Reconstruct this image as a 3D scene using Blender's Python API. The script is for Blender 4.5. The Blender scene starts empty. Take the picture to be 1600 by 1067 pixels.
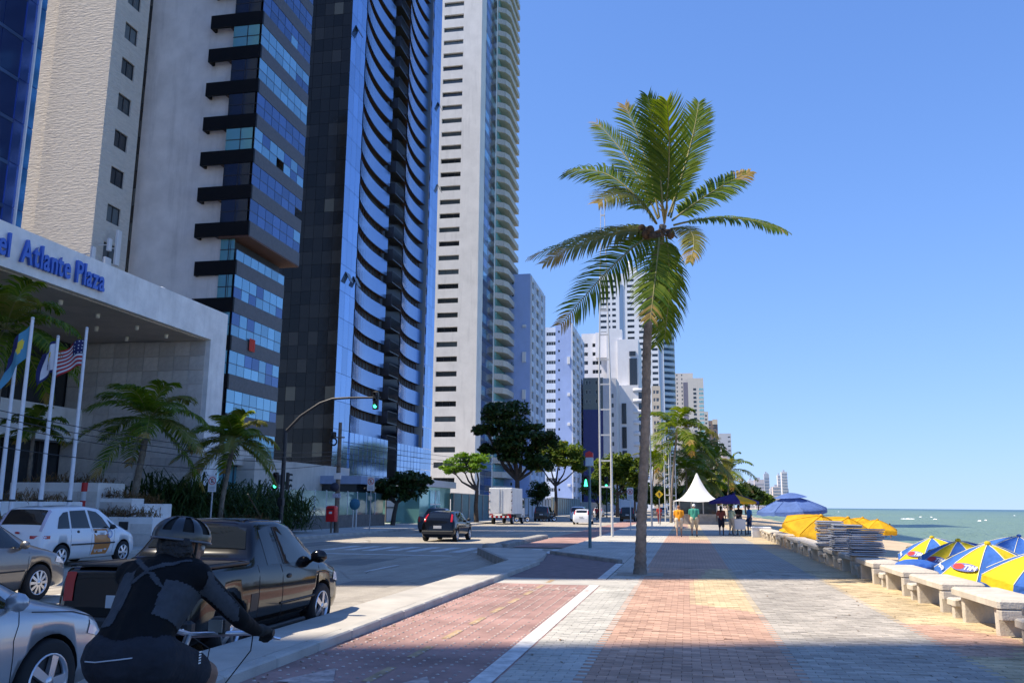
import bpy, bmesh, math, random
from mathutils import Vector, Matrix
random.seed(7)
R = math.radians
scene = bpy.context.scene
col = scene.collection

# ------------------------------------------------------------------ camera
FPX, IW, IH = 1350.0, 1600.0, 1067.0
PITCH, YAW, ROLL = math.atan(256.0 / FPX), R(11.3), R(0.48)
CAM = Vector((0.0, 0.0, 1.6))
fwd = Vector((-math.sin(YAW) * math.cos(PITCH), math.cos(YAW) * math.cos(PITCH), math.sin(PITCH)))
rgt0 = Vector((math.cos(YAW), math.sin(YAW), 0.0))
up0 = rgt0.cross(fwd)
rgt = rgt0 * math.cos(ROLL) + up0 * math.sin(ROLL)
upv = up0 * math.cos(ROLL) - rgt0 * math.sin(ROLL)
cd = bpy.data.cameras.new('camera')
cam = bpy.data.objects.new('camera', cd)
col.objects.link(cam)
cd.sensor_width = 36.0
cd.lens = FPX / IW * 36.0
cd.clip_start = 0.1
cd.clip_end = 60000.0
m = Matrix((rgt, upv, -fwd)).transposed().to_4x4()
m.translation = CAM
cam.matrix_world = m
scene.camera = cam

# ------------------------------------------------------------------ sky, sun, exposure
SUN_AZ, SUN_EL = R(17.0), R(55.0)          # light travels towards (cos az, sin az)
tosun = Vector((-math.cos(SUN_AZ) * math.cos(SUN_EL), -math.sin(SUN_AZ) * math.cos(SUN_EL), math.sin(SUN_EL)))
world = bpy.data.worlds.new('World')
scene.world = world
world.use_nodes = True
wn, wl = world.node_tree.nodes, world.node_tree.links
bg = wn.get('Background')
sky = wn.new('ShaderNodeTexSky')
sky.sky_type = 'NISHITA'
sky.sun_disc = False
sky.sun_elevation = SUN_EL
sky.sun_rotation = math.atan2(tosun.x, tosun.y)
sky.air_density = 1.0
sky.dust_density = 0.0
sky.ozone_density = 2.0
sky.altitude = 0.0
# one tone curve over the whole sky: the camera's roll-off of bright, pale air, and its cool white balance
def vmath(op, a_, b_=None):
    n = wn.new('ShaderNodeVectorMath'); n.operation = op
    wl.new(a_, n.inputs[0])
    if b_ is not None:
        if hasattr(b_, 'links'): wl.new(b_, n.inputs[1])
        else: n.inputs[1].default_value = b_
    return n.outputs[0]
soft = vmath('DIVIDE', sky.outputs[0], vmath('ADD', vmath('MULTIPLY', sky.outputs[0], (0.19, 0.19, 0.19)), (1, 1, 1)))
wl.new(vmath('MULTIPLY', soft, (0.85, 1.21, 2.02)), bg.inputs[0])
bg.inputs[1].default_value = 0.125
sd = bpy.data.lights.new('sun', 'SUN')
sd.energy = 5.0
sd.angle = R(0.53)
sd.color = (1.0, 0.89, 0.72)
sun = bpy.data.objects.new('sun', sd)
sun.rotation_euler = tosun.to_track_quat('Z', 'Y').to_euler()
sun.location = tosun * 300
col.objects.link(sun)
vs = scene.view_settings
vs.view_transform = 'Standard'
vs.look = 'None'
vs.gamma = 1.0
vs.use_curve_mapping = False
vs.exposure = 0.72
scene.render.engine = 'CYCLES'

# ------------------------------------------------------------------ helpers
def ray(x, y): return fwd * FPX + rgt * (x - IW / 2) + upv * (IH / 2 - y)
def at_z(x, y, z=0.0):
    d = ray(x, y); return CAM + d * ((z - CAM.z) / d.z)
def at_x(x, y, X):
    d = ray(x, y); return CAM + d * (X / d.x)
def at_y(x, y, Y):
    d = ray(x, y); return CAM + d * (Y / d.y)
def at_d(x, y, dist):
    return CAM + ray(x, y) * (dist / FPX)

class MB:
    def __init__(s): s.v = []; s.f = []; s.m = []; s.sm = []
    def add(s, vs, fs, mi=0, smooth=False):
        o = len(s.v); s.v += [tuple(p) for p in vs]
        for f in fs:
            s.f.append(tuple(i + o for i in f)); s.m.append(mi); s.sm.append(smooth)
        return s
    def box(s, x0, x1, y0, y1, z0, z1, mi=0):
        return s.add([(x0, y0, z0), (x1, y0, z0), (x1, y1, z0), (x0, y1, z0), (x0, y0, z1), (x1, y0, z1), (x1, y1, z1), (x0, y1, z1)],
              [(0, 3, 2, 1), (4, 5, 6, 7), (0, 1, 5, 4), (1, 2, 6, 5), (2, 3, 7, 6), (3, 0, 4, 7)], mi)
    def bbox(s, x0, x1, y0, y1, z0, z1, b=0.02, mi=0):
        """box with bevelled vertical and top edges"""
        pts = [(x0 + b, y0), (x1 - b, y0), (x1, y0 + b), (x1, y1 - b), (x1 - b, y1), (x0 + b, y1), (x0, y1 - b), (x0, y0 + b)]
        cx, cy = (x0 + x1) / 2, (y0 + y1) / 2
        def ins(p): return (p[0] + (b if p[0] < cx else -b) , p[1] + (b if p[1] < cy else -b))
        v = [(p[0], p[1], z0) for p in pts] + [(p[0], p[1], z1 - b) for p in pts] + [ins(p) + (z1,) for p in pts]
        f = []
        for k in (0, 8):
            for i in range(8): f.append((k + i, k + (i + 1) % 8, k + 8 + (i + 1) % 8, k + 8 + i))
        f += [tuple(range(16, 24)), tuple(reversed(range(8)))]
        return s.add(v, f, mi)
    def quad(s, a, b, c, d, mi=0, smooth=False): return s.add([a, b, c, d], [(0, 1, 2, 3)], mi, smooth)
    def prism(s, pts, z0, z1, mi=0):
        n = len(pts)
        v = [(p[0], p[1], z0) for p in pts] + [(p[0], p[1], z1) for p in pts]
        f = [tuple(reversed(range(n))), tuple(range(n, 2 * n))] + [(i, (i + 1) % n, n + (i + 1) % n, n + i) for i in range(n)]
        return s.add(v, f, mi)
    def extr(s, pts, d, mi=0):
        """extrude planar 3d polygon along vector d"""
        n = len(pts); d = Vector(d)
        v = [Vector(p) for p in pts] + [Vector(p) + d for p in pts]
        f = [tuple(reversed(range(n))), tuple(range(n, 2 * n))] + [(i, (i + 1) % n, n + (i + 1) % n, n + i) for i in range(n)]
        return s.add(v, f, mi)
    def tube(s, pts, rad, n=8, mi=0, caps=True, smooth=True):
        pts = [Vector(p) for p in pts]; k = len(pts)
        if not hasattr(rad, '__len__'): rad = [rad] * k
        v = []; ref = None
        for i, p in enumerate(pts):
            t = (pts[min(i + 1, k - 1)] - pts[max(i - 1, 0)])
            if t.length < 1e-9: t = Vector((0, 0, 1))
            t.normalize()
            if ref is None: ref = Vector((1, 0, 0)) if abs(t.x) < 0.9 else Vector((0, 1, 0))
            a = (ref - t * ref.dot(t)).normalized(); b = t.cross(a); ref = a
            for j in range(n):
                w = 2 * math.pi * j / n
                v.append(p + (a * math.cos(w) + b * math.sin(w)) * rad[i])
        f = []
        for i in range(k - 1):
            for j in range(n):
                f.append((i * n + j, i * n + (j + 1) % n, (i + 1) * n + (j + 1) % n, (i + 1) * n + j))
        s.add(v, f, mi, smooth)
        if caps: s.add(v[:n], [tuple(reversed(range(n)))], mi); s.add(v[-n:], [tuple(range(n))], mi)
        return s
    def lathe(s, prof, c=(0, 0, 0), n=16, axis='z', mi=0, smooth=True):
        c = Vector(c); v = []
        for (r, h) in prof:
            for j in range(n):
                w = 2 * math.pi * j / n
                q = (r * math.cos(w), r * math.sin(w), h)
                if axis == 'x': q = (h, r * math.cos(w), r * math.sin(w))
                if axis == 'y': q = (r * math.cos(w), h, -r * math.sin(w))
                v.append(c + Vector(q))
        f = []
        for i in range(len(prof) - 1):
            for j in range(n):
                f.append((i * n + j, i * n + (j + 1) % n, (i + 1) * n + (j + 1) % n, (i + 1) * n + j))
        return s.add(v, f, mi, smooth)
    def ball(s, c, r, n=10, mi=0, sc=(1, 1, 1)):
        c = Vector(c); v = []; k = max(4, n // 2)
        for i in range(k + 1):
            a = math.pi * i / k
            for j in range(n):
                w = 2 * math.pi * j / n
                v.append(c + Vector((r * sc[0] * math.sin(a) * math.cos(w), r * sc[1] * math.sin(a) * math.sin(w), -r * sc[2] * math.cos(a))))
        f = [(i * n + j, i * n + (j + 1) % n, (i + 1) * n + (j + 1) % n, (i + 1) * n + j) for i in range(k) for j in range(n)]
        return s.add(v, f, mi, True)
    def mesh(s, name, mats):
        me = bpy.data.meshes.new(name)
        me.from_pydata(s.v, [], s.f)
        for mt in (mats if isinstance(mats, (list, tuple)) else [mats]): me.materials.append(mt)
        me.polygons.foreach_set('material_index', s.m)
        me.polygons.foreach_set('use_smooth', s.sm)
        me.update()
        return me
    def build(s, name, mats, parent=None, loc=None, rz=0.0):
        return put(name, s.mesh(name, mats), parent, loc, rz)

def put(name, me, parent=None, loc=None, rz=0.0):
    o = bpy.data.objects.new(name, me)
    col.objects.link(o)
    if parent is not None: o.parent = parent
    if loc is not None: o.location = loc
    if rz: o.rotation_euler = (0, 0, rz)
    return o
def tag(o, label=None, cat=None, group=None, kind=None):
    if label: o['label'] = label
    if cat: o['category'] = cat
    if group: o['group'] = group
    if kind: o['kind'] = kind
    return o
def thing(name, label, cat, loc=(0, 0, 0), rz=0.0, group=None):
    o = bpy.data.objects.new(name, None)
    o.empty_display_size = 0.2
    col.objects.link(o); o.location = loc; o.rotation_euler = (0, 0, rz)
    return tag(o, label, cat, group)
def struct(o, kind='structure'): o['kind'] = kind; return o
def copy_tree(o, parent=None):
    c = o.copy(); col.objects.link(c); c.parent = parent
    for ch in list(KIDS(o)): copy_tree(ch, c)
    return c
def KIDS(o): return [x for x in o.children]

# ------------------------------------------------------------------ materials
MATS = {}
def newmat(name):
    mt = bpy.data.materials.new(name); mt.use_nodes = True
    nt = mt.node_tree
    return mt, nt, nt.nodes['Principled BSDF'], nt.nodes, nt.links
def pm(name, c, rough=0.6, metal=0.0, var=0.08, scale=3.0, bump=0.0, bscale=40.0, spec=0.5, coat=0.0, coord='Object', island=0.0, stain=0.0, bdist=0.02, emit=0.0, objvar=0.0):
    """principled material with noise colour variation, optional stains, per-piece variation and fine bump"""
    if name in MATS: return MATS[name]
    mt, nt, b, N, L = newmat(name)
    b.inputs['Roughness'].default_value = rough; b.inputs['Metallic'].default_value = metal
    b.inputs['Specular IOR Level'].default_value = spec
    if coat: b.inputs['Coat Weight'].default_value = coat; b.inputs['Coat Roughness'].default_value = 0.04
    tc = N.new('ShaderNodeTexCoord')
    out = None
    def ramp_val(src, lo, hi):
        mr = N.new('ShaderNodeMapRange'); mr.inputs[3].default_value = lo; mr.inputs[4].default_value = hi
        L.new(src, mr.inputs[0]); return mr.outputs[0]
    vals = []
    if var:
        nz = N.new('ShaderNodeTexNoise'); nz.inputs['Scale'].default_value = scale; nz.inputs['Detail'].default_value = 6; nz.inputs['Roughness'].default_value = 0.65
        L.new(tc.outputs[coord], nz.inputs['Vector'])
        mr = N.new('ShaderNodeMapRange'); mr.inputs[1].default_value = 0.3; mr.inputs[2].default_value = 0.7
        mr.inputs[3].default_value = 1 - var * 1.6; mr.inputs[4].default_value = 1 + var
        L.new(nz.outputs['Fac'], mr.inputs[0]); vals.append(mr.outputs[0])
    if stain:
        mp = N.new('ShaderNodeMapping'); mp.inputs['Scale'].default_value = (1.1, 1.1, 0.12)
        L.new(tc.outputs[coord], mp.inputs[0])
        nz = N.new('ShaderNodeTexNoise'); nz.inputs['Scale'].default_value = 0.8; nz.inputs['Detail'].default_value = 8; nz.inputs['Roughness'].default_value = 0.7
        L.new(mp.outputs[0], nz.inputs['Vector'])
        mr = N.new('ShaderNodeMapRange'); mr.inputs[1].default_value = 0.52; mr.inputs[2].default_value = 0.72
        mr.inputs[3].default_value = 1; mr.inputs[4].default_value = 1 - stain
        L.new(nz.outputs['Fac'], mr.inputs[0]); vals.append(mr.outputs[0])
    if island:
        g = N.new('ShaderNodeNewGeometry'); vals.append(ramp_val(g.outputs['Random Per Island'], 1 - island, 1 + island))
    if objvar:
        g = N.new('ShaderNodeObjectInfo'); vals.append(ramp_val(g.outputs['Random'], 1 - objvar, 1 + objvar))
    cur = None
    for v in vals:
        if cur is None: cur = v
        else:
            mm = N.new('ShaderNodeMath'); mm.operation = 'MULTIPLY'; L.new(cur, mm.inputs[0]); L.new(v, mm.inputs[1]); cur = mm.outputs[0]
    if cur is not None:
        mx = N.new('ShaderNodeVectorMath'); mx.operation = 'SCALE'
        mx.inputs[0].default_value = c[:3]
        L.new(cur, mx.inputs['Scale']); L.new(mx.outputs[0], b.inputs['Base Color'])
    else:
        b.inputs['Base Color'].default_value = (*c[:3], 1)
    if bump:
        nz = N.new('ShaderNodeTexNoise'); nz.inputs['Scale'].default_value = bscale; nz.inputs['Detail'].default_value = 4
        L.new(tc.outputs[coord], nz.inputs['Vector'])
        bp = N.new('ShaderNodeBump'); bp.inputs['Strength'].default_value = bump; bp.inputs['Distance'].default_value = bdist
        L.new(nz.outputs['Fac'], bp.inputs['Height']); L.new(bp.outputs[0], b.inputs['Normal'])
    if emit:
        b.inputs['Emission Color'].default_value = (*c[:3], 1); b.inputs['Emission Strength'].default_value = emit
    MATS[name] = mt
    return mt
def glassy(name, c, rough=0.05, metal=0.0, var=0.1, objvar=0.15, wob=0.15, spec=0.8, wscale=0.7):
    """opaque reflecting facade glass, slightly wavy so that reflections break from pane to pane"""
    if name in MATS: return MATS[name]
    mt, nt, b, N, L = newmat(name)
    b.inputs['Roughness'].default_value = rough; b.inputs['Metallic'].default_value = metal; b.inputs['Specular IOR Level'].default_value = spec
    oi = N.new('ShaderNodeObjectInfo'); tc = N.new('ShaderNodeTexCoord')
    nz = N.new('ShaderNodeTexNoise'); nz.inputs['Scale'].default_value = 0.35; nz.inputs['Detail'].default_value = 3
    L.new(tc.outputs['Object'], nz.inputs['Vector'])
    a = N.new('ShaderNodeMapRange'); a.inputs[3].default_value = 1 - objvar; a.inputs[4].default_value = 1 + objvar
    L.new(oi.outputs['Random'], a.inputs[0])
    d = N.new('ShaderNodeMapRange'); d.inputs[3].default_value = 1 - var; d.inputs[4].default_value = 1 + var
    L.new(nz.outputs['Fac'], d.inputs[0])
    mm = N.new('ShaderNodeMath'); mm.operation = 'MULTIPLY'; L.new(a.outputs[0], mm.inputs[0]); L.new(d.outputs[0], mm.inputs[1])
    sc = N.new('ShaderNodeVectorMath'); sc.operation = 'SCALE'; sc.inputs[0].default_value = c[:3]
    L.new(mm.outputs[0], sc.inputs['Scale']); L.new(sc.outputs[0], b.inputs['Base Color'])
    n2 = N.new('ShaderNodeTexNoise'); n2.inputs['Scale'].default_value = wscale; n2.inputs['Detail'].default_value = 1
    L.new(tc.outputs['Object'], n2.inputs['Vector'])
    bp = N.new('ShaderNodeBump'); bp.inputs['Strength'].default_value = wob; bp.inputs['Distance'].default_value = 0.05
    L.new(n2.outputs['Fac'], bp.inputs['Height']); L.new(bp.outputs[0], b.inputs['Normal'])
    MATS[name] = mt
    return mt
def leafmat(name, c, c2, trans=0.35, rough=0.45, dry=None):
    """leaf: two greens by leaf, light passing through"""
    if name in MATS: return MATS[name]
    mt, nt, b, N, L = newmat(name)
    out = N['Material Output']
    g = N.new('ShaderNodeNewGeometry')
    cr = N.new('ShaderNodeValToRGB')
    cr.color_ramp.elements[0].color = (*c, 1); cr.color_ramp.elements[1].color = (*c2, 1)
    if dry:
        e = cr.color_ramp.elements.new(0.93); e.color = (*c2, 1)
        cr.color_ramp.elements[-1].color = (*dry, 1)
    L.new(g.outputs['Random Per Island'], cr.inputs[0])
    L.new(cr.outputs[0], b.inputs['Base Color'])
    b.inputs['Roughness'].default_value = rough; b.inputs['Specular IOR Level'].default_value = 0.18
    tr = N.new('ShaderNodeBsdfTranslucent'); hs = N.new('ShaderNodeHueSaturation')
    hs.inputs['Saturation'].default_value = 1.15; hs.inputs['Value'].default_value = 1.5; hs.inputs['Hue'].default_value = 0.48
    L.new(cr.outputs[0], hs.inputs['Color']); L.new(hs.outputs[0], tr.inputs['Color'])
    mx = N.new('ShaderNodeMixShader'); mx.inputs[0].default_value = trans
    L.new(b.outputs[0], mx.inputs[1]); L.new(tr.outputs[0], mx.inputs[2]); L.new(mx.outputs[0], out.inputs['Surface'])
    MATS[name] = mt
    return mt
WS = bpy.data.scenes.new('workshop')            # scratch scene in which modifiers and text are evaluated, removed at the end
def evaluated_mesh(objs):
    for o in objs: WS.collection.objects.link(o)
    vl = WS.view_layers[0]; vl.update()
    return bpy.data.meshes.new_from_object(objs[0].evaluated_get(vl.depsgraph))
TXC = {}
def text_mesh(txt, size, depth, mat, name, bold=0.0):
    """flat or raised lettering as a mesh in its own xy plane, centred at its left baseline"""
    key = (txt, size, depth, mat.name, name, bold)
    if key in TXC: return TXC[key]
    cu = bpy.data.curves.new('txt', 'FONT'); cu.body = txt; cu.size = size; cu.extrude = depth; cu.offset = bold
    cu.resolution_u = 3
    o = bpy.data.objects.new('txt', cu)
    me = evaluated_mesh([o])
    bpy.data.objects.remove(o); bpy.data.curves.remove(cu)
    me.name = name; me.materials.clear(); me.materials.append(mat)
    TXC[key] = me
    return me
def orient(o, origin, xdir, ydir):
    x = Vector(xdir).normalized(); y = Vector(ydir); y = (y - x * y.dot(x)).normalized(); z = x.cross(y)
    mm = Matrix((x, y, z)).transposed().to_4x4(); mm.translation = Vector(origin)
    o.matrix_basis = mm
    return o

# ================================================================== GROUND
def brickmat(name, c, cm, bw, bh, mort=0.012, var=0.12, rough=0.85, bump=0.5, rot=0.0, coord='Object'):
    if name in MATS: return MATS[name]
    mt, nt, b, N, L = newmat(name)
    tc = N.new('ShaderNodeTexCoord'); mp = N.new('ShaderNodeMapping'); mp.inputs['Rotation'].default_value = (0, 0, rot)
    L.new(tc.outputs[coord], mp.inputs[0])
    bt = N.new('ShaderNodeTexBrick'); bt.inputs['Scale'].default_value = 1.0
    bt.inputs['Brick Width'].default_value = bw; bt.inputs['Row Height'].default_value = bh; bt.inputs['Mortar Size'].default_value = mort
    bt.inputs['Color1'].default_value = (*[x * (1 - var) for x in c], 1); bt.inputs['Color2'].default_value = (*[x * (1 + var) for x in c], 1)
    bt.inputs['Mortar'].default_value = (*cm, 1); bt.inputs['Bias'].default_value = 0.0
    L.new(mp.outputs[0], bt.inputs['Vector'])
    nz = N.new('ShaderNodeTexNoise'); nz.inputs['Scale'].default_value = 0.6; nz.inputs['Detail'].default_value = 7
    L.new(tc.outputs[coord], nz.inputs['Vector'])
    mr = N.new('ShaderNodeMapRange'); mr.inputs[1].default_value = 0.3; mr.inputs[2].default_value = 0.7; mr.inputs[3].default_value = 0.82; mr.inputs[4].default_value = 1.12
    L.new(nz.outputs['Fac'], mr.inputs[0])
    sc = N.new('ShaderNodeVectorMath'); sc.operation = 'SCALE'; L.new(bt.outputs['Color'], sc.inputs[0]); L.new(mr.outputs[0], sc.inputs['Scale'])
    L.new(sc.outputs[0], b.inputs['Base Color']); b.inputs['Roughness'].default_value = rough
    bp = N.new('ShaderNodeBump'); bp.inputs['Strength'].default_value = bump; bp.inputs['Distance'].default_value = 0.01; bp.invert = True
    L.new(bt.outputs['Fac'], bp.inputs['Height']); L.new(bp.outputs[0], b.inputs['Normal'])
    MATS[name] = mt
    return mt
RED, GRY, SND, PAL = (0.48, 0.30, 0.215), (0.385, 0.35, 0.30), (0.54, 0.42, 0.25), (0.46, 0.44, 0.39)
def asphalt_mat(name, c):
    mt, nt, b, N, L = newmat(name); tc = N.new('ShaderNodeTexCoord'); cur = None
    def layer(scale3, detail, lo, hi, p0, p1, kind='noise'):
        mp = N.new('ShaderNodeMapping'); mp.inputs['Scale'].default_value = scale3; L.new(tc.outputs['Object'], mp.inputs[0])
        if kind == 'noise':
            nz = N.new('ShaderNodeTexNoise'); nz.inputs['Scale'].default_value = 1.0; nz.inputs['Detail'].default_value = detail; nz.inputs['Roughness'].default_value = 0.7; src = nz.outputs['Fac']
        else:
            nz = N.new('ShaderNodeTexVoronoi'); nz.feature = 'DISTANCE_TO_EDGE'; nz.inputs['Scale'].default_value = 1.0; src = nz.outputs['Distance']
        L.new(mp.outputs[0], nz.inputs['Vector'])
        mr = N.new('ShaderNodeMapRange'); mr.inputs[1].default_value = p0; mr.inputs[2].default_value = p1; mr.inputs[3].default_value = lo; mr.inputs[4].default_value = hi; L.new(src, mr.inputs[0]); return mr.outputs[0], src
    parts = [layer((.25, .12, 1), 6, .78, 1.12, .32, .68), layer((1.6, .05, 1), 4, .84, 1.06, .35, .62), layer((3, 3, 3), 5, .9, 1.06, .35, .65), layer((45, 45, 45), 2, .72, 1.22, .3, .7), layer((.9, .5, 1), 6, 1.0, .62, .62, .78), layer((.35, .22, 1), 0, .74, 1.0, .0, .012, 'voronoi')]
    for v, _ in parts:
        if cur is None: cur = v
        else: mm = N.new('ShaderNodeMath'); mm.operation = 'MULTIPLY'; L.new(cur, mm.inputs[0]); L.new(v, mm.inputs[1]); cur = mm.outputs[0]
    sc = N.new('ShaderNodeVectorMath'); sc.operation = 'SCALE'; sc.inputs[0].default_value = c; L.new(cur, sc.inputs['Scale']); L.new(sc.outputs[0], b.inputs['Base Color'])
    b.inputs['Roughness'].default_value = .88
    bp = N.new('ShaderNodeBump'); bp.inputs['Strength'].default_value = .5; bp.inputs['Distance'].default_value = .01; L.new(parts[3][1], bp.inputs['Height']); L.new(bp.outputs[0], b.inputs['Normal'])
    return mt
asph = asphalt_mat('asphalt', (0.39, 0.35, 0.29))
earth = pm('earth', (0.16, 0.15, 0.13), 0.95, var=0.2, scale=0.1)
conc = pm('concrete', (0.42, 0.40, 0.36), 0.9, var=0.14, scale=1.2, bump=0.4, bscale=50)
conc_dk = pm('concrete_worn', (0.30, 0.285, 0.26), 0.9, var=0.2, scale=2.0, bump=0.5, bscale=40)
lane_m = pm('lane_red', (0.36, 0.215, 0.185), 0.85, var=0.3, scale=0.9, bump=0.35, bscale=70)
white_p = pm('road_paint', (0.62, 0.61, 0.58), 0.8, var=0.25, scale=5.0)
faded_p = pm('paint_faded', (0.47, 0.37, 0.33), 0.85, var=0.35, scale=7.0)
yellow_p = pm('lane_paint_yellow', (0.43, 0.30, 0.17), 0.8, var=0.3, scale=5.0)
joint_m = pm('joint_sand', (0.34, 0.30, 0.25), 0.95, var=0.2, scale=3.0)

g = MB(); g.quad((-4000, -400, -0.17), (4.9, -400, -0.17), (4.9, 9000, -0.17), (-4000, 9000, -0.17))
struct(g.build('ground', earth))
g = MB(); g.quad((-18.6, -200, -0.13), (-4.4, -200, -0.13), (-4.4, 2500, -0.13), (-18.6, 2500, -0.13))
road = struct(g.build('road', asph))
# painted markings on the road
mk = MB()
def strip(x0, x1, y0, y1, z, b=mk, mi=0): b.quad((x0, y0, z), (x1, y0, z), (x1, y1, z), (x0, y1, z), mi)
for i in range(11): strip(-13.9 + i * 0.86, -13.45 + i * 0.86, 32.0 + (0.25 if i % 2 else 0), 35.6, -0.126)
mk.build('crossing_stripes', white_p, road)
for (lx, y0, n) in ((-8.3, 15, 12), (-11.7, 14, 14), (-15.0, 16, 12)):
    for i in range(n):
        y = y0 + i * 7.2
        if 30 < y < 36.5 or 28.5 < y + 2.6 < 36: continue
        b = MB(); strip(lx - 0.06, lx + 0.06, y, y + 2.6, -0.126, b); b.build('lane_dash', white_p, road)
b = MB(); strip(-15.0, -8.0, 29.6, 29.95, -0.126, b); b.build('stop_line', white_p, road)
# cracks and tar repairs
tar = pm('tar_patch', (0.10, 0.095, 0.09), 0.85, var=0.1)
for i in range(7):
    x = random.uniform(-14, -6); y = random.uniform(12, 45); b = MB(); pts = []
    for k in range(7): pts.append((x + random.uniform(-.12, .12), y + k * random.uniform(.3, .6)))
    for k in range(6):
        b.quad((pts[k][0], pts[k][1], -0.1265), (pts[k][0] + 0.03, pts[k][1], -0.1265), (pts[k + 1][0] + 0.03, pts[k + 1][1], -0.1265), (pts[k + 1][0], pts[k + 1][1], -0.1265))
    struct(b.build('tar_seam', tar, road))

# pavement on the far side with kerb stones
lp = MB()
lp.prism([(-60, -60), (-18.75, -60), (-18.75, 700), (-60, 700)], -0.16, 0.0)
lpav = struct(lp.build('pavement', pm('pavement_cement', (0.44, 0.42, 0.38), 0.9, var=0.18, scale=0.6, bump=0.3)))
kb = MB().bbox(-0.075, 0.075, -0.49, 0.49, -0.16, 0.012, 0.012).mesh('kerb_stone', conc)
for i in range(70):
    y = 8 + i
    put('kerb_stone', kb, lpav, (-18.68, y + 0.5, 0))

# buffer strip between road and bike lane
bf = MB()
bf.prism([(-4.95, -6), (-4.2, -6), (-4.2, 26.0), (-4.6, 29.2), (-4.95, 30.3), (-6.9, 31.5), (-7.35, 31.0), (-4.95, 24.6)], -0.16, 0.10)
buf = struct(bf.build('kerb_strip', pm('strip_cement', (0.45, 0.42, 0.37), 0.9, var=0.16, scale=0.9, bump=0.4, bscale=60)))
k2 = MB().bbox(-0.085, 0.085, -0.492, 0.492, -0.16, 0.108, 0.018).mesh('kerb_stone', conc)
for i in range(24):
    o = put('kerb_stone', k2, buf, (-4.11 + random.uniform(-.004, .004), 0.9 + i, random.uniform(-.004, .004)))
def kerb_run(a, b_, parent, z=0.11, mat=conc_dk, w=0.15):
    a = Vector(a); b_ = Vector(b_); d = b_ - a; n = max(1, round(d.length)); ang = math.atan2(-d.x, d.y)
    me = MB().bbox(-w / 2, w / 2, -d.length / n / 2 + 0.006, d.length / n / 2 - 0.006, -0.16, z, 0.015).mesh('kerb_stone', mat)
    for i in range(n):
        p = a + d * ((i + 0.5) / n); put('kerb_stone', me, parent, (p.x, p.y, random.uniform(-.004, .004)), ang)
kerb_run((-5.03, 24.6), (-7.35, 31.1), buf, 0.115)

# bike lane
bl = MB()
strip(-4.03, -1.78, -6, 18.4, 0.0, bl, 0)
strip(-4.19, -1.06, 18.4, 19.9, 0.0, bl, 1)
bl.add([(-4.03, 19.9, 0), (-1.9, 19.9, 0), (-1.85, 25.6, 0), (-4.5, 29.9, 0), (-5.2, 31.5, -0.05), (-4.35, 25, 0)], [(0, 1, 2, 3, 4, 5)], 2)
bl.add([(-7.2, 36.4, -0.1), (-4.75, 36.4, -0.1), (-4.75, 120, -0.1), (-7.2, 120, -0.1)], [(0, 1, 2, 3)], 0)
lane = struct(bl.build('bike_lane', [lane_m, conc, pm('lane_dark', (0.2, 0.14, 0.14), 0.85, var=0.2)]))
b = MB()
strip(-2.0, -1.80, -6, 18.4, 0.006, b); strip(-2.0, -1.80, 19.9, 25.4, 0.006, b)
b.build('edge_line', white_p, lane)
b = MB()
for i in range(10): strip(-2.98, -2.88, 6.6 + i * 1.35, 7.35 + i * 1.35, 0.005, b)
b.build('centre_dash', yellow_p, lane)
b = MB()
for j in range(70):
    for i in range(12):
        x = -3.93 + i * 0.172 + random.uniform(-.004, .004); y = 6.2 + j * 0.172
        if y > 18.2 or random.random() < 0.07: continue
        b.lathe([(0.020, 0.002), (0.015, 0.010), (0.001, 0.012)], (x, y, 0), 6, smooth=False)
struct(b.build('lane_studs', pm('stud_white', (0.52, 0.43, 0.38), 0.7, var=0.35, scale=4), lane), 'stuff')
def flat_ring(b, cx, cy, r, w, z, n=20, a0=0.0, a1=2 * math.pi):
    for k in range(n):
        t0 = a0 + (a1 - a0) * k / n; t1 = a0 + (a1 - a0) * (k + 1) / n
        b.quad((cx + (r - w) * math.cos(t0), cy + (r - w) * math.sin(t0), z), (cx + r * math.cos(t0), cy + r * math.sin(t0), z),
               (cx + r * math.cos(t1), cy + r * math.sin(t1), z), (cx + (r - w) * math.cos(t1), cy + (r - w) * math.sin(t1), z))
def flat_line(b, p, q, w, z):
    p = Vector(p); q = Vector(q); d = (q - p); n = Vector((-d.y, d.x)).normalized() * w / 2
    b.quad((p.x - n.x, p.y - n.y, z), (q.x - n.x, q.y - n.y, z), (q.x + n.x, q.y + n.y, z), (p.x + n.x, p.y + n.y, z))
def bike_icon(cx, cy, s):
    b = MB(); z = 0.0085
    flat_ring(b, cx - 0.27 * s, cy, 0.2 * s, 0.045, z); flat_ring(b, cx + 0.27 * s, cy, 0.2 * s, 0.045, z + 0.0004)
    P_ = [(-0.27, 0), (-0.08, 0.27), (0.2, 0.27), (0.0, 0.0), (0.27, 0), (0.17, 0.4)]
    for i, (p, q) in enumerate(((0, 1), (1, 3), (3, 0), (1, 2), (2, 3), (4, 5))):
        flat_line(b, (cx + P_[p][0] * s, cy + P_[p][1] * s * 1.2), (cx + P_[q][0] * s, cy + P_[q][1] * s * 1.2), 0.045, z + 0.0008 + i * 0.0003)
    b.build('bicycle_marking', faded_p, lane)
bike_icon(-3.5, 17.0, 1.25); bike_icon(-2.45, 17.1, 1.25)
for (ax, ay) in ((-3.45, 7.75), (-2.45, 7.55)):
    b = MB(); b.add([(ax - .11, ay - 1.2, .0085), (ax + .11, ay - 1.2, .0085), (ax + .11, ay, .0085), (ax + .28, ay, .0085), (ax, ay + .75, .0085), (ax - .28, ay, .0085), (ax - .11, ay, .0085)], [(0, 1, 2, 3, 4, 5, 6)])
    b.build('arrow_marking', faded_p, lane)
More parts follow.
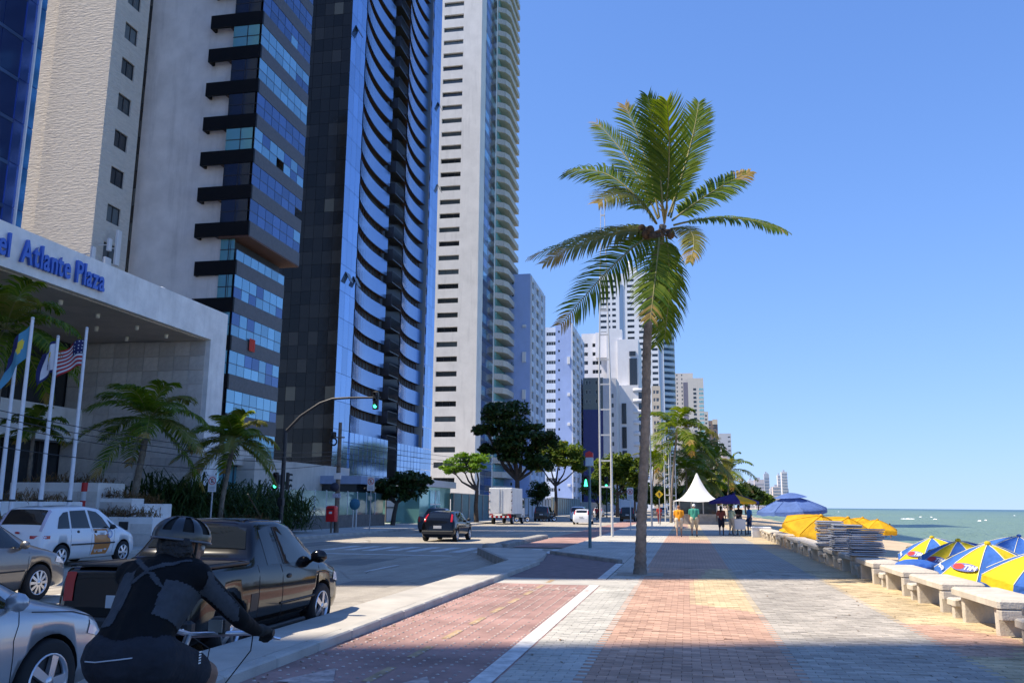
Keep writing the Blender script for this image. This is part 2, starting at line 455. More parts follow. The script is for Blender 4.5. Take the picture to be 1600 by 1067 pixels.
kerb_run((-4.55, 29.95), (-1.9, 25.65), lane, 0.11)
# island and raised corner by the crossing
isl = MB(); isl.bbox(-8.0, -7.4, 36.5, 47.5, -0.16, 0.06, 0.05)
isl.lathe([(0.02, 0.05), (0.32, 0.05), (0.42, -0.02), (0.45, -0.16)], (-7.95, 36.0, 0), 14)
struct(isl.build('traffic_island', conc_dk))

# promenade: joint bed, coloured pavers near, brick-patterned sheets beyond
pr = MB()
pr.box(-1.79, 4.9, -10, 24.2, -0.3, -0.02, 0)
PF = [joint_m, brickmat('pave_red', RED, (0.28, 0.2, 0.16), .2, .1), brickmat('pave_sand', SND, (0.3, 0.25, 0.18), .2, .1),
      brickmat('pave_grey', GRY, (0.22, 0.21, 0.2), .2, .1), brickmat('pave_pale', PAL, (0.32, 0.3, 0.27), .3, .3)]
def zone_at(x, y):
    if x < -1.08: return 4
    if x < 1.06:
        if y > 19.9: return 2 if x > 0.15 + 0.9 * math.sin((y - 20) / 9.0) else 1
        if y > 14.2: return 2 if (x > 0.1 and x > 1.1 - (y - 14.2) * .9) else 1
        if y < 8.6: return 2 if x > -0.9 + (y - 5) * .45 else 1
        return 1
    if x < 2.95: return 3
    if 10.8 < y < 13.6 and x > 2.95 and x < 4.1 - abs(y - 12.2) * .45: return 1
    if 30 < y < 36 and x < 3.7: return 1
    return 2
XS = [-1.79, -1.08, 0.1, 1.06, 2.95, 4.9]
y = 24.2
while y < 900:
    st = 3.0 if y < 70 else 12.0
    for i in range(5):
        pr.quad((XS[i], y, 0), (XS[i + 1], y, 0), (XS[i + 1], y + st, 0), (XS[i], y + st, 0), zone_at((XS[i] + XS[i + 1]) / 2, y + st / 2))
    y += st
# widened part left of the lane beyond the crossing
pr.prism([(-1.8, 25.7), (-1.8, 120), (-4.7, 120), (-4.7, 31.6), (-4.45, 30.0)], -0.16, 0.1 - 0.096, 4)
prom = struct(pr.build('promenade', PF))
pv = MB()
for j in range(int(24.2 / 0.1)):
    y = 4.0 + j * 0.1
    if y > 24.1: break
    off = 0.1 if j % 2 else 0.0
    x = -1.79 - off
    while x < 4.88:
        x0, x1 = max(x + 0.003, -1.79), min(x + 0.197, 4.9)
        if x1 - x0 > 0.03:
            h = random.uniform(-0.0025, 0.0015) - (0.006 if random.random() < .03 else 0)
            pv.box(x0, x1, y + 0.003, y + 0.097, -0.018, h, zone_at((x0 + x1) / 2, y) )
        x += 0.2
pvm = [joint_m, pm('paver_red', RED, 0.85, var=0.2, scale=0.9, island=0.2), pm('paver_sand', SND, 0.88, var=0.2, scale=0.9, island=0.18),
       pm('paver_grey', GRY, 0.88, var=0.2, scale=0.9, island=0.2), pm('paver_pale', PAL, 0.9, var=0.2, scale=0.7, island=0.10)]
struct(pv.build('paver', pvm, prom), 'stuff')
# manholes, drains and asphalt patches on the road
iron = pm('cast_iron', (0.06, 0.055, 0.05), .7, .3, var=.2)
for (x, y) in ((-9.6, 21.5), (-13.2, 29.0), (-7.2, 16.2)):
    b = MB(); b.lathe([(.001, -.122), (.27, -.122), (.28, -.129)], (x, y, 0), 20); b.lathe([(.30, -.124), (.36, -.124), (.37, -.129)], (x, y, 0), 20); struct(b.build('manhole_cover', iron, road))
patch_m = asphalt_mat('asphalt_patch', (0.25, 0.235, 0.21))
for (x0, x1, y0, y1) in ((-10.9, -9.2, 24.2, 27.4), (-16.8, -15.2, 33.6, 39.0), (-7.6, -6.3, 18.0, 19.6), (-14.0, -12.4, 44.5, 47)):
    b = MB(); b.add([(x0, y0, -.1275), (x1, y0 + .1, -.1275), (x1 - .06, y1, -.1275), (x0 + .05, y1 - .08, -.1275)], [(0, 1, 2, 3)]); struct(b.build('road_patch', patch_m, road))
# wind-blown sand and dry leaf bits on the paving
rs = random.Random(11); b = MB()
for k in range(420):
    if k < 150: x, y = rs.uniform(3.0, 4.85), rs.uniform(8, 40)
    elif k < 260: x, y = rs.uniform(-4.0, -3.75), rs.uniform(7, 18)
    else: x, y = rs.uniform(-1.7, 3.8), rs.uniform(8, 34)
    a = rs.uniform(0, 6.28); s_ = rs.uniform(.012, .045); c_, d_ = math.cos(a) * s_, math.sin(a) * s_; z = .004 + rs.uniform(0, .004)
    b.add([(x - c_, y - d_, z), (x + d_ * .4, y - c_ * .4, z + .004), (x + c_, y + d_, z + rs.uniform(0, .012)), (x - d_ * .4, y + c_ * .4, z)], [(0, 1, 2, 3)])
struct(b.build('leaf_bits', pm('leaf_litter', (0.20, 0.13, 0.07), .9, var=.3, island=.4), prom), 'stuff')
# retaining edge towards the beach
b = MB(); b.bbox(4.9, 5.15, -20, 300, -1.6, 0.03, 0.02); struct(b.build('retaining_wall', conc_dk))

# beach and sea
def shore(y): return 19.0 + 0.00004 * max(0, y - 60) ** 2
bx = MB(); rows = []
ys = [-60, 0, 15, 25, 35, 45, 55, 70, 90, 120, 160, 220, 300, 420, 600, 900, 1300, 1900, 2600, 3400, 4500]
NB = 14
for y in ys:
    s = shore(y) if y < 2000 else shore(2000) + (y - 2000) * 0.15
    for i in range(NB + 1):
        t = i / NB; x = 5.1 + (s + 7 - 5.1) * t
        bx.v.append((x, y, -0.85 - 1.35 * t ** 1.3 + random.uniform(-.05, .05) * (1 if 0 < i < NB else 0)))
for j in range(len(ys) - 1):
    for i in range(NB):
        a = j * (NB + 1) + i; bx.f.append((a, a + 1, a + NB + 2, a + NB + 1)); bx.m.append(0); bx.sm.append(True)
struct(bx.build('beach', pm('sand', (0.50, 0.39, 0.26), 0.95, var=0.18, scale=0.8, bump=0.6, bscale=6, bdist=0.06)))
def seamat():
    mt, nt, b, N, L = newmat('sea_water')
    tc = N.new('ShaderNodeTexCoord')
    cr = N.new('ShaderNodeValToRGB'); cr.color_ramp.elements[0].position = 0.0; cr.color_ramp.elements[1].position = 1.0
    cr.color_ramp.elements[0].color = (0.15, 0.225, 0.145, 1); cr.color_ramp.elements[1].color = (0.05, 0.11, 0.14, 1)
    sx = N.new('ShaderNodeSeparateXYZ'); L.new(tc.outputs['Object'], sx.inputs[0])
    mr = N.new('ShaderNodeMapRange'); mr.inputs[1].default_value = 20; mr.inputs[2].default_value = 900
    L.new(sx.outputs[0], mr.inputs[0])
    mp = N.new('ShaderNodeMapping'); mp.inputs['Scale'].default_value = (0.05, 0.012, 1)
    L.new(tc.outputs['Object'], mp.inputs[0])
    n1 = N.new('ShaderNodeTexNoise'); n1.inputs['Scale'].default_value = 1.0; n1.inputs['Detail'].default_value = 6
    L.new(mp.outputs[0], n1.inputs['Vector'])
    ad = N.new('ShaderNodeMath'); ad.operation = 'MULTIPLY_ADD'; L.new(n1.outputs['Fac'], ad.inputs[0]); ad.inputs[1].default_value = 0.5
    sb = N.new('ShaderNodeMath'); sb.operation = 'SUBTRACT'; L.new(mr.outputs[0], sb.inputs[0]); sb.inputs[1].default_value = 0.25
    L.new(sb.outputs[0], ad.inputs[2]); L.new(ad.outputs[0], cr.inputs[0]); L.new(cr.outputs[0], b.inputs['Base Color'])
    b.inputs['Roughness'].default_value = 0.35
    b.inputs['Specular IOR Level'].default_value = 0.22
    m2 = N.new('ShaderNodeMapping'); m2.inputs['Scale'].default_value = (0.6, 0.22, 1); L.new(tc.outputs['Object'], m2.inputs[0])
    n2 = N.new('ShaderNodeTexNoise'); n2.inputs['Scale'].default_value = 1.0; n2.inputs['Detail'].default_value = 7; n2.inputs['Roughness'].default_value = 0.62
    L.new(m2.outputs[0], n2.inputs['Vector'])
    bp = N.new('ShaderNodeBump'); bp.inputs['Strength'].default_value = 1.0; bp.inputs['Distance'].default_value = 1.3
    L.new(n2.outputs['Fac'], bp.inputs['Height']); L.new(bp.outputs[0], b.inputs['Normal'])
    return mt
sea = MB(); SZ = -1.95
# polar fan of rows so that swells keep their size with distance
dists = [12 * 1.045 ** k for k in range(150)] + [15000, 25000, 55000]
dists = [d for d in dists if d < 9000] + [12000, 20000, 55000]
angs = [R(-12 + k * 0.75) for k in range(150)]
NA = len(angs)
for di, d in enumerate(dists):
    for a in angs:
        x, y = d * math.sin(a), d * math.cos(a)
        z = SZ
        if 30 < d < 2500:
            amp = min(0.28, d * 0.0016)
            z += amp * 0.5 * math.sin(x * 0.35 + 1.5 * math.sin(y * 0.03)) * math.sin(y * 0.11 + x * 0.05)
            for (dc, hh, w, a0, a1) in ((140, 0.55, 4.0, 10, 90), (118, 0.35, 3.5, 22, 90), (92, 0.25, 3.0, 14, 90), (500, 1.3, 16, -3, 14), (260, 0.5, 9, 12, 40)):
                ad_ = math.degrees(a); e = (d - dc - 3 * math.sin(ad_ * 0.8) - dc * 0.02 * math.sin(ad_ * 2.3)) / w
                if abs(e) < 3 and a0 < ad_ < a1: z += hh * math.exp(-e * e) * (0.6 + 0.4 * math.sin(ad_ * 3.1 + dc))
        sea.v.append((x, y, z))
for j in range(len(dists) - 1):
    for i in range(NA - 1):
        a = j * NA + i; sea.f.append((a, a + NA, a + NA + 1, a + 1)); sea.m.append(0); sea.sm.append(True)
sea_o = struct(sea.build('sea', seamat()))
# foam: broken crests and the wash along the shore
foam_m = pm('foam', (0.85, 0.87, 0.88), 0.8, var=0.1)
fo = MB()
def foam_patch(px, py, w, z=SZ + 0.25, hgt=0.35):
    p = at_z(px, py, z); d = Vector((p.x, p.y, 0)).normalized(); s = Vector((d.y, -d.x, 0)); n = 9
    top, bot = [], []
    for k in range(n + 1):
        t = k / n - 0.5; q = p + s * (w * t); j = random.uniform(0.2, 1.0) * (1 - abs(2 * t) ** 2)
        bot.append(q + Vector((0, 0, -0.15))); top.append(q + Vector((0, 0, hgt * j)) + d * (0.5 * j))
    for k in range(n): fo.quad(bot[k], bot[k + 1], top[k + 1], top[k])
for (px, py, w) in ((1418, 810, 4.5), (1461, 810.5, 1.3), (1438, 807, 1.2), (1455, 807.3, 1.0), (1540, 812, .8), (1530, 813, 1.1), (1310, 799, 1.5), (1585, 805, 1.0)):
    foam_patch(px, py, w, hgt=.12)
for k in range(34):
    y = 30 + k * 4.5; x = shore(y) + random.uniform(-.6, 1.6)
    fo.v += [(x, y, SZ + 0.16), (x + random.uniform(.3, 1.3), y + 1, SZ + 0.18), (x + random.uniform(.3, 1.0), y + 4.6, SZ + 0.18), (x - .1, y + 4.6, SZ + 0.16)]
    o = len(fo.v) - 4; fo.f.append((o, o + 1, o + 2, o + 3)); fo.m.append(0); fo.sm.append(False)
struct(fo.build('foam', foam_m, sea_o), 'stuff')

# ================================================================== BUILDINGS
def facade(mb, axis, pos, inward, u0, u1, z0, z1, holes, depth=0.18, mi=0, mr=None):
    """wall plane with real openings and reveals. axis 'y': plane Y=pos with u=X; axis 'x': plane X=pos with u=Y"""
    if mr is None: mr = mi
    def P3(u, z, d=0.0): return (u, pos + inward * d, z) if axis == 'y' else (pos + inward * d, u, z)
    us = sorted(set([u0, u1] + [h[0] for h in holes] + [h[1] for h in holes]))
    byu = {}
    for i in range(len(us) - 1):
        a, b = us[i], us[i + 1]; c = (a + b) / 2
        hs = sorted([(h[2], h[3]) for h in holes if h[0] <= c <= h[1]])
        z = z0
        for (p, q) in hs:
            if p > z: mb.quad(P3(a, z), P3(b, z), P3(b, p), P3(a, p), mi)
            z = q
        if z < z1: mb.quad(P3(a, z), P3(b, z), P3(b, z1), P3(a, z1), mi)
    for (a, b, p, q) in holes:
        for (c, d) in (((a, p), (b, p)), ((b, p), (b, q)), ((b, q), (a, q)), ((a, q), (a, p))):
            mb.quad(P3(*c), P3(*d), P3(d[0], d[1], depth), P3(c[0], c[1], depth), mr)
WINC = {}
def window_mesh(axis, w, h, frame, pane, fw=0.05, nm=2, bar=None, sill=None):
    key = (axis, round(w, 3), round(h, 3), frame.name, pane.name, nm, bar)
    if key in WINC: return WINC[key]
    b = MB()
    def bx(a0, a1, z0, z1, d0, d1, mi):
        if axis == 'y': b.box(a0, a1, -d1, -d0, z0, z1, mi)
        else: b.box(d0, d1, a0, a1, z0, z1, mi)
    bx(-w / 2, w / 2, 0, h, -0.05, 0.0, 1)
    bx(-w / 2, w / 2, 0, fw, 0.001, 0.05, 0); bx(-w / 2, w / 2, h - fw, h, 0.001, 0.05, 0)
    bx(-w / 2, -w / 2 + fw, fw, h - fw, 0.001, 0.05, 0); bx(w / 2 - fw, w / 2, fw, h - fw, 0.001, 0.05, 0)
    for k in range(1, nm):
        u = -w / 2 + w * k / nm; bx(u - fw / 2, u + fw / 2, fw, h - fw, 0.001, 0.045, 0)
    if bar: bx(-w / 2 + fw, w / 2 - fw, h * bar - fw / 2, h * bar + fw / 2, 0.002, 0.046, 0)
    WINC[key] = b.mesh('window', [frame, pane])
    return WINC[key]
fr_dark = pm('frame_dark', (0.03, 0.03, 0.035), 0.4, var=0.0)
fr_white = pm('frame_white', (0.7, 0.7, 0.7), 0.5, var=0.0)
gl_dark = glassy('glass_dark', (0.02, 0.025, 0.03), 0.06)
gl_room = glassy('glass_room', (0.07, 0.09, 0.10), 0.08, objvar=0.6)
gl_blue = glassy('glass_blue', (0.26, 0.41, 0.66), 0.10, 0.8, objvar=0.14, wob=0.1)
gl_bay = glassy('glass_bay', (0.18, 0.31, 0.56), 0.2, 0.5, objvar=0.06, wob=0.05)
gl_navy = glassy('glass_navy', (0.05, 0.10, 0.32), 0.08, 0.6, objvar=0.2)
gl_cyan = glassy('glass_cyan', (0.16, 0.42, 0.52), 0.08, 0.55, objvar=0.25)
gl_aqua = glassy('glass_aqua', (0.22, 0.50, 0.48), 0.10, 0.4, objvar=0.2)
def tower(name, label, x0, x1, y0, y1, h, wm, south=(), east=(), fl=3.0, z0=3.0, n=12, pane=gl_room, frame=fr_white, depth=0.2, group=None, zb=-0.15, roofmat=None, eastmat=None, cat='building', parapet=0.0, pane_e=None):
    """box tower; south/east: window columns (u0,u1,zoff,height,panes[,skip set])"""
    t = thing(name, label, cat, (0, 0, 0), 0, group)
    w = MB(); hs, he = [], []; wins = []
    for cols, lst, ax in ((south, hs, 'y'), (east, he, 'x')):
        for c in cols:
            skip = c[5] if len(c) > 5 else ()
            for k in range(n):
                if k in skip: continue
                p = z0 + k * fl + c[2]
                if p + c[3] > h - 0.4: continue
                lst.append((c[0], c[1], p, p + c[3])); wins.append((ax, c, p))
    facade(w, 'y', y0, 1, x0, x1, zb, h, hs, depth, 0)
    facade(w, 'x', x1, -1, y0, y1, zb, h, he, depth, 1)
    w.quad((x0, y1, zb), (x1, y1, zb), (x1, y1, h), (x0, y1, h), 0); w.quad((x0, y0, zb), (x0, y1, zb), (x0, y1, h), (x0, y0, h), 0)
    w.quad((x0, y0, h), (x1, y0, h), (x1, y1, h), (x0, y1, h), 2)
    if parapet:
        e = 0.25
        w.box(x0, x1, y0 - .003, y0 + e, h, h + parapet, 0); w.box(x1 - e, x1 + .003, y0 + e + .002, y1, h, h + parapet, 1)
    w.build('wall', [wm, eastmat or wm, roofmat or conc], t)
    for ax, c, p in wins:
        me = window_mesh(ax, c[1] - c[0], c[3], frame, (pane_e if pane_e and ax == 'x' else pane) if random.random() < 0.8 else gl_dark, min(0.06, (c[1] - c[0]) * .08), c[4])
        u = (c[0] + c[1]) / 2
        put('window', me, t, (u, y0 + depth - 0.0, p) if ax == 'y' else (x1 - depth + 0.0, u, p))
    return t

# ---- hotel with the big travertine frame
trav = [pm('travertine_%d' % k, c, 0.75, var=0.16, scale=1.5, bump=0.15, bscale=25, stain=0.25) for k, c in enumerate(((0.64, 0.60, 0.55), (0.60, 0.56, 0.52), (0.68, 0.63, 0.58), (0.55, 0.51, 0.47)))]
trav_w = pm('travertine_pale', (0.78, 0.76, 0.73), 0.75, var=0.12, scale=0.8, bump=0.15, bscale=25, stain=0.22)
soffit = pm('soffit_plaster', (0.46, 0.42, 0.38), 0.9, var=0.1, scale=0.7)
cream = pm('cream_wall', (0.60, 0.54, 0.47), 0.85, var=0.1, scale=0.6, stain=0.2)
hotel = thing('hotel_building', 'low hotel with a pale stone frame and blue lettering on its fascia', 'building', (-25, 43.5, 0))
def hp(b, name, mats): # part given in world coordinates
    o = b.build(name, mats, hotel); o.location = (25, -43.5, 0); return o
b = MB(); b.box(-27.6, -25, 8, 43.5, 10.28, 12.0); hp(b, 'fascia', trav_w)
b = MB(); b.box(-27.4, -25.002, 41.9, 43.498, -.15, 10.278); hp(b, 'pillar', trav_w)
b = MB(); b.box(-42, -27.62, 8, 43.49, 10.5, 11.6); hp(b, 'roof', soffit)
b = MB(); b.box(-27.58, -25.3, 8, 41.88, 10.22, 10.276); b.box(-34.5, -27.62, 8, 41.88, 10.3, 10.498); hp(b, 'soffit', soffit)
b = MB(); b.box(-42, -27.42, 41.98, 43.48, -.15, 10.28); hp(b, 'side_wall', trav[1])
# stone panels of the side wall (on the pillar flank and the wall behind)
pw, ph_ = 0.92, 0.78
me_p = [MB().bbox(-pw / 2 + .008, pw / 2 - .008, -0.05, 0.0, 0.008, ph_ - .008, 0.006).mesh('stone_panel', tm) for tm in trav]
for i in range(9):
    for j in range(13):
        o = put('stone_panel', random.choice(me_p), hotel, (-25.25 - pw / 2 - i * pw + 25, 41.885 - 43.5 + random.uniform(-.006, .006), j * ph_ + 0.05))
# dark glazing behind, mezzanine band, entrance
b = MB(); b.box(-34.2, -33.6, 8, 41.9, -.15, 10.3, 0); hp(b, 'glazing', [gl_dark])
for k in range(14):
    b = MB(); b.box(-33.6, -33.5, 9 + k * 2.4, 9.1 + k * 2.4, 0, 10.2); hp(b, 'mullion', fr_dark)
b = MB(); b.box(-33.59, -32.4, 8, 41.86, 4.75, 6.55); hp(b, 'mezzanine_band', trav_w)
lampm = pm('downlight', (0.8, 0.78, 0.7), 0.4, var=0)
for (px, py) in ((153, 491), (151, 512), (214, 510), (198, 528), (260, 523), (95, 470)):
    p = at_z(px, py, 10.2); b = MB(); b.lathe([(0.0, 0), (0.09, 0), (0.1, 0.25), (0.0, 0.26)], (p.x, p.y, 10.02), 8); hp(b, 'downlight', lampm)
b = MB(); b.bbox(-26.6, -26.2, 38.9, 39.3, 12, 12.55, .05); hp(b, 'roof_vent', fr_white)
# lettering: one raised letter per part
blue_l = pm('letter_blue', (0.02, 0.10, 0.50), 0.35, var=0.05, coat=0.3)
pR = at_x(160, 448, -25); pL = at_x(30, 393, -25)
words = 'Hotel Atlante Plaza'
advs = []
mes = {}
for ch in words:
    if ch == ' ': advs.append(0.55 if advs and len(advs) > 6 else 1.15); continue
    if ch not in mes: mes[ch] = text_mesh(ch, 1.72, 0.06, blue_l, 'letter', 0.035)
    xs = [v.co.x for v in mes[ch].vertices]; advs.append(max(xs) + 0.10)
pos = [0]
for a in advs: pos.append(pos[-1] + a)
iA = words.index('A'); span = pos[-1] - pos[iA]; kx = (pR.y - pL.y) / span
ybase = (pL.z + pR.z) / 2
zb = at_x(112, 439, -25).z
for i, ch in enumerate(words):
    if ch == ' ': continue
    o = put('letter', mes[ch], hotel)
    orient(o, (25 - 25 + 0.10, pL.y + (pos[i] - pos[iA]) * kx - 43.5, zb), (0, 1, 0), (0, 0, 1)); o.scale = (kx, 0.76, 1)
# lower wing beyond the pillar
b = MB(); XW = -28.0
yw = lambda px, X=XW, py=720: at_x(px, py, X).y
holes = [(yw(249), yw(283), 2.3, 4.6), (yw(312), yw(390), 1.2, 4.0)]
facade(b, 'x', XW, -1, 43.52, yw(396), -.15, 5.2, holes, 0.5)
b.quad((-36, 43.52, 5.2), (XW, 43.52, 5.2), (XW, yw(396), 5.2), (-36, yw(396), 5.2)); b.quad((-36, yw(396), -.15), (XW, yw(396), -.15), (XW, yw(396), 5.2), (-36, yw(396), 5.2))
hp(b, 'wing_wall', cream)
for (a, c, p, q), n_, gm in zip(holes, (2, 5), (gl_cyan, gl_cyan)):
    o = put('window', window_mesh('x', c - a, q - p, fr_dark, gm, 0.09, n_, 0.55), hotel, (XW - 0.45 + 25, (a + c) / 2 - 43.5, p))

# ---- blue glass tower at the left edge
t = thing('glass_tower', 'dark blue glass tower at the left edge behind the hotel', 'building', (-44, 48.8, 0))
b = MB(); b.box(-50, -44, 37, 48.8, -.15, 112); o = b.build('shaft', gl_navy, t); o.location = (44, -48.8, 0)
m1 = MB().box(-0.02, 0.06, 0.03, 0.62, 0.04, 2.96).mesh('pane', glassy('glass_bright', (0.10, 0.42, 0.95), 0.12, 0.7, objvar=0.12))
m2 = MB().box(-0.02, 0.05, 0.03, 0.97, 0.04, 2.96).mesh('pane', glassy('glass_mid', (0.12, 0.22, 0.6), 0.1, 0.7, objvar=0.15))
m3 = MB().box(-0.02, 0.05, 0.03, 1.75, 0.04, 2.96).mesh('pane', glassy('glass_deep', (0.025, 0.045, 0.13), 0.1, 0.3, objvar=0.3))
for k in range(17):
    z = 12 + k * 3.0 + 0.0
    put('pane', m1, t, (0.02, -0.65, z)); put('pane', m2, t, (0, -1.75, z))
    for q in range(4): put('pane', m3, t, (0, -3.6 - q * 1.8, z))
    b = MB(); b.box(-0.02, 0.09, -9.2, -1.8, z - 0.28, z - 0.02); b.build('spandrel', glassy('glass_spandrel', (0.07, 0.12, 0.25), 0.15, 0.4), t)
b = MB(); b.box(0.0, 0.22, -0.78, -0.68, 10, 63); b.build('fin', pm('white_metal', (0.7, 0.72, 0.75), 0.4, var=0.02), t)

# ---- white brick tower with square windows
brick_w = brickmat('white_brick', (0.60, 0.56, 0.49), (0.42, 0.40, 0.36), 0.5, 0.16, 0.02, 0.10, 0.8, 1.0, coord='Generated')
def brick_relief(name, c):
    mt, nt, b, N, L = newmat(name)
    tc = N.new('ShaderNodeTexCoord'); mp = N.new('ShaderNodeMapping'); mp.inputs['Scale'].default_value = (1.4, 1.4, 5.0)
    L.new(tc.outputs['Object'], mp.inputs[0])
    nz = N.new('ShaderNodeTexNoise'); nz.inputs['Scale'].default_value = 1.3; nz.inputs['Detail'].default_value = 5; nz.inputs['Roughness'].default_value = 0.7
    L.new(mp.outputs[0], nz.inputs['Vector'])
    wv = N.new('ShaderNodeTexWave'); wv.bands_direction = 'Z'; wv.inputs['Scale'].default_value = 1.0; wv.inputs['Distortion'].default_value = 5.0; wv.inputs['Detail'].default_value = 2
    wv.inputs['Scale'].default_value = 1.6
    L.new(tc.outputs['Object'], wv.inputs['Vector'])
    ad = N.new('ShaderNodeMath'); ad.operation = 'ADD'; L.new(nz.outputs['Fac'], ad.inputs[0])
    ml = N.new('ShaderNodeMath'); ml.operation = 'MULTIPLY'; L.new(wv.outputs['Fac'], ml.inputs[0]); ml.inputs[1].default_value = 0.045; L.new(ml.outputs[0], ad.inputs[1])
    bp = N.new('ShaderNodeBump'); bp.inputs['Strength'].default_value = 0.6; bp.inputs['Distance'].default_value = 0.13
    L.new(ad.outputs[0], bp.inputs['Height']); L.new(bp.outputs[0], b.inputs['Normal'])
    mr = N.new('ShaderNodeMapRange'); mr.inputs[1].default_value = .3; mr.inputs[2].default_value = .7; mr.inputs[3].default_value = 0.85; mr.inputs[4].default_value = 1.08
    L.new(nz.outputs['Fac'], mr.inputs[0])
    sc = N.new('ShaderNodeVectorMath'); sc.operation = 'SCALE'; sc.inputs[0].default_value = c; L.new(mr.outputs[0], sc.inputs['Scale']); L.new(sc.outputs[0], b.inputs['Base Color'])
    b.inputs['Roughness'].default_value = 0.9
    MATS[name] = mt
    return mt
bw_m = brick_relief('brick_painted', (0.62, 0.57, 0.50))
XB = -41.0; yb0 = at_x(148, 330, XB).y; yb1 = at_x(204, 330, XB).y
wy0, wy1 = at_x(146 + 18, 380, XB).y, at_x(146 + 44, 380, XB).y
zt = at_x(160, 390, XB).z
colB = (yb0 + (yb1 - yb0) * 0.33, yb0 + (yb1 - yb0) * 0.72, 0, 1.35, 2)
tb = tower('brick_tower', 'white painted brick tower with a single column of square dark windows', -45.9, XB, yb0, yb1, 62, bw_m, (), (colB,), 2.92, zt - 5 * 2.92 - 0.7, 20, gl_room, fr_dark, 0.16)
b = MB(); b.box(-52, -45.9, yb0 + 1.6, yb1, 0, 61); b.build('rear_wing', bw_m, tb)
for k in range(14):
    o = put('window', window_mesh('y', 0.55, 0.8, fr_dark, gl_dark, 0.05, 1), tb, (-46.35, yb0 + 1.6 - 0.04, 14 + k * 2.92))
# antenna panels and their brackets on the flank
for (px, py0, py1, w) in ((181, 358, 415, 0.45), (170, 372, 392, 0.35), (144, 385, 407, 0.35), (166, 402, 418, 0.7)):
    p = at_x(px, py1, XB + 0.9); q = at_x(px, py0, XB + 0.9); b = MB()
    b.bbox(p.x - .12, p.x + .12, p.y - w / 2, p.y + w / 2, p.z, q.z, .04)
    b.tube([(XB, p.y, (p.z + q.z) / 2), (p.x, p.y, (p.z + q.z) / 2)], 0.04, 6)
    b.build('antenna_panel', fr_white, tb)

# ---- tower with black balcony bands and a glass sea front
stucco = pm('stucco_grey', (0.66, 0.63, 0.60), 0.9, var=0.10, scale=0.5, bump=0.2, bscale=8, stain=0.2)
blackst = pm('black_stone', (0.007, 0.007, 0.008), 0.5, var=0.1, spec=0.15)
granite = pm('granite_band', (0.085, 0.078, 0.082), 0.5, var=0.18, scale=4.0)
XC = -32.6
yc0 = at_x(354, 618, XC + 0.0).y; yc1 = at_x(434, 620, XC).y
tc_ = thing('balcony_tower', 'grey tower with black balcony bands and a blue glass front', 'building', (XC, yc0, 0))
def cp(b, name, mats): o = b.build(name, mats, tc_); o.location = (-XC, -yc0, 0); return o
xw0 = at_y(225, 300, yc0).x; xw1 = at_y(341, 420, yc0).x
b = MB(); b.box(xw0 - 1, xw1, yc0 + 0.35, yc1 - .3, -.15, 46); b.box(xw1, XC - 1.6, yc0 + 1.8, yc1 - .3, -.15, 46); cp(b, 'wall', stucco)
b = MB(); b.box(xw0 - 2.0, xw0 - 1.0, yc0 + 1.2, yc1, -.15, 46); cp(b, 'stair_glazing', gl_dark)
for k in range(15):
    b = MB(); b.box(xw0 - 1.75, xw0 - 1.25, yc0 + 1.12, yc0 + 1.2, 1.6 + k * 2.9, 3.0 + k * 2.9); cp(b, 'stair_window', gl_room)
FC = 2.88; zc0 = 1.15
gp_up = glassy('pane_blue', (0.06, 0.12, 0.27), 0.06, 0.5, objvar=0.25); gp_cy = glassy('pane_cyan', (0.20, 0.40, 0.52), 0.08, 0.5, objvar=0.22)
for k in range(16):
    z = zc0 + k * FC
    out = 1.05 if k >= 7 else 0.0          # upper storeys project
    xf = XC + out; ye0 = yc0 - out * 0.35; ye1 = yc1 + (0.35 if out else 0)
    b = MB(); b.box(xf - 0.2, xf, ye0 + .2, ye1, z, z + 1.12); cp(b, 'parapet', granite)
    b = MB(); b.box(xw1 - 2.0, xf, ye0, ye0 + 0.2, z, z + 1.10); b.box(xw1 - 2.0, xw1 - 1.8, ye0 + .2, yc0 + .35, z, z + 1.1); cp(b, 'side_band', blackst)
    b = MB(); b.box(xw1 - .4, xf - 0.2, ye0 + .2, ye1 - .01, z + 0.02, z + 0.14); cp(b, 'slab', pm('slab_brown', (0.09, 0.06, 0.05), 0.8))
    np_ = 7; wy = (ye1 - ye0 - .06) / np_
    kind = [gp_up, gp_cy][1 if k in (1, 2, 3, 4, 5, 6, 9, 11, 12) else 0]
    for (za, zb_, tag_) in ((z + 1.14, z + 1.92, 0), (z + 1.95, z + FC - 0.02, 1)):
        if k == 6 and tag_ == 1: continue
        me = MB().box(-0.04, 0, 0.03, wy - .03, 0, zb_ - za).mesh('pane', kind)
        me2 = MB().box(-0.04, 0, 0.03, wy - .03, 0, zb_ - za).mesh('pane', gp_cy if random.random() < .6 else gp_up)
        for q in range(np_):
            if random.random() < 0.03: continue
            o = put('pane', me if random.random() < .75 or k > 9 and q < 3 else me2, tc_, (xf - 0.03 - XC, ye0 + .04 + q * wy - yc0, za))
    b = MB(); b.box(xf - 0.09, xf - 0.02, ye0 + .02, ye1, z + 1.91, z + 1.96); cp(b, 'rail', fr_dark)
    # side return: dark room behind glazing
    g_ = gl_dark if k not in (3, 4, 5, 6, 9, 12) else gl_aqua
    b = MB(); b.box(xw1 + .02, xf - .25, ye0 + .06, ye0 + .1, z + 1.12, z + FC - .02); cp(b, 'side_pane', g_ if k != 6 else gl_aqua)
    b = MB(); b.box(xw1 + .02, xf - .05, ye0 + .03, ye0 + .12, z + 1.9, z + 1.96); b.box((xw1 + xf) / 2 - .03, (xw1 + xf) / 2 + .03, ye0 + .03, ye0 + .12, z + 1.12, z + FC - .02); cp(b, 'side_rail', fr_dark)
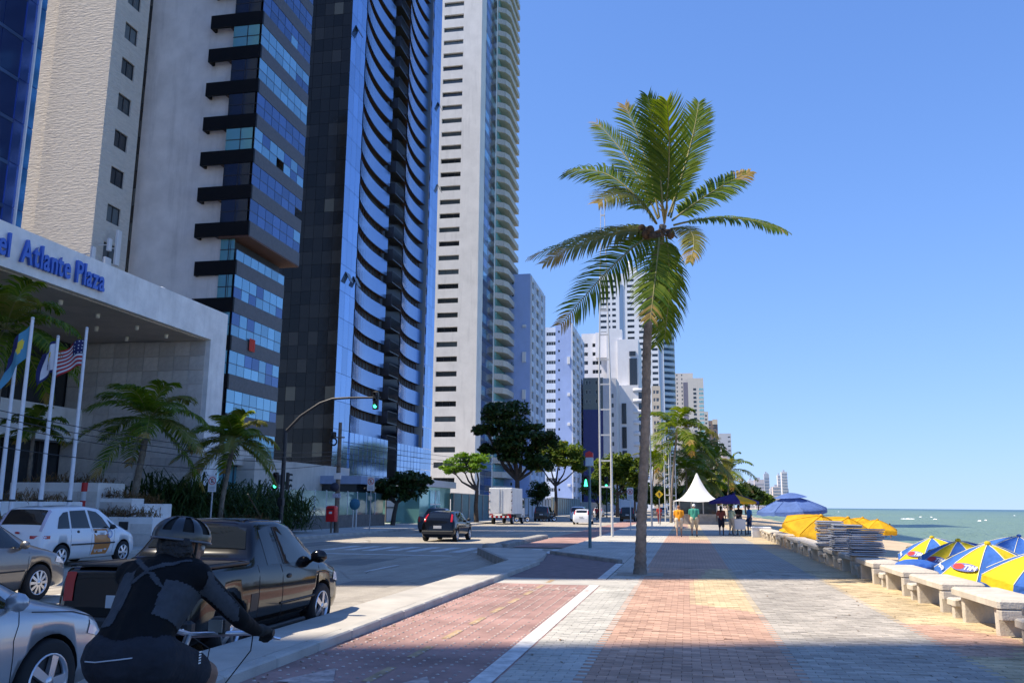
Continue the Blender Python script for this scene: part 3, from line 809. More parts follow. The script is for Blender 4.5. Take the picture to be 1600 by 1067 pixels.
b = MB(); zt = zc0 + 7 * FC; b.box(xw1, XC + 1.04, yc0 - .3, yc1 + .3, zt - 0.12, zt - 0.002); cp(b, 'soffit', pm('soffit_wood', (0.10, 0.045, 0.03), 0.7, var=0.15))
b = MB(); b.quad((XC - 0.55, yc0, 0), (XC - .55, yc1, 0), (XC - .55, yc1, 46), (XC - .55, yc0, 46)); cp(b, 'inner_wall', pm('room_dark', (0.03, 0.035, 0.05), 0.7))
# red cloth hung over a rail
p = at_x(394, 540, XC + 0.1); b = MB()
for i in range(6):
    y0 = p.y - .45 + i * .15
    b.quad((p.x + .02 * (i % 2), y0, p.z - .45), (p.x + .02 * ((i + 1) % 2), y0 + .15, p.z - .47), (p.x + .02 * ((i + 1) % 2), y0 + .15, p.z + .5), (p.x + .02 * (i % 2), y0, p.z + .5))
cl = b.build('towel', pm('red_cloth', (0.55, 0.05, 0.03), 0.9, var=0.1)); tag(cl, 'red towel hung over a balcony rail of the grey tower', 'towel')
b = MB(); b.box(-34, -27.2, at_x(396, 760, -27.2).y, at_x(545, 760, -27.2).y, -.15, 4.5)
lw = b.build('podium_wall', cream); tag(lw, 'long low cream podium wall in front of the dark glass tower', 'wall')

# ---- blue mirrored tower with flaring balcony bays
XD = -37.0; yd0, yd1 = 87.5, 124.5; HD = 98.0
td = thing('mirror_tower', 'blue mirrored tower with curved balcony bands and a dark glass flank', 'building', (XD, yd0, 0))
def dp(b, name, mats): o = b.build(name, mats, td); o.location = (-XD, -yd0, 0); return o
b = MB(); b.box(-62, XD - 1.5, yd0 + .1, yd1, -.15, HD); dp(b, 'core', pm('core_dark', (0.02, 0.02, 0.022), 0.5))
FD = 3.06; zd0 = 9.6; nd = 29
strips = [(yd0, 92.0, 3), (120.3, yd1, 3)]
mD = {}
for (a, c, n_) in strips:
    w = (c - a) / n_
    me = MB().box(-0.2, 0, 0.02, w - .02, 0.02, FD - .02).mesh('pane', gl_blue)
    for k in range(-3, nd - 3):
        for q in range(n_): put('pane', me, td, (0, a + q * w - yd0, zd0 + k * FD))
# flank of dark panes
fl_m = [glassy('flank_%d' % i, c, 0.12, 0.0, objvar=0.35, wob=0.25, spec=0.22) for i, c in enumerate(((0.006, 0.007, 0.009), (0.012, 0.014, 0.017), (0.035, 0.042, 0.045)))]
wf = 1.15
mef = [MB().box(0.015, wf - .015, 0, 0.1, 0.015, FD / 2 - .015).mesh('pane', q) for q in fl_m]
for k in range(0, 44):
    for q in range(7):
        me = mef[0] if (k % 2 == 0 or random.random() < .45) else (mef[1] if random.random() < .85 else mef[2])
        put('pane', me, td, (-(q + 1) * wf - 0.02, 0, 5.0 + k * FD / 2))
b = MB(); b.box(-62, XD - 8.1, yd0 + 0.02, yd0 + .1, -.15, HD); dp(b, 'flank_glazing', fl_m[0])
# bays
def bayX(t): return XD + 0.06 + 12.0 * (-0.25 * t + 0.19 * t * t)
brown = pm('soffit_brown', (0.07, 0.035, 0.022), 0.7, var=0.15)
def bay(ya, yb_):
    ps = []; NSEG = 10
    for i in range(NSEG + 1):
        t = i / NSEG; ps.append((bayX(t), ya + (yb_ - ya) * t))
    m = MB()
    for i in range(NSEG):
        (xa, y_a), (xb, y_b) = ps[i], ps[i + 1]
        m.quad((xa, y_a, 0), (xb, y_b, 0), (xb, y_b, 1.92), (xa, y_a, 1.92)); m.quad((xa - .15, y_a, 0), (xb - .15, y_b, 0), (xb - .15, y_b, 1.92), (xa - .15, y_a, 1.92))
        m.quad((xa, y_a, 1.92), (xb, y_b, 1.92), (xb - .15, y_b, 1.92), (xa - .15, y_a, 1.92))
    xe = ps[-1][0]; m.quad((xe, yb_, 0), (XD - 1.5, yb_, 0), (XD - 1.5, yb_, 1.92), (xe, yb_, 1.92))
    par = MB(); par.v, par.f, par.m, par.sm = m.v, m.f, m.m, m.sm
    sl = MB(); pts = [(p[0] - .16, p[1]) for p in ps] + [(XD - 1.6, yb_ - .02), (XD - 1.6, ya)]
    sl.prism(pts, 0.05, 0.17)
    return par.mesh('parapet', gl_bay), sl.mesh('slab', brown)
for (ya, yb_) in ((92.05, 104.3), (108.6, 120.25)):
    pmesh, smesh = bay(ya, yb_)
    slat = MB().box(-0.05, 0.05, 0, 0.1, 0, FD - 1.94).mesh('screen_post', brown)
    for k in range(0, nd - 3):
        z = zd0 + k * FD
        put('parapet', pmesh, td, (-XD, -yd0, z)); put('slab', smesh, td, (-XD, -yd0, z))
        if k < 9:
            for q in range(1, 10): put('screen_post', slat, td, (bayX(q / 10) - XD - .3, ya - yd0 + q * (yb_ - ya) / 10, z + 1.93))
# cages in the slot between the bays
cg = MB(); cg.box(-1.4, 0.05, 0.2, 3.9, 0, 0.12)
for q in range(10): cg.box(0.0, 0.05, 0.2 + q * .4, 0.24 + q * .4, 0.12, 1.5)
cg.box(-0.02, 0.06, 0.2, 3.9, 1.5, 1.56); cg.box(-1.2, 0.0, 0.2, 0.25, 0.1, 1.5)
cgm = cg.mesh('balcony_cage', fr_dark)
for k in range(0, nd - 3): put('balcony_cage', cgm, td, (0, 104.3 - yd0, zd0 + k * FD - .9))
# lower glass skirt
wq = 1.35
mlow = MB().box(-0.15, 0.0, 0.02, wq - .02, 0.02, 1.5).mesh('pane', gl_blue)
for (ya, yb_) in ((92.05, 104.3), (108.6, 120.25)):
    n_ = int((yb_ - ya) / wq)
    for q in range(n_):
        for r_ in range(5): put('pane', mlow, td, (0.12 + 0.25 * q / n_, ya + q * wq - yd0, 1.9 + r_ * 1.53))
vent = MB().extr([(0, 0, 0), (0.5, 0, -1.1), (0.5, 1.1, -1.1), (0, 1.1, 0)], (0.05, 0, 0.02)).mesh('open_vent', gl_dark)
for (px, py) in ((556, 40), (540, 425), (552, 432), (684, 160), (683, 288)):
    p = at_x(px, py, XD); put('open_vent', vent, td, (0.01, p.y - yd0, p.z))

# ---- white tower with stacked balconies
XE = -39.0; ye0 = at_x(744, 600, XE).y
whiteE = pm('white_stucco', (0.75, 0.72, 0.68), 0.85, var=0.07, scale=0.3, stain=0.15)
zE = 1.5
x_l = at_y(680, 600, ye0).x; x_r = at_y(713, 600, ye0).x
te = tower('white_tower', 'tall white tower with dark slot windows and stacked balconies', x_l - 3, XE, ye0, 190, 140, whiteE, ((x_l, x_r, 1.2, 1.05, 3),), (), 2.92, zE, 46, gl_room, fr_dark, 0.55, pane_e=gp_cy)
ga_, gb_ = at_x(752, 600, XE).y, at_x(769, 600, XE).y; gw = (gb_ - ga_) / 3
spm_ = MB().box(0.0, 0.08, 0.0, gb_ - ga_, 0, 1.1).mesh('spandrel', glassy('spandrel_navy', (0.02, 0.035, 0.07), .1, .1, spec=.4))
gpm_ = [MB().box(0.0, 0.06, .06, gw - .06, 0, 1.74).mesh('pane', m_) for m_ in (gp_cy, gp_up, gl_room)]
for k in range(46):
    put('spandrel', spm_, te, (XE, ga_, zE + k * 2.92))
    for q in range(3): put('pane', random.choice(gpm_), te, (XE, ga_ + q * gw, zE + k * 2.92 + 1.14))
bal = MB(); yb0_, yb1_ = at_x(771, 600, XE).y, 190.0
bal.prism([(XE, yb0_), (XE + 1.7, yb0_ + 1.2), (XE + 2.4, yb0_ + 3), (XE + 2.4, yb1_), (XE, yb1_)], 0, 0.16)
def parap(b, pts, z0, z1, w=.14):
    for i in range(len(pts) - 1):
        p, q = Vector(pts[i]), Vector(pts[i + 1]); d = (q - p).normalized(); nrm = Vector((-d.y, d.x)) * w
        b.prism([p, q, q + nrm, p + nrm], z0, z1)
parap(bal, [(XE, yb0_), (XE + 1.7, yb0_ + 1.2), (XE + 2.4, yb0_ + 3), (XE + 2.4, yb1_), (XE, yb1_)], 0.163, 1.2)
balm = bal.mesh('balcony', pm('balcony_cement', (0.56, 0.52, 0.46), 0.85, var=0.1, stain=0.25))
shade = MB().box(-0.3, -0.05, yb0_ - 175 + .3, 190 - 175 - .3, 1.25, 2.8).mesh('balcony_door', gl_aqua)
planter_m = leafmat('planter_leaf', (0.05, 0.10, 0.03), (0.09, 0.14, 0.04))
for k in range(46):
    put('balcony', balm, te, (0, 0, zE + k * 2.92 - .1)); put('balcony_door', shade, te, (XE + 0.4, 175, zE + k * 2.92 - .1))
    if random.random() < .3:
        b = MB(); yy = random.uniform(yb0_ + 1, 188)
        for q in range(40):
            c = Vector((XE + 2.3 + random.gauss(0, .2), yy + random.gauss(0, .6), zE + k * 2.92 + 1.1 + abs(random.gauss(0, .35)))); s = .16
            b.quad(c, c + Vector((s, 0, s * .6)), c + Vector((s * .6, s, s)), c + Vector((-s * .3, s, .3 * s)))
        b.build('planter', planter_m, te)

# ---- blue apartment blocks
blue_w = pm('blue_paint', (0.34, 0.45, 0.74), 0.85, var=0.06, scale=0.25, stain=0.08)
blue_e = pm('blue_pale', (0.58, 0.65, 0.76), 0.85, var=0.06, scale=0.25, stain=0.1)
def ysx(px, X, py=600): return at_x(px, py, X).y
def xsy(px, Y, py=600): return at_y(px, py, Y).x
XF = -33.0; yf0, yf1 = ysx(828, XF), ysx(850, XF)
hF = at_y(828, 431, yf0).z
cols = []
for (a, c, n_) in ((0.08, 0.26, 2), (0.33, 0.62, 3), (0.68, 0.92, 2)): cols.append((yf0 + (yf1 - yf0) * a, yf0 + (yf1 - yf0) * c, 0.8, 1.7, n_))
sx0 = xsy(798, yf0); sx1 = xsy(801.5, yf0)
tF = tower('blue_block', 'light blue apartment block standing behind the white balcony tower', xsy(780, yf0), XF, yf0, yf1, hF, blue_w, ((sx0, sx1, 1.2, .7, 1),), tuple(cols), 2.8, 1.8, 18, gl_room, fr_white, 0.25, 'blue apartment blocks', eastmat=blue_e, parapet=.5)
b = MB()
for u in (0.0, 0.29, 0.65, 0.97): b.box(XF, XF + .35, yf0 + (yf1 - yf0) * u, yf0 + (yf1 - yf0) * u + .45, 0, hF)
b.build('pilaster', pm('white_trim', (0.66, 0.68, 0.74), 0.8, var=0.05), tF)
XG = -31.0; yg0, yg1 = ysx(893, XG), ysx(912, XG); hG = at_y(893, 505, yg0).z
cols = [(yg0 + (yg1 - yg0) * a, yg0 + (yg1 - yg0) * c, 0.8, 1.6, n_) for (a, c, n_) in ((0.1, 0.28, 2), (0.34, 0.62, 3), (0.7, 0.92, 2))]
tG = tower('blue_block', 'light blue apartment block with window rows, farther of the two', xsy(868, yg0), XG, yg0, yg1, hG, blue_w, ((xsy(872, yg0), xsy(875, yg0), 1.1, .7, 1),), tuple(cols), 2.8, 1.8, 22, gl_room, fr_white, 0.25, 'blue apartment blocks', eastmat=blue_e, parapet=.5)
b = MB()
for u in (0.0, 0.31, 0.66, 0.97): b.box(XG, XG + .35, yg0 + (yg1 - yg0) * u, yg0 + (yg1 - yg0) * u + .45, 0, hG)
b.build('pilaster', MATS['white_trim'], tG)
xg = xsy(868, yg0); xh = xsy(845, yg0)
facts = []
w = MB(); hs = [(xsy(851, yg0), xsy(866, yg0), 1.8 + k * 2.8 + .9, 1.8 + k * 2.8 + 2.0) for k in range(20) if 1.8 + k * 2.8 + 2.2 < hG - 1]
facade(w, 'y', yg0 + 3, 1, xh, xg, -.15, hG - .4, hs, .3); w.quad((xh, yg0 + 3, hG - .4), (xg, yg0 + 3, hG - .4), (xg, yg1, hG - .4), (xh, yg1, hG - .4))
w.box(xg - .3, xg + .15, yg0 + 2.5, yg0 + 2.99, 0, hG - .2)
w.build('rear_wing', blue_e, tG)
for h in hs: put('window', window_mesh('y', h[1] - h[0], h[3] - h[2], fr_white, gl_room, .08, 4), tG, ((h[0] + h[1]) / 2, yg0 + 3.3, h[2]))
for tX, yy, px in ((tF, yf0, 819), (tG, yg0, 889)):
    for k in range(5):
        x = xsy(px, yy); b = MB(); b.bbox(x - .4, x + .4, yy - .5, yy - .002, 7 + k * 8.4 + random.choice((0, 2.8)), 7.6 + k * 8.4 + random.choice((0, .2)), .04); b.build('air_conditioner', fr_white, tX)

# ---- white complex, grey-green block and the tall striped tower
whiteH = pm('white_paint', (0.72, 0.72, 0.74), 0.85, var=0.05, scale=0.2, stain=0.1)
YH = 285.0
X_ = lambda px: xsy(px, YH)
Z_ = lambda py, px=950, Y=YH: at_y(px, py, Y).z
tH = tower('white_block', 'white stepped apartment block with dark curved window bays', X_(909), X_(962), YH, YH + 20, Z_(524, 920), whiteH, ((X_(912), X_(919), 1.0, 1.3, 2), (X_(926), X_(940), 1.0, 1.3, 3)), (), 3.0, 2.0, 19, gl_dark, fr_white, .3, parapet=.6)
b = MB(); b.box(X_(932), X_(962), YH - 2, YH - .01, Z_(560), Z_(521)); b.box(X_(951), X_(975), YH - 6, YH - 2.01, -.1, Z_(521)); b.box(X_(968), X_(1000), YH - 7, YH + 14, -.1, Z_(537)); b.box(X_(962), X_(1000), YH - 12, YH - 7.01, -.1, Z_(610)); b.build('front_volume', whiteH, tH)
YI = YH - 12
for (px0, px1, py0, py1, yy) in ((984, 996, 560, 608, YH - 7.2), (984, 994, 549, 556, YH - 7.2), (971, 978, 630, 662, YI - .2), (971, 978, 667, 700, YI - .2), (971, 978, 704, 716, YI - .2)):
    b = MB(); b.box(xsy(px0, yy), xsy(px1, yy), yy - .15, yy + .19, Z_(py1, 980, yy), Z_(py0, 980, yy)); o = b.build('glazed_bay', gl_dark, tH)
    nm_ = 4
    for q in range(1, nm_):
        b = MB(); xx = xsy(px0 + (px1 - px0) * q / nm_, yy); b.box(xx - .08, xx + .08, yy - .22, yy - .152, Z_(py1, 980, yy), Z_(py0, 980, yy)); b.build('mullion', fr_dark, o)
for k in range(11):
    z = 3 + k * 3.4; b = MB(); b.lathe([(2.9, z), (3.3, z), (3.3, z + 1.2), (2.9, z + 1.2)], (xsy(995, YI), YI + 3, 0), 18); b.build('balcony', whiteH, tH)
    b = MB(); b.lathe([(2.6, z - 1.92), (2.6, z)], (xsy(995, YI), YI + 3, 0), 18); b.build('bay_glass', gl_dark, tH)
YJ = 262.0
green_w = pm('greengrey_wall', (0.16, 0.19, 0.19), 0.85, var=0.08, stain=0.1); grey_w = pm('pale_grey_wall', (0.52, 0.53, 0.56), 0.85, var=0.06, stain=0.12)
zG = at_y(930, 590, YJ).z
tJ = tower('grey_block', 'narrow grey green block with a dark blue blank wall below', xsy(911, YJ), xsy(942, YJ), YJ, YJ + 12, zG, green_w, ((xsy(915, YJ), xsy(918, YJ), 1, 1.2, 1), (xsy(920, YJ), xsy(923, YJ), 1, 1.2, 1), (xsy(930, YJ), xsy(933, YJ), 1, 1.2, 1), (xsy(936, YJ), xsy(939, YJ), 1, 1.2, 1)), (), 2.9, at_y(930, 635, YJ).z, 5, gl_room, fr_white, .2)
b = MB(); b.box(xsy(911, YJ), xsy(942, YJ), YJ - .25, YJ - .002, -.1, at_y(930, 640, YJ).z); b.build('blank_wall', pm('navy_paint', (0.045, 0.055, 0.17), 0.8, var=0.1, stain=0.15), tJ)
b = MB(); b.box(xsy(942, YJ) + .002, xsy(963, YJ), YJ - .4, YJ + 12, -.1, zG - .3); b.build('side_wall', grey_w, tJ)
for k in range(12):
    b = MB(); b.box(xsy(955, YJ), xsy(958.5, YJ), YJ - .47, YJ - .395, 2 + k * 2.9, 3.2 + k * 2.9); b.build('window', gl_room, tJ)
YT = 430.0; stripe_w = pm('stripe_white', (0.70, 0.72, 0.76), 0.8, var=0.04); stripe_b = pm('stripe_blue', (0.16, 0.26, 0.42), 0.5, var=0.08)
X_ = lambda px: xsy(px, YT)
hT = at_y(960, 428, YT).z
cs = [(X_(a), X_(c), 1.0, 1.35, n_) for (a, c, n_) in ((939.5, 949, 3), (951, 955, 1), (958, 964, 2), (982, 993, 3), (1000, 1012, 3), (1020, 1029, 2))]
tT = tower('striped_tower', 'very tall white tower with dark window rows and open balconies, behind the palm', X_(938), X_(1038), YT, YT + 25, hT, stripe_w, cs, (), 3.0, 2.0, 45, gl_dark, fr_dark, .3)
for (pa, pb, m_) in ((969.5, 975.5, stripe_b), (1030, 1034, stripe_b)):
    b = MB(); b.box(X_(pa), X_(pb), YT - .3, YT - .002, 0, hT - 6); b.build('glass_strip', m_, tT)
bt = MB().extr([(X_(1038), YT + 2, 0), (X_(1055), YT + 6, 0), (X_(1055), YT + 20, 0), (X_(1038), YT + 24, 0)], (0, 0, 1.5)).mesh('balcony', pm('balcony_blue', (0.42, 0.52, 0.62), 0.6, var=0.05))
hb = at_y(1045, 470, YT).z
for k in range(60):
    z = 2 + k * 3.0
    if z < hb: put('balcony', bt, tT, (0, 0, z))
b = MB(); b.box(X_(1038), X_(1046), YT + 8, YT + 22, 0, hb); b.build('rear_core', stripe_b, tT)
b = MB(); b.lathe([(1.2, 0), (1.0, 8), (0.2, 9)], (X_(985), YT + 8, hT), 8); b.box(X_(978), X_(998), YT + 3, YT + 15, hT, hT + 4); b.build('roof_plant', stripe_w, tT)
def far_tower(name, label, Y, px0, px1, pyt, wm, cols=(), fl=3.0, east=None, depth=14, n=40, pane=gl_dark, extra=None):
    x0, x1 = xsy(px0, Y), xsy(px1, Y); h = at_y((px0 + px1) / 2, pyt, Y).z
    cc = [(xsy(a, Y), xsy(c, Y), .9, 1.4, 2) for (a, c) in cols]
    return tower(name, label, x0, x1, Y, Y + depth, h, wm, cc, (), fl, 2.0, n, pane, fr_white, .25, None)
beige = pm('beige_paint', (0.58, 0.50, 0.40), 0.85, var=0.05, stain=0.1); beige2 = pm('beige_grey', (0.56, 0.53, 0.49), 0.85, var=0.05, stain=0.1)
far_tower('beige_block', 'slim beige block seen just right of the palm trunk', 340, 1018, 1031, 603, beige, ((1020.5, 1023.5), (1025, 1029)))
tK = far_tower('beige_tower', 'tall beige tower with a dark recessed stripe and rows of square windows', 640, 1055, 1083, 583, beige2, ((1057, 1059), (1064.5, 1066.5)))
YK = 632; x0, x1 = xsy(1075, YK), xsy(1099, YK); hK = at_y(1085, 591, YK).z
b = MB(); b.box(x0, x1, YK - 1, YK + 6, 0, hK); b.build('front_volume', beige2, tK)
b = MB(); b.box(xsy(1067.5, 638), x0 - .01, 638, 639.9, 0, hK - 2); b.build('dark_stripe', pm('slate_wall', (0.12, 0.13, 0.2), 0.7), tK)
wmK = [window_mesh('y', 2.0, 1.5, fr_dark, gl_dark, .1, 2), window_mesh('y', 3.2, 1.6, fr_white, gl_aqua, .1, 3)]
for k in range(28):
    if 3 + k * 3.0 < hK - 3:
        put('window', wmK[0], tK, (xsy(1085, YK), YK - 1.03, 3 + k * 3.0)); put('window', wmK[1], tK, (xsy(1095, YK), YK - 1.03, 3 + k * 3.0))
far_tower('pale_block', 'pale block half hidden behind the tall beige tower', 700, 1097, 1105, 643, beige2, ((1100, 1103),))
tL = far_tower('brown_tower', 'dark brown banded tower with a pale top beyond the beige tower', 780, 1104, 1119, 657, pm('brown_wall', (0.20, 0.15, 0.14), 0.85), ((1105.5, 1108.5), (1112, 1117)), n=30)
b = MB(); b.box(xsy(1111, 779), xsy(1119, 779), 779, 779.9, at_y(1115, 663, 779).z, at_y(1115, 655, 779).z); b.build('crown', beige, tL)
far_tower('white_curved_block', 'low white banded block in front of the brown tower', 690, 1111, 1123, 698, whiteH, ((1112, 1121.5),))
tM = far_tower('grey_tower', 'grey tower with dark corner windows at the end of the beach row', 900, 1120, 1139, 677, pm('grey_paint', (0.50, 0.51, 0.55), 0.85), ((1134, 1138),), 4.5)
far_tower('pink_block', 'small pinkish block peeping over the palms beside the grey tower', 880, 1124, 1132, 702, pm('pink_paint', (0.55, 0.45, 0.42), 0.85), ((1125.5, 1128), (1129, 1131)), 4)
tR = far_tower('red_roofed_house', 'pale house with an orange roof edge behind the palms', 300, 1070, 1091, 690, cream, ((1073, 1078), (1082, 1088)))
b = MB(); hh = at_y(1080, 686, 299).z; b.box(xsy(1070, 299), xsy(1092, 299), 298, 314, hh - .9, hh); b.build('roof', pm('tile_orange', (0.55, 0.18, 0.10), 0.8), tR)
# distant skyline across the bay
YS = 2600
sk_m = [pm('sky_%d' % i, c, 0.9, var=0.04) for i, c in enumerate(((0.50, 0.47, 0.50), (0.62, 0.60, 0.60), (0.38, 0.42, 0.50), (0.66, 0.58, 0.54), (0.58, 0.60, 0.64)))]
DSC = ['square violet grey', 'slim twin-shafted', 'short pale', 'small bluish', 'broad pinkish', 'slim white', 'tallest white', 'low blue grey', 'low cream', 'dark low', 'tiny white', 'low grey', 'stubby pale', 'low dark']
for i, (a, c, top, mi) in enumerate(((1180, 1195, 749, 0), (1195.5, 1203, 740, 2), (1170, 1179, 750, 4), (1172, 1181, 757, 2), (1208, 1221, 760, 3), (1216.5, 1221, 742, 1), (1223, 1232, 737, 1), (1227, 1233, 763, 2), (1204, 1209, 763, 1), (1193, 1201, 766, 2), (1199, 1203.5, 741, 4), (1201, 1213, 769, 0), (1184, 1192, 763, 4), (1160, 1171, 756, 0))):
    Y = YS + i * 35; x0, x1 = xsy(a, Y, 780), xsy(c, Y, 780); h = at_y((a + c) / 2, top, Y).z
    t = thing('skyline_tower', '%s tower in the hazy skyline across the bay' % DSC[i], 'building', ((x0 + x1) / 2, Y, 0), 0, 'far skyline towers')
    w = (x1 - x0) / 2
    b = MB(); b.box(-w, w, 0, 25, -2, h); b.build('wall', sk_m[mi], t)
    b = MB(); b.box(-w * .5, w * .2, 5, 15, h, h + 6); b.build('roof_plant', sk_m[2], t)
    m_ = MB().box(-w * .9, w * .9, -0.6, -.01, 0, 3.2).mesh('window_row', pm('far_glass', (0.36, 0.39, 0.45), 0.5, var=0.05))
    for k in range(int(h / 9)): put('window_row', m_, t, (0, 0, 4 + k * 9))

# ---- towers standing left of the view, their shade falls across road and promenade
tower('slab_tower', 'tall slab tower south of the hotel, beyond the left edge', -50, -40, 8.3, 27.6, 66.2, stucco, (), ((12, 14, .9, 1.3, 2), (17, 19, .9, 1.3, 2), (23, 25, .9, 1.3, 2)), 3.0, 3, 20)
b = MB(); b.box(-42, -39.9, 8.2, 9.1, -.1, 70); b.build('shade_fin', stucco, bpy.data.objects['slab_tower'])  # added unseen fin, shaped to shade the chair stacks but not the palm
tower('slab_tower', 'broad slab tower behind the viewer, beyond the left edge', -50, -40, -46, -4.2, 80, stucco, (), ((-20, -17, .9, 1.3, 2), (-10, -7, .9, 1.3, 2)), 3.0, 3, 22)

# ---- street wall: glass fence, gate, guard house, further walls
XF2 = -23.5
yA, yB = at_x(450, 800, XF2).y, at_x(598, 800, XF2).y
fn = thing('glass_fence', 'green tinted glass fence on a dark stone plinth beside the mailbox', 'fence', (XF2, yA, 0))
b = MB(); b.box(-.2, .2, 0, yB - yA, 0, .85); b.build('plinth', pm('plinth_stone', (0.13, 0.12, 0.11), 0.7, var=0.2), fn)
n_ = 9; w = (yB - yA) / n_
me = MB().box(-.02, .02, .03, w - .03, .86, 2.45).mesh('pane', glassy('glass_green', (0.14, 0.26, 0.25), 0.07, 0.35, objvar=0.25))
for q in range(n_):
    put('pane', me, fn, (0, q * w, 0)); b = MB(); b.box(-.04, .04, q * w - .025, q * w + .025, .85, 2.5); b.build('post', fr_white, fn)
gt = thing('metal_gate', 'pale double metal gate under the dark street tree', 'gate', (XF2 - 1.5, at_x(602, 800, XF2 - 1.5).y, 0)); L_ = at_x(640, 800, XF2 - 1.5).y - gt.location.y
for q in range(2):
    b = MB(); b.box(-.04, .04, q * L_ / 2 + .05, (q + 1) * L_ / 2 - .05, .1, 2.6); b.build('leaf', pm('gate_paint', (0.52, 0.50, 0.48), 0.6, var=0.08), gt)
b = MB()
for q in range(3): b.box(.045, .09, q * L_ / 2 - .05, q * L_ / 2 + .05, .1, 2.7)
for z in (.1, 1.3, 2.6): b.box(.095, .12, 0, L_, z, z + .09)
b.build('frame', fr_dark, gt)
def booth(label, x0, x1, y0, y1, h, wm, fm, name='guard_house'):
    t = thing(name, label, 'hut', (x1, y0, 0)); b = MB(); b.box(x0 - x1, 0, 0, y1 - y0, -.1, h - .6); b.build('wall', wm, t)
    b = MB(); b.box(x0 - x1 - .3, .5, -.4, y1 - y0 + .3, h - .6, h); b.build('fascia', fm, t)
    return t
alu = pm('alu_panel', (0.50, 0.52, 0.58), 0.45, 0.3, var=0.06)
ga = booth('glazed guard house with a pale roof edge beside the gate', -27, -22.8, at_x(655, 800, -22.8).y, at_x(703, 800, -22.8).y, 3.8, gl_aqua, alu)
b = MB(); b.box(.003, .08, 3, 6.2, .2, 2.9); b.build('door', gl_cyan, ga); b = MB(); b.box(.09, .12, 4.5, 4.6, .2, 2.9); b.box(.09, .12, 3.0, 6.2, 1.6, 1.7); b.build('door_frame', fr_white, ga)
booth('blue grey entrance canopy hut behind the glass fence', -28, -24.4, at_x(556, 790, -24.4).y, at_x(596, 790, -24.4).y, 3.7, gl_dark, pm('panel_blue', (0.30, 0.36, 0.50), 0.5))
def streetwall(label, px0, px1, X, h, m_, name='boundary_wall', posts=0):
    y0, y1 = at_x(px0, 800, X).y, at_x(px1, 800, X).y; t = thing(name, label, 'wall', (X, y0, 0)); b = MB(); b.box(-.12, .12, 0, y1 - y0, -.1, h); b.build('panel', m_, t)
    b = MB(); b.box(-.16, .16, 0, y1 - y0, h, h + .08); b.build('coping', conc, t)
    n = max(3, int((y1 - y0) / 3))
    for q in range(n + 1): bb = MB(); bb.box(.125, .2, q * (y1 - y0) / n - .15, q * (y1 - y0) / n + .15, -.1, h); bb.build('pier', conc_dk, t)
    return t
streetwall('teal panelled boundary wall left of the box truck', 706, 762, -22.5, 2.7, pm('teal_panel', (0.10, 0.20, 0.22), 0.5, var=0.15))
streetwall('pale stone boundary wall behind the parked dark car', 818, 860, -22.5, 2.6, grey_w)
streetwall('greenish rendered boundary wall between the street trees', 862, 905, -22.5, 3.0, pm('green_render', (0.25, 0.32, 0.31), 0.8, var=0.12))
streetwall('long low boundary wall in shade beyond the far cars', 906, 990, -22.5, 2.4, conc_dk)

# ================================================================== VEGETATION
def frond_mesh(pts, mats, leaf=0.55, n=46, wid=0.035, droop=0.55, twist=0.0, fold=0.35, stalk=0.12, thick=0.022, tipdry=0.0, wind=Vector((-0.25, 0.0, 0.0)), face=0.0, fwdk=0.45):
    """pinnate palm frond along control points; mats = [rachis, leaf, dry leaf]"""
    P_ = [Vector(p) for p in pts]
    def curve(t):
        k = len(P_) - 1
        if k == 2: return P_[0] * (1 - t) ** 2 + P_[1] * (2 * t * (1 - t)) + P_[2] * t * t
        return P_[0] * (1 - t) ** 3 + P_[1] * (3 * t * (1 - t) ** 2) + P_[2] * (3 * t * t * (1 - t)) + P_[3] * t ** 3
    b = MB()
    rp = [curve(i / 14) for i in range(15)]
    b.tube(rp, [thick * (1 - 0.8 * i / 14) for i in range(15)], 5, 0)
    upref = Vector((0.1 * face, -face, 1 - face)).normalized()
    for i in range(n):
        t = stalk + (1 - stalk) * (i + 0.5) / n
        p = curve(t); tg = (curve(min(1, t + 0.02)) - curve(t - 0.02)).normalized()
        sd_ = tg.cross(upref)
        if sd_.length < 0.15: sd_ = tg.cross(Vector((0.3, 1, 0)))
        sd_.normalize(); nv = sd_.cross(tg).normalized()
        if twist: sd_ = (Matrix.Rotation(twist, 3, tg) @ sd_); nv = (Matrix.Rotation(twist, 3, tg) @ nv)
        u = (t - stalk) / (1 - stalk)
        L = leaf * (0.45 + 1.1 * math.sin(math.pi * min(1, u * 0.8 + 0.12))) * (0.75 if u > .9 else 1) * random.uniform(.85, 1.1)
        mi = 2 if (tipdry and u > 1 - tipdry and random.random() < .8) else 1
        for s in (-1, 1):
            if random.random() < 0.07: continue
            d = (sd_ * s * math.cos(fold) + nv * math.sin(fold) * 0.6 + tg * (fwdk + 0.55 * u) + Vector((random.gauss(0, .06), random.gauss(0, .06), random.gauss(0, .06)))).normalized()
            d2 = (d + Vector((0, 0, -droop)) + wind).normalized(); d3 = (d2 + Vector((0, 0, -droop * 1.1)) + wind).normalized()
            a0 = p; a1 = p + d * L * .4; a2 = a1 + d2 * L * .35; a3 = a2 + d3 * L * .3
            w = tg * wid * .5
            o = len(b.v)
            b.add([a0 - w * .6, a0 + w * .6, a1 + w, a1 - w, a2 + w * .75, a2 - w * .75, a3], [(0, 1, 2, 3), (3, 2, 4, 5), (5, 4, 6)], mi)
    return b.mesh('frond', mats)
bark = pm('palm_bark', (0.23, 0.19, 0.15), 0.95, var=0.3, scale=5.0, bump=0.8, bscale=20, bdist=0.03)
rachis_m = pm('rachis', (0.22, 0.20, 0.06), 0.6, var=0.15)
palm_leaf = leafmat('palm_leaf', (0.045, 0.105, 0.012), (0.17, 0.22, 0.03), 0.42)
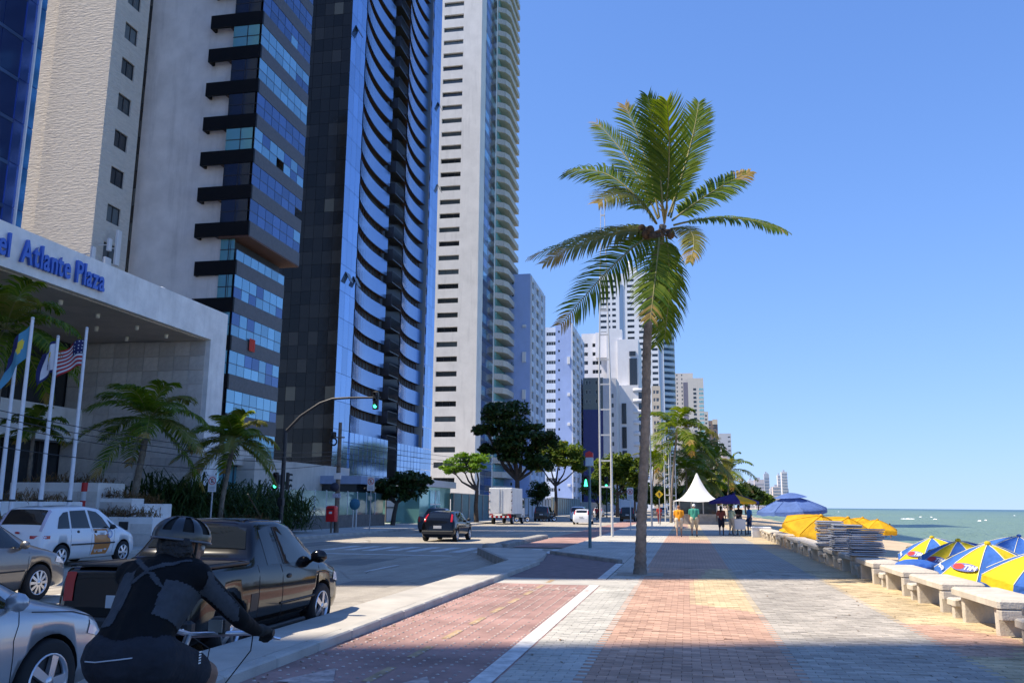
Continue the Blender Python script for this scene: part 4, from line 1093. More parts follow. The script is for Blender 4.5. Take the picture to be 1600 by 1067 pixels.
palm_dry = leafmat('palm_dry', (0.28, 0.19, 0.05), (0.36, 0.27, 0.08), 0.3)
palm_yel = leafmat('palm_yellowing', (0.13, 0.15, 0.03), (0.21, 0.20, 0.05), 0.35)
PM = [rachis_m, palm_leaf, palm_dry]; PY = [rachis_m, palm_yel, palm_dry]
def trunk_mesh(pts, r0, r1, rings=60, n=12, seed=1):
    rnd = random.Random(seed); P_ = [Vector(p) for p in pts]; out = []; rad = []
    for i in range(rings + 1):
        t = i / rings; k = len(P_) - 1; f = t * k; j = min(int(f), k - 1); u = f - j
        a, c = P_[j], P_[j + 1]; pa = P_[max(j - 1, 0)]; pc = P_[min(j + 2, k)]
        q = a * 1.0 + (c - pa) * 0.5 * u + (pa * 2 - a * 5 + c * 4 - pc) * 0.5 * u * u + (-pa + a * 3 - c * 3 + pc) * 0.5 * u ** 3
        out.append(q); r = r0 + (r1 - r0) * t ** .7
        r += 0.06 * math.exp(-t * 22) + rnd.uniform(-.03, .03) * r + (0.08 * r if i % 2 else -0.05 * r)
        rad.append(r)
    b = MB(); b.tube(out, rad, n, 0, True, True); return b.mesh('trunk', bark)
# ---- the big coconut palm on the promenade
bp0 = at_z(1000, 897, 0.0); YP = bp0.y
pal = thing('coconut_palm', 'tall coconut palm with windblown fronds standing on the promenade', 'palm', bp0)
def pl(px, py, dy=0.0): return at_y(px, py, YP + dy) - bp0
put('trunk', trunk_mesh([pl(1000, 902), pl(1003, 800), pl(1009, 650), pl(1012, 520), pl(1023, 420), pl(1036, 352)], 0.135, 0.09, 90), pal)
FR = [  # base, mid, tip in view with depth offsets, leaf length, yellowing
    ((1030, 340), (1012, 235, .3), (976, 165, .9), .50, 0, .1), ((1036, 338), (1032, 240, -.6), (1012, 150, -.8), .5, 0, 0), ((1040, 338), (1050, 230, -.5), (1042, 158, -1.4), .5, 0, 0),
    ((1044, 338), (1082, 235, .2), (1092, 160, .9), .5, 0, 0), ((1028, 342), (990, 245, .5), (932, 192, 1.3), .5, 0, .08), ((1048, 340), (1075, 225, 1.2), (1100, 172, 1.8), .45, 0, 0),
    ((1024, 348), (960, 245, .2), (884, 270, .8), .5, 0, .05), ((1026, 350), (990, 275, -1.3), (934, 318, -2.2), .5, 1, .12), ((1020, 356), (950, 350, .4), (828, 402, 1.2), .48, 0, .1), ((1022, 360), (945, 352, -.6), (848, 412, -.9), .45, 1, .25),
    ((1024, 364), (975, 385, -.8), (876, 508, -1.2), .55, 0, .10), ((1030, 366), (1030, 385, -1.6), (1016, 500, -2.3), .55, 0, .12), ((1040, 366), (1052, 430, -.2), (1038, 530, .2), .5, 0, 0), ((1036, 366), (1040, 420, 1.0), (1026, 540, 1.6), .5, 0, 0),
    ((1050, 345), (1105, 300, .3), (1172, 268, .8), .42, 0, .22), ((1052, 352), (1150, 325, -.2), (1228, 362, -.4), .38, 0, .08), ((1048, 358), (1100, 345, -1.2), (1078, 410, -1.8), .35, 1, .2)]
FACE = [.7, .8, .8, .7, .75, .6, .5, .6, .45, .5, .8, .85, .8, .8, .6, .35, .6, .5, .5]
for i, (a, mm_, tt, lf, yl, dry) in enumerate(FR):
    up_ = tt[1] < 260
    me = frond_mesh([pl(a[0], a[1]), pl(*mm_), pl(*tt)], PY if yl else PM, lf * random.uniform(.9, 1.12), 66, 0.060, 0.12 if up_ else 0.3, 0.0, 0.1, .1, .03, dry, Vector((-.10 + random.uniform(-.08, .08), 0, 0)), FACE[i], .95 if up_ else .5)
    put('frond', me, pal)
cm = MB().ball((0, 0, 0), 0.11, 10, 0, (1, 1, 1.2)).mesh('coconut', pm('coconut_husk', (0.09, 0.05, 0.025), 0.8, var=0.25))
for (px, py, dy) in ((1003, 358, -.1), (1009, 366, -.3), (1016, 360, -.35), (1000, 367, .1), (1012, 372, -.2), (1048, 366, -.25), (1020, 370, -.4), (1028, 372, -.3)): put('coconut', cm, pal, pl(px, py, dy))
for k in range(7):
    a = pl(1038, 350, -.1); tip = a + Vector((random.uniform(-.25, .5), random.uniform(-.5, .2), random.uniform(.35, .75)))
    b = MB(); b.tube([a, (a + tip) / 2 + Vector((.05, 0, .1)), tip], [.025, .02, .008], 5); put('flower_stalk', b.mesh('flower_stalk', pm('flower_stalk', (0.42, 0.26, 0.06), 0.7)), pal)
for k in range(10):
    w = random.uniform(0, 6.28); a = pl(1034, 362) + Vector((.08 * math.cos(w), .08 * math.sin(w), 0)); e = a + Vector((.35 * math.cos(w), .35 * math.sin(w), random.uniform(-.35, .2)))
    b = MB(); b.tube([a, (a + e) / 2 + Vector((0, 0, .06)), e], [.05, .035, .015], 5); put('dead_stalk', b.mesh('dead_stalk', pm('dead_stalk', (0.16, 0.10, 0.06), 0.9)), pal)
# kerb of the planting hole
b = MB(); b.prism([(bp0.x - .55, YP - .5), (bp0.x + .55, YP - .5), (bp0.x + .55, YP + .5), (bp0.x - .55, YP + .5)], 0.002, 0.008); struct(b.build('tree_pit', joint_m, prom))

def palm(label, base, height, lean, nfr, flen, r=0.12, group=None, seed=1, leaf=0.42, ymix=0.2, cat='palm', el0=72, el1=-30, n=40, wid=0.07):
    rnd = random.Random(seed); random.seed(seed * 13 + 5)
    base = Vector(base); t = thing('palm_tree', label, cat, base, 0, group)
    top = Vector((lean[0], lean[1], height))
    put('trunk', trunk_mesh([Vector((0, 0, -.2)), top * .33 - Vector((lean[0] * .15, lean[1] * .15, 0)), top * .7 - Vector((lean[0] * .1, 0, 0)), top], r, r * .7, 30, 9, seed), t)
    for i in range(nfr):
        az = i * 2.39996 + rnd.uniform(-.2, .2); u = i / max(1, nfr - 1)
        el = R(el0 + (el1 - el0) * u + rnd.uniform(-8, 8)); L = flen * rnd.uniform(.85, 1.1)
        d = Vector((math.cos(az) * math.cos(el), math.sin(az) * math.cos(el), math.sin(el)))
        mid = top + d * L * .55; tip = top + d * L * .9 + Vector((-.06 * L, 0, -L * (.22 + .25 * math.cos(el)))) + Vector((math.cos(az), math.sin(az), 0)) * L * .15
        put('frond', frond_mesh([top, mid + Vector((0, 0, L * .08)), tip], PY if rnd.random() < ymix else PM, leaf, n, wid, .45, 0, .35, .12, .03, .12 if u > .6 else 0), t)
    return t
def on(px, py, X, z=0.0): p = at_x(px, py, X); return Vector((p.x, p.y, z))
p1 = on(207, 790, -22.4, .6); palm('coconut palm with a dark leaning trunk beside the hotel pillar wall', p1, at_y(228, 655, p1.y).z - .6, (at_y(228, 655, p1.y).x - p1.x, .2), 17, 2.7, .17, None, 3, .62, .2, n=56)
p2 = on(343, 800, -20.8, .3); palm('coconut palm with a slender bent trunk behind the no parking sign', p2, at_y(360, 690, p2.y).z - .3, (at_y(362, 690, p2.y).x - p2.x, .2), 18, 2.4, .13, None, 8, .55, .3, n=54)
p3 = on(-30, 800, -24.2, .0); palm('large shaded palm at the left edge behind the flagpoles', p3, at_y(25, 515, p3.y).z, (at_y(8, 515, p3.y).x - p3.x, 0), 20, 2.9, .18, None, 12, .6, .1, n=52)
p4 = on(40, 790, -27.0, .0); palm('small stiff fan palm in front of the hotel mezzanine', p4, at_y(40, 672, p4.y).z, (0, 0), 13, 1.6, .10, None, 21, .35, .0, el1=0)
FAR = [(1048, 826, 1058, 672, 92, 4.4, 'slim coconut palm left of the white tent, nearest of the row'), (1064, 826, 1083, 705, 120, 4.2, 'coconut palm rising just behind the left side of the white tent'), (1088, 822, 1096, 702, 125, 4.6, 'coconut palm behind the peak of the white tent'),
       (1110, 822, 1113, 722, 140, 4.5, 'coconut palm right behind the white tent'), (1137, 815, 1139, 735, 150, 4.8, 'coconut palm furthest right in the row behind the tent'), (1128, 818, 1126, 745, 165, 4.4, 'lower coconut palm between the tent and the rightmost palm'), (1018, 820, 1022, 722, 150, 4.0, 'coconut palm seen just right of the big palm trunk'),
       (1074, 820, 1072, 735, 108, 3.6, 'low coconut palm beside the tent, under the taller crowns'), (1100, 820, 1102, 752, 112, 3.4, 'low bushy coconut palm directly behind the tent roof')]
for i, (px, py, tx, ty, Y, fl, lb) in enumerate(FAR):
    bse = at_y(px, 795, Y); bse.z = 0; tp = at_y(tx, ty, Y)
    palm(lb, bse, tp.z, (tp.x - bse.x, 0), 15, fl, .14, 'coconut palms behind the tent', 30 + i, .95, .4, n=30, wid=.17)

# ---- broadleaf trees
def leaf_cloud(b, c, r, n, size, rnd, flat=0.55):
    c = Vector(c)
    for k in range(n):
        u = rnd.uniform(-1, 1); w = rnd.uniform(0, 6.2832); q = math.sqrt(1 - u * u); rr = rnd.uniform(.25, 1.0) ** .4
        d = Vector((q * math.cos(w) * r[0], q * math.sin(w) * r[1], u * r[2])) * rr
        p = c + d + Vector((rnd.gauss(0, .1 * r[0]), rnd.gauss(0, .1 * r[1]), rnd.gauss(0, .1 * r[2])))
        nrm = (Vector((d.x / r[0] * .6, d.y / r[1] * .6, abs(d.z / r[2]) * .6 + flat)) + Vector((rnd.gauss(0, .45), rnd.gauss(0, .45), rnd.gauss(0, .45)))).normalized()
        a = nrm.cross(Vector((rnd.gauss(0, 1), rnd.gauss(0, 1), rnd.gauss(0, 1)))).normalized(); e = nrm.cross(a); s = size * rnd.uniform(.4, 1.5)
        b.add([p - a * s, p - e * s * .45, p + a * s, p + e * s * .45], [(0, 1, 2, 3)])
def broadleaf(label, base, blobs, leafm, nleaf=260, size=.22, trunk_r=.2, seed=1, fork=None, group='street trees on the far pavement', name='street_tree'):
    """blobs: (offset, radii) relative to base; limbs grow to every blob; crown of leaf clumps with gaps"""
    rnd = random.Random(seed); base = Vector(base); t = thing(name, label, 'tree', base, 0, group)
    fork = Vector(fork) if fork is not None else Vector((0, 0, min(bl[0][2] for bl in blobs) * .6))
    tb_ = MB(); bend = Vector((rnd.uniform(-.15, .15), rnd.uniform(-.1, .1), 0))
    tb_.tube([Vector((0, 0, -.2)), fork * .5 + bend, fork], [trunk_r * 1.25, trunk_r, trunk_r * .85], 9)
    cr = MB()
    for (o, r) in blobs:
        o = Vector(o); m_ = (fork + o) / 2 + Vector((rnd.uniform(-.3, .3), rnd.uniform(-.2, .2), -abs(o.z - fork.z) * .12))
        tb_.tube([fork, m_, o], [trunk_r * .7, trunk_r * .45, trunk_r * .15], 6)
        for k in range(3): e = o + Vector((rnd.uniform(-.8, .8) * r[0], rnd.uniform(-.8, .8) * r[1], rnd.uniform(-.1, .7) * r[2])); tb_.tube([m_ * .5 + o * .5, e], [trunk_r * .25, .02], 5)
        nc = max(6, int(17 * (r[0] * r[2]) ** .5))
        for k in range(nc):
            w = rnd.uniform(0, 6.28); q = rnd.uniform(.1, .9) ** .6; zz = rnd.uniform(-.7, .85)
            c = o + Vector((r[0] * q * math.cos(w) * math.sqrt(1 - zz * zz * .8), r[1] * q * math.sin(w) * math.sqrt(1 - zz * zz * .8), r[2] * zz))
            s = rnd.uniform(.22, .55)
            leaf_cloud(cr, c, (r[0] * s * .8, r[1] * s * .8, r[2] * s * .75), nleaf // nc + 30, size, rnd)
    tb_.build('trunk', pm('bark_brown', (0.07, 0.055, 0.045), 0.95, var=0.3, scale=4, bump=.6, bscale=18), t); cr.build('crown', leafm, t)
    return t
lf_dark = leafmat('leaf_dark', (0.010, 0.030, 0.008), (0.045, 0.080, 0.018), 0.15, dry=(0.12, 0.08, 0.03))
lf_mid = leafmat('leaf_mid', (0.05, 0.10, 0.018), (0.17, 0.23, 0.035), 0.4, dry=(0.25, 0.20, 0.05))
lf_lite = leafmat('leaf_light', (0.09, 0.19, 0.02), (0.18, 0.30, 0.04), 0.4)
def blob(px, py, wpx, hpx, base, Y, d=None, dy=0.0):
    p = at_y(px, py, Y + dy) - base; k = (Y / math.cos(YAW)) / FPX
    return (p, (wpx / 2 * k, (d or wpx / 2) * k if d else wpx / 2 * k, hpx / 2 * k))
def tree_px(label, X, bpx, Y, blobs, m_, **kw):
    b0 = at_y(bpx, 790, Y); b0.z = 0
    return broadleaf(label, b0, [blob(*bl[:4], b0, Y, dy=(bl[4] if len(bl) > 4 else 0)) for bl in blobs], m_, **kw)
tree_px('spreading light green umbrella shaped tree behind the guard house', 0, 745, 82, [(722, 728, 70, 26), (742, 722, 54, 24, 1), (705, 732, 40, 18, -1), (730, 715, 50, 16)], lf_lite, nleaf=900, size=.16, trunk_r=.2, seed=4)
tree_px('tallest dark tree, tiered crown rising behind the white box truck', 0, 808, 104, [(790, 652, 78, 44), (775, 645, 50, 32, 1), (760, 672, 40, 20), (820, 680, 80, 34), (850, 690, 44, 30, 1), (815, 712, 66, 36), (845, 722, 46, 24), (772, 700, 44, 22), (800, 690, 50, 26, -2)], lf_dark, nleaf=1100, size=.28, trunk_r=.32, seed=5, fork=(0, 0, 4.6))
tree_px('light green tree right of the tall dark tree', 0, 868, 141, [(858, 712, 50, 34), (890, 712, 48, 36), (875, 702, 46, 24, 1), (845, 728, 34, 20), (905, 728, 26, 22)], lf_mid, nleaf=1100, size=.3, trunk_r=.26, seed=6)
tree_px('round dense tree behind the twin steel mast', 0, 965, 150, [(950, 738, 50, 42), (985, 738, 46, 46), (965, 725, 50, 30), (1000, 752, 30, 26), (938, 752, 30, 26)], lf_mid, nleaf=1100, size=.32, trunk_r=.3, seed=7)
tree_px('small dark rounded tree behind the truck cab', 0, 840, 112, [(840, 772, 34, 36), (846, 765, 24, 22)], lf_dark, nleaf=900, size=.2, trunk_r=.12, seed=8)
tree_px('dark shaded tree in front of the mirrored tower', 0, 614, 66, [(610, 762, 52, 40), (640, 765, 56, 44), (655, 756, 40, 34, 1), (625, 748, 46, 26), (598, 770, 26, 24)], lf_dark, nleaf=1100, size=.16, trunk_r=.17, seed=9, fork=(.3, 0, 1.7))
tree_px('low leafy tree beside the pedestrian light', 0, 935, 128, [(928, 762, 40, 26), (945, 775, 40, 30), (918, 758, 26, 16)], lf_mid, nleaf=700, size=.2, trunk_r=.14, seed=10)
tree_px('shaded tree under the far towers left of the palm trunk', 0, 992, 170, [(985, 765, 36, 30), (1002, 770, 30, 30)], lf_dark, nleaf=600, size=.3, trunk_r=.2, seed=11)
for i, (px, py, w, h, Y, lb) in enumerate(((1030, 775, 44, 26, 175, 'green tree behind the yellow diamond road sign'), (1080, 775, 60, 30, 185, 'dense green tree behind the tent eave'), (1140, 775, 60, 34, 210, 'sunlit tree right of the tent'), (1165, 772, 50, 30, 240, 'tree between the tent palms and the far skyline'), (1185, 778, 40, 22, 300, 'lowest tree at the right end of the tree row'), (1120, 772, 46, 36, 195, 'dark tree behind the vendor parasol'), (1200, 782, 24, 14, 380, 'farthest small tree before the skyline'))):
    tree_px(lb, 0, px, Y, [(px - w * .2, py, w * .7, h), (px + w * .22, py + 2, w * .6, h * .8), (px, py - h * .3, w * .6, h * .5)], lf_mid if i % 2 == 0 else lf_dark, nleaf=700, size=.4, trunk_r=.2, seed=40 + i, group='trees at the end of the promenade')

# ---- strap leaved hedge by the hotel and dry grass in its planters
def strap_bush(label, base, rx, ry, h, n, leafm, seed, L=1.1, name='strap_leaf_shrub', w=.035, cat='shrub', group=None):
    rnd = random.Random(seed); t = thing(name, label, cat, base, 0, group); b = MB()
    for k in range(n):
        a = rnd.uniform(0, 6.28); q = math.sqrt(rnd.random()); x, y = rx * q * math.cos(a), ry * q * math.sin(a)
        z0 = rnd.uniform(.1, 1.0) * h * math.sqrt(max(.05, 1 - q * q * .75)); az = rnd.uniform(0, 6.28); l = L * rnd.uniform(.6, 1.2); el = rnd.uniform(.2, 1.3)
        d = Vector((math.cos(az) * math.cos(el), math.sin(az) * math.cos(el), math.sin(el))); s = d.cross(Vector((0, 0, 1))).normalized() * w
        p = Vector((x, y, z0)); p1 = p + d * l * .45; p2 = p1 + (d + Vector((0, 0, -.6))).normalized() * l * .35; p3_ = p2 + (d + Vector((0, 0, -1.5))).normalized() * l * .3
        b.add([p - s, p + s, p1 + s, p1 - s, p2 + s * .7, p2 - s * .7, p3_], [(0, 1, 2, 3), (3, 2, 4, 5), (5, 4, 6)])
    b.build('foliage', leafm, t)
    b = MB()
    for k in range(5): b.tube([(rnd.uniform(-.5, .5) * rx, rnd.uniform(-.5, .5) * ry, -.1), (rnd.uniform(-.4, .4) * rx, rnd.uniform(-.4, .4) * ry, h * .7)], [.05, .03], 5)
    b.build('stem', MATS['bark_brown'], t)
    return t
strap = leafmat('strap_leaf', (0.022, 0.050, 0.016), (0.06, 0.095, 0.028), 0.25)
HB = [(255, 'hedge clump at the foot of the leaning hotel palm'), (290, 'hedge clump below the dark hotel window'), (325, 'hedge clump behind the no parking sign'), (365, 'hedge clump right of the slender palm trunk'), (400, 'hedge clump left of the traffic light post'), (432, 'hedge clump hanging down behind the traffic light post')]
for i, (px, lb) in enumerate(HB):
    c = on(px, 800, -22.6); strap_bush('dark strap leaved ' + lb, c, 1.9, 2.0, 2.5 - .05 * i, 850, strap, 60 + i, 1.3, group='strap leaved hedge clumps')

# ================================================================== VEHICLES
def interp(xs, ys, x):
    if x <= xs[0]: return ys[0]
    for i in range(len(xs) - 1):
        if x <= xs[i + 1]:
            u = (x - xs[i]) / (xs[i + 1] - xs[i]); return ys[i] + (ys[i + 1] - ys[i]) * u
    return ys[-1]
tyre_m = pm('tyre', (0.012, 0.012, 0.013), 0.85, var=0.1)
rim_m = pm('rim_alloy', (0.62, 0.63, 0.66), 0.28, 0.85, var=0.03)
trim_m = pm('black_trim', (0.015, 0.015, 0.016), 0.55, var=0.05)
cglass = glassy('car_glass', (0.008, 0.010, 0.012), 0.03, 0.0, objvar=0.1, wob=0.0, spec=0.6)
red_l = pm('tail_light', (0.42, 0.008, 0.008), 0.15, var=0.0, coat=0.6)
white_l = pm('clear_light', (0.75, 0.75, 0.75), 0.1, var=0.0, coat=0.6)
chrome = pm('chrome', (0.75, 0.75, 0.77), 0.12, 1.0, var=0.0)
plate_m = pm('plate_grey', (0.48, 0.48, 0.48), 0.5, var=0.05)
lit_red = pm('brake_lamp', (1.0, 0.05, 0.03), 0.2, var=0.0, emit=2.5)
BODYC = {}
class Car:
    def __init__(s, st, W, zb=0.2, sm=2):
        s.L = st[-1][0]; n = 72
        ys = [i * s.L / n for i in range(n + 1)]; X = [a[0] for a in st]
        cols = []
        for k in range(1, 5):
            a = [interp(X, [q[k] for q in st], y) for y in ys]
            for _ in range(sm): a = [a[0]] + [(a[i - 1] + 2 * a[i] + a[i + 1]) / 4 for i in range(1, n)] + [a[-1]]
            cols.append(a)
        s.ys = ys; s.zt, s.zl, s.w, s.wr = cols; s.W = W / 2; s.zb = zb
    def sec(s, y):
        zt, zl = interp(s.ys, s.zt, y), interp(s.ys, s.zl, y); w = s.W * interp(s.ys, s.w, y); wr = s.W * interp(s.ys, s.wr, y)
        g = max(zt - zl, 0.02); zb = s.zb; zm = zb + (zl - zb) * .55
        return [(0, zb), (w * .82, zb), (w * .94, zb + .05), (w * .985, zb + (zl - zb) * .3), (w, zm), (w * .992, zl - (zl - zb) * .12), (w * .955, zl), (wr + (w * .94 - wr) * .5, zl + g * .47), (wr, zl + g * .86), (wr * .93, zl + g * .94), (wr * .6, zl + g * .988), (0, zl + g)]
    def body(s, mats, wheels, rw, half=None):
        key = (tuple(s.zt), s.W, s.zb, tuple(wheels), rw)
        if key in BODYC:
            out = BODYC[key].copy(); out.name = 'body'; out.materials[0] = mats[0]; return out
        b = MB(); rings = []
        for y in s.ys:
            h = s.sec(y); rings.append([(x, y, z) for (x, z) in h] + [(-x, y, z) for (x, z) in reversed(h[1:-1])])
        m = len(rings[0])
        for r in rings: b.v += r
        for i in range(len(rings) - 1):
            for j in range(m):
                b.f.append((i * m + j, (i + 1) * m + j, (i + 1) * m + (j + 1) % m, i * m + (j + 1) % m)); b.m.append(0); b.sm.append(True)
        b.f.append(tuple(range(m))); b.m.append(0); b.sm.append(False)
        k = (len(rings) - 1) * m; b.f.append(tuple(k + j for j in reversed(range(m)))); b.m.append(0); b.sm.append(False)
        me = b.mesh('body', mats); o = bpy.data.objects.new('cut', me)
        cs = []
        for y in wheels:
            for sx in (-1, 1):
                c = MB(); c.lathe([(0.0, -.32), (rw, -.32), (rw, .3), (0.0, .3)], (sx * (s.W - .05), y, 0.31), 28, 'x')
                c.m = [1] * len(c.m); c.sm = [False] * len(c.sm)
                cm_ = c.mesh('c', [mats[0], trim_m]); bmm = bmesh.new(); bmm.from_mesh(cm_); bmesh.ops.remove_doubles(bmm, verts=bmm.verts, dist=1e-5); bmesh.ops.recalc_face_normals(bmm, faces=bmm.faces); bmm.to_mesh(cm_); bmm.free()
                co = bpy.data.objects.new('c', cm_); cs.append(co)
                md = o.modifiers.new('b', 'BOOLEAN'); md.operation = 'DIFFERENCE'; md.object = co; md.solver = 'EXACT'; md.material_mode = 'TRANSFER'
        bmm = bmesh.new(); bmm.from_mesh(me); bmesh.ops.recalc_face_normals(bmm, faces=bmm.faces); bmm.to_mesh(me); bmm.free()
        out = evaluated_mesh([o] + cs); out.name = 'body'; BODYC[key] = out
        for c in cs: bpy.data.objects.remove(c)
        bpy.data.objects.remove(o)
        return out
    def side_x(s, y, z):
        h = s.sec(y)[1:]
        for i in range(len(h) - 1):
            (x0, z0), (x1, z1) = h[i], h[i + 1]
            if z0 <= z <= z1 and z1 > z0: return x0 + (x1 - x0) * (z - z0) / (z1 - z0)
        return h[-2][0]
    def top(s, y, u):
        h = s.sec(y); x = abs(u) * h[8][0] * 1.0; pts = h[8:]
        for i in range(len(pts) - 1):
            (x0, z0), (x1, z1) = pts[i], pts[i + 1]
            if x1 <= x <= x0: z = z0 + (z1 - z0) * (x0 - x) / max(1e-6, x0 - x1); break
        else: z = pts[0][1]
        return Vector((math.copysign(x, u), y, z))
    def side_poly(s, poly, off=.007, sx=1, sub=6):
        b = MB(); pts = []
        for i in range(len(poly)):
            a, c = Vector(poly[i]), Vector(poly[(i + 1) % len(poly)])
            for k in range(sub): pts.append(a + (c - a) * k / sub)
        cy = sum(p.x for p in pts) / len(pts); cz = sum(p.y for p in pts) / len(pts)
        rings = [pts, [Vector(((p.x + cy) / 2, (p.y + cz) / 2)) for p in pts]]
        v = []
        for rg in rings: v += [(sx * (s.side_x(p.x, p.y) + off), p.x, p.y) for p in rg]
        v.append((sx * (s.side_x(cy, cz) + off), cy, cz)); n = len(pts)
        f = [(i, (i + 1) % n, n + (i + 1) % n, n + i) for i in range(n)] + [(n + i, n + (i + 1) % n, 2 * n) for i in range(n)]
        b.add(v, f, 0, True); return b
    def patch(s, y0, y1, u0, u1, off=.008, ny=8, nu=10, b=None, taper=0.0):
        b = b or MB(); g = []
        for i in range(ny + 1):
            for j in range(nu + 1):
                y = y0 + (y1 - y0) * i / ny; u = (u0 + (u1 - u0) * j / nu) * (1 - taper * (1 - i / ny)); p = s.top(y, u)
                e = .01; dy = s.top(y + e, u) - s.top(y - e, u); n = Vector((0, -dy.z, dy.y)).normalized()
                g.append(p + n * off)
        f = [(i * (nu + 1) + j, i * (nu + 1) + j + 1, (i + 1) * (nu + 1) + j + 1, (i + 1) * (nu + 1) + j) for i in range(ny) for j in range(nu)]
        b.add(g, f, 0, True); return b
    def seam(s, pts, r=.005, sx=1, n=8):
        P_ = []
        for i in range(len(pts) - 1):
            for k in range(n): t = k / n; P_.append((pts[i][0] + (pts[i + 1][0] - pts[i][0]) * t, pts[i][1] + (pts[i + 1][1] - pts[i][1]) * t))
        P_.append(pts[-1]); b = MB(); b.tube([(sx * (s.side_x(y, z) + .001), y, z) for (y, z) in P_], r, 4); return b
def wheel_parts(r, w, style, rimm=None):
    ty = MB(); ty.lathe([(r * .62, -w / 2 + .02), (r * .9, -w / 2), (r * .98, -w / 2 + .025), (r, 0), (r * .98, w / 2 - .025), (r * .9, w / 2), (r * .62, w / 2 - .02)], (0, 0, 0), 28, 'x')
    rm = MB(); rr = r * .66
    rm.lathe([(rr, w / 2 - .03), (rr, w / 2 - .005), (rr * .93, w / 2 - .01), (rr * .9, w / 2 - .05)], (0, 0, 0), 24, 'x')
    dk = MB(); dk.lathe([(rr * .92, w / 2 - .06), (0.0, w / 2 - .06)], (0, 0, 0), 24, 'x')
    n = style
    for k in range(n):
        a = 2 * math.pi * k / n; d = Vector((0, math.cos(a), math.sin(a))); t = Vector((0, -math.sin(a), math.cos(a))); ww = rr * (1.15 / n if n > 6 else .17)
        x0, x1 = w / 2 - .045, w / 2 - .008
        rm.add([Vector((x1 + .006, 0, 0)) + d * .03 - t * ww * .8, Vector((x1 + .006, 0, 0)) + d * .03 + t * ww * .8, Vector((x1 - .006, 0, 0)) + d * rr * .95 + t * ww, Vector((x1 - .006, 0, 0)) + d * rr * .95 - t * ww,
                Vector((x0, 0, 0)) + d * .03 - t * ww * .8, Vector((x0, 0, 0)) + d * .03 + t * ww * .8, Vector((x0, 0, 0)) + d * rr * .95 + t * ww, Vector((x0, 0, 0)) + d * rr * .95 - t * ww],
               [(0, 1, 2, 3), (0, 3, 7, 4), (1, 5, 6, 2), (3, 2, 6, 7)])
    rm.lathe([(0.001, w / 2 + .002), (rr * .2, w / 2), (rr * .24, w / 2 - .03)], (0, 0, 0), 12, 'x')
    return ty.mesh('wheel', tyre_m), rm.mesh('rim', rimm or rim_m), dk.mesh('brake_disc', pm('brake_dark', (0.04, 0.04, 0.042), 0.6))
def add_wheels(t, c, wy, r, w, style, rimm=None):
    a, rm, dk = wheel_parts(r, w, style, rimm)
    for y in wy:
        for sx in (1, -1):
            o = put('wheel', a, t, (sx * (c.W - w / 2 + .005), y, r), 0 if sx > 0 else math.pi)
            put('rim', rm, o); put('brake_disc', dk, o)
def mirrors(t, c, y, z, m_, s=1.0, both=True):
    for sx in ((1, -1) if both else (1,)):
        x = c.side_x(y, z); b = MB(); b.ball((sx * (x + .13), y, z + .04), .1 * s, 10, 0, (1.0, .55, .72)); b.tube([(sx * (x - .02), y + .05, z - .02), (sx * (x + .1), y + .02, z)], .025, 6); put('mirror', b.mesh('mirror', m_), t)
def car_thing(name, label, cat, spec, W, wm, loc, rz=0.0, wy=(.7, 3.3), rw=.31, wst=5, zb=.2, group=None, arch=.055, sm=2):
    c = Car(spec, W, zb, sm); t = thing(name, label, cat, loc, rz, group)
    put('body', c.body([wm, trim_m], wy, rw + arch), t); add_wheels(t, c, wy, rw, .2, wst)
    return t, c
def paint(name, cc, metal=0.0, rough=.3, coat=1.0): return pm(name, cc, rough, metal, var=0.02, coat=coat)
def side_windows(t, c, polys, sides=(1, -1), m_=cglass):
    for sx in sides:
        for p in polys: put('side_window', c.side_poly(p, .006, sx).mesh('side_window', m_), t)
def plate_text(t, txt, loc, size=.1, m_=trim_m):
    pass
def rear_plate(t, y, z, m_=plate_m, w=.4, nm='number_plate'):
    b = MB(); b.bbox(-w / 2, w / 2, y - .015, y, z, z + .13, .005); put(nm, b.mesh(nm, m_), t)
RZ = -0.13
# profiles: (y, top, belt, width, roof width)
SP_HATCH = [(0, .52, .45, .84, .7), (.03, .80, .70, .93, .82), (.09, 1.0, .88, .97, .86), (.2, 1.10, .93, .98, .83), (.52, 1.37, .95, .99, .75), (.8, 1.43, .95, 1, .74), (1.7, 1.46, .93, 1, .76), (2.25, 1.41, .92, 1, .75), (2.95, 1.02, .90, .99, .78), (3.1, .97, .89, .99, .8), (3.55, .86, .80, .95, .76), (3.82, .70, .62, .85, .7), (3.92, .48, .42, .72, .6)]
SP_VAN = [(0, .55, .48, .86, .7), (.03, .85, .72, .94, .8), (.08, 1.05, .92, .98, .84), (.16, 1.16, .98, .99, .82), (.40, 1.56, 1.0, 1, .77), (.7, 1.61, 1.0, 1, .77), (1.7, 1.64, .98, 1, .79), (2.3, 1.58, .96, 1, .78), (3.15, 1.10, .95, .99, .8), (3.3, 1.04, .93, .98, .8), (3.75, .88, .82, .94, .74), (3.98, .70, .62, .84, .66), (4.06, .48, .42, .72, .58)]
SP_SEDAN = [(0, .55, .48, .84, .7), (.03, .84, .74, .92, .8), (.08, .98, .88, .96, .82), (.55, 1.03, .93, .98, .8), (.75, 1.06, .94, .99, .8), (1.4, 1.38, .95, 1, .72), (1.8, 1.44, .94, 1, .73), (2.4, 1.45, .92, 1, .75), (2.75, 1.40, .91, 1, .74), (3.5, .99, .89, .99, .78), (3.65, .95, .88, .99, .8), (4.15, .84, .79, .95, .74), (4.42, .70, .62, .86, .66), (4.52, .48, .42, .74, .58)]
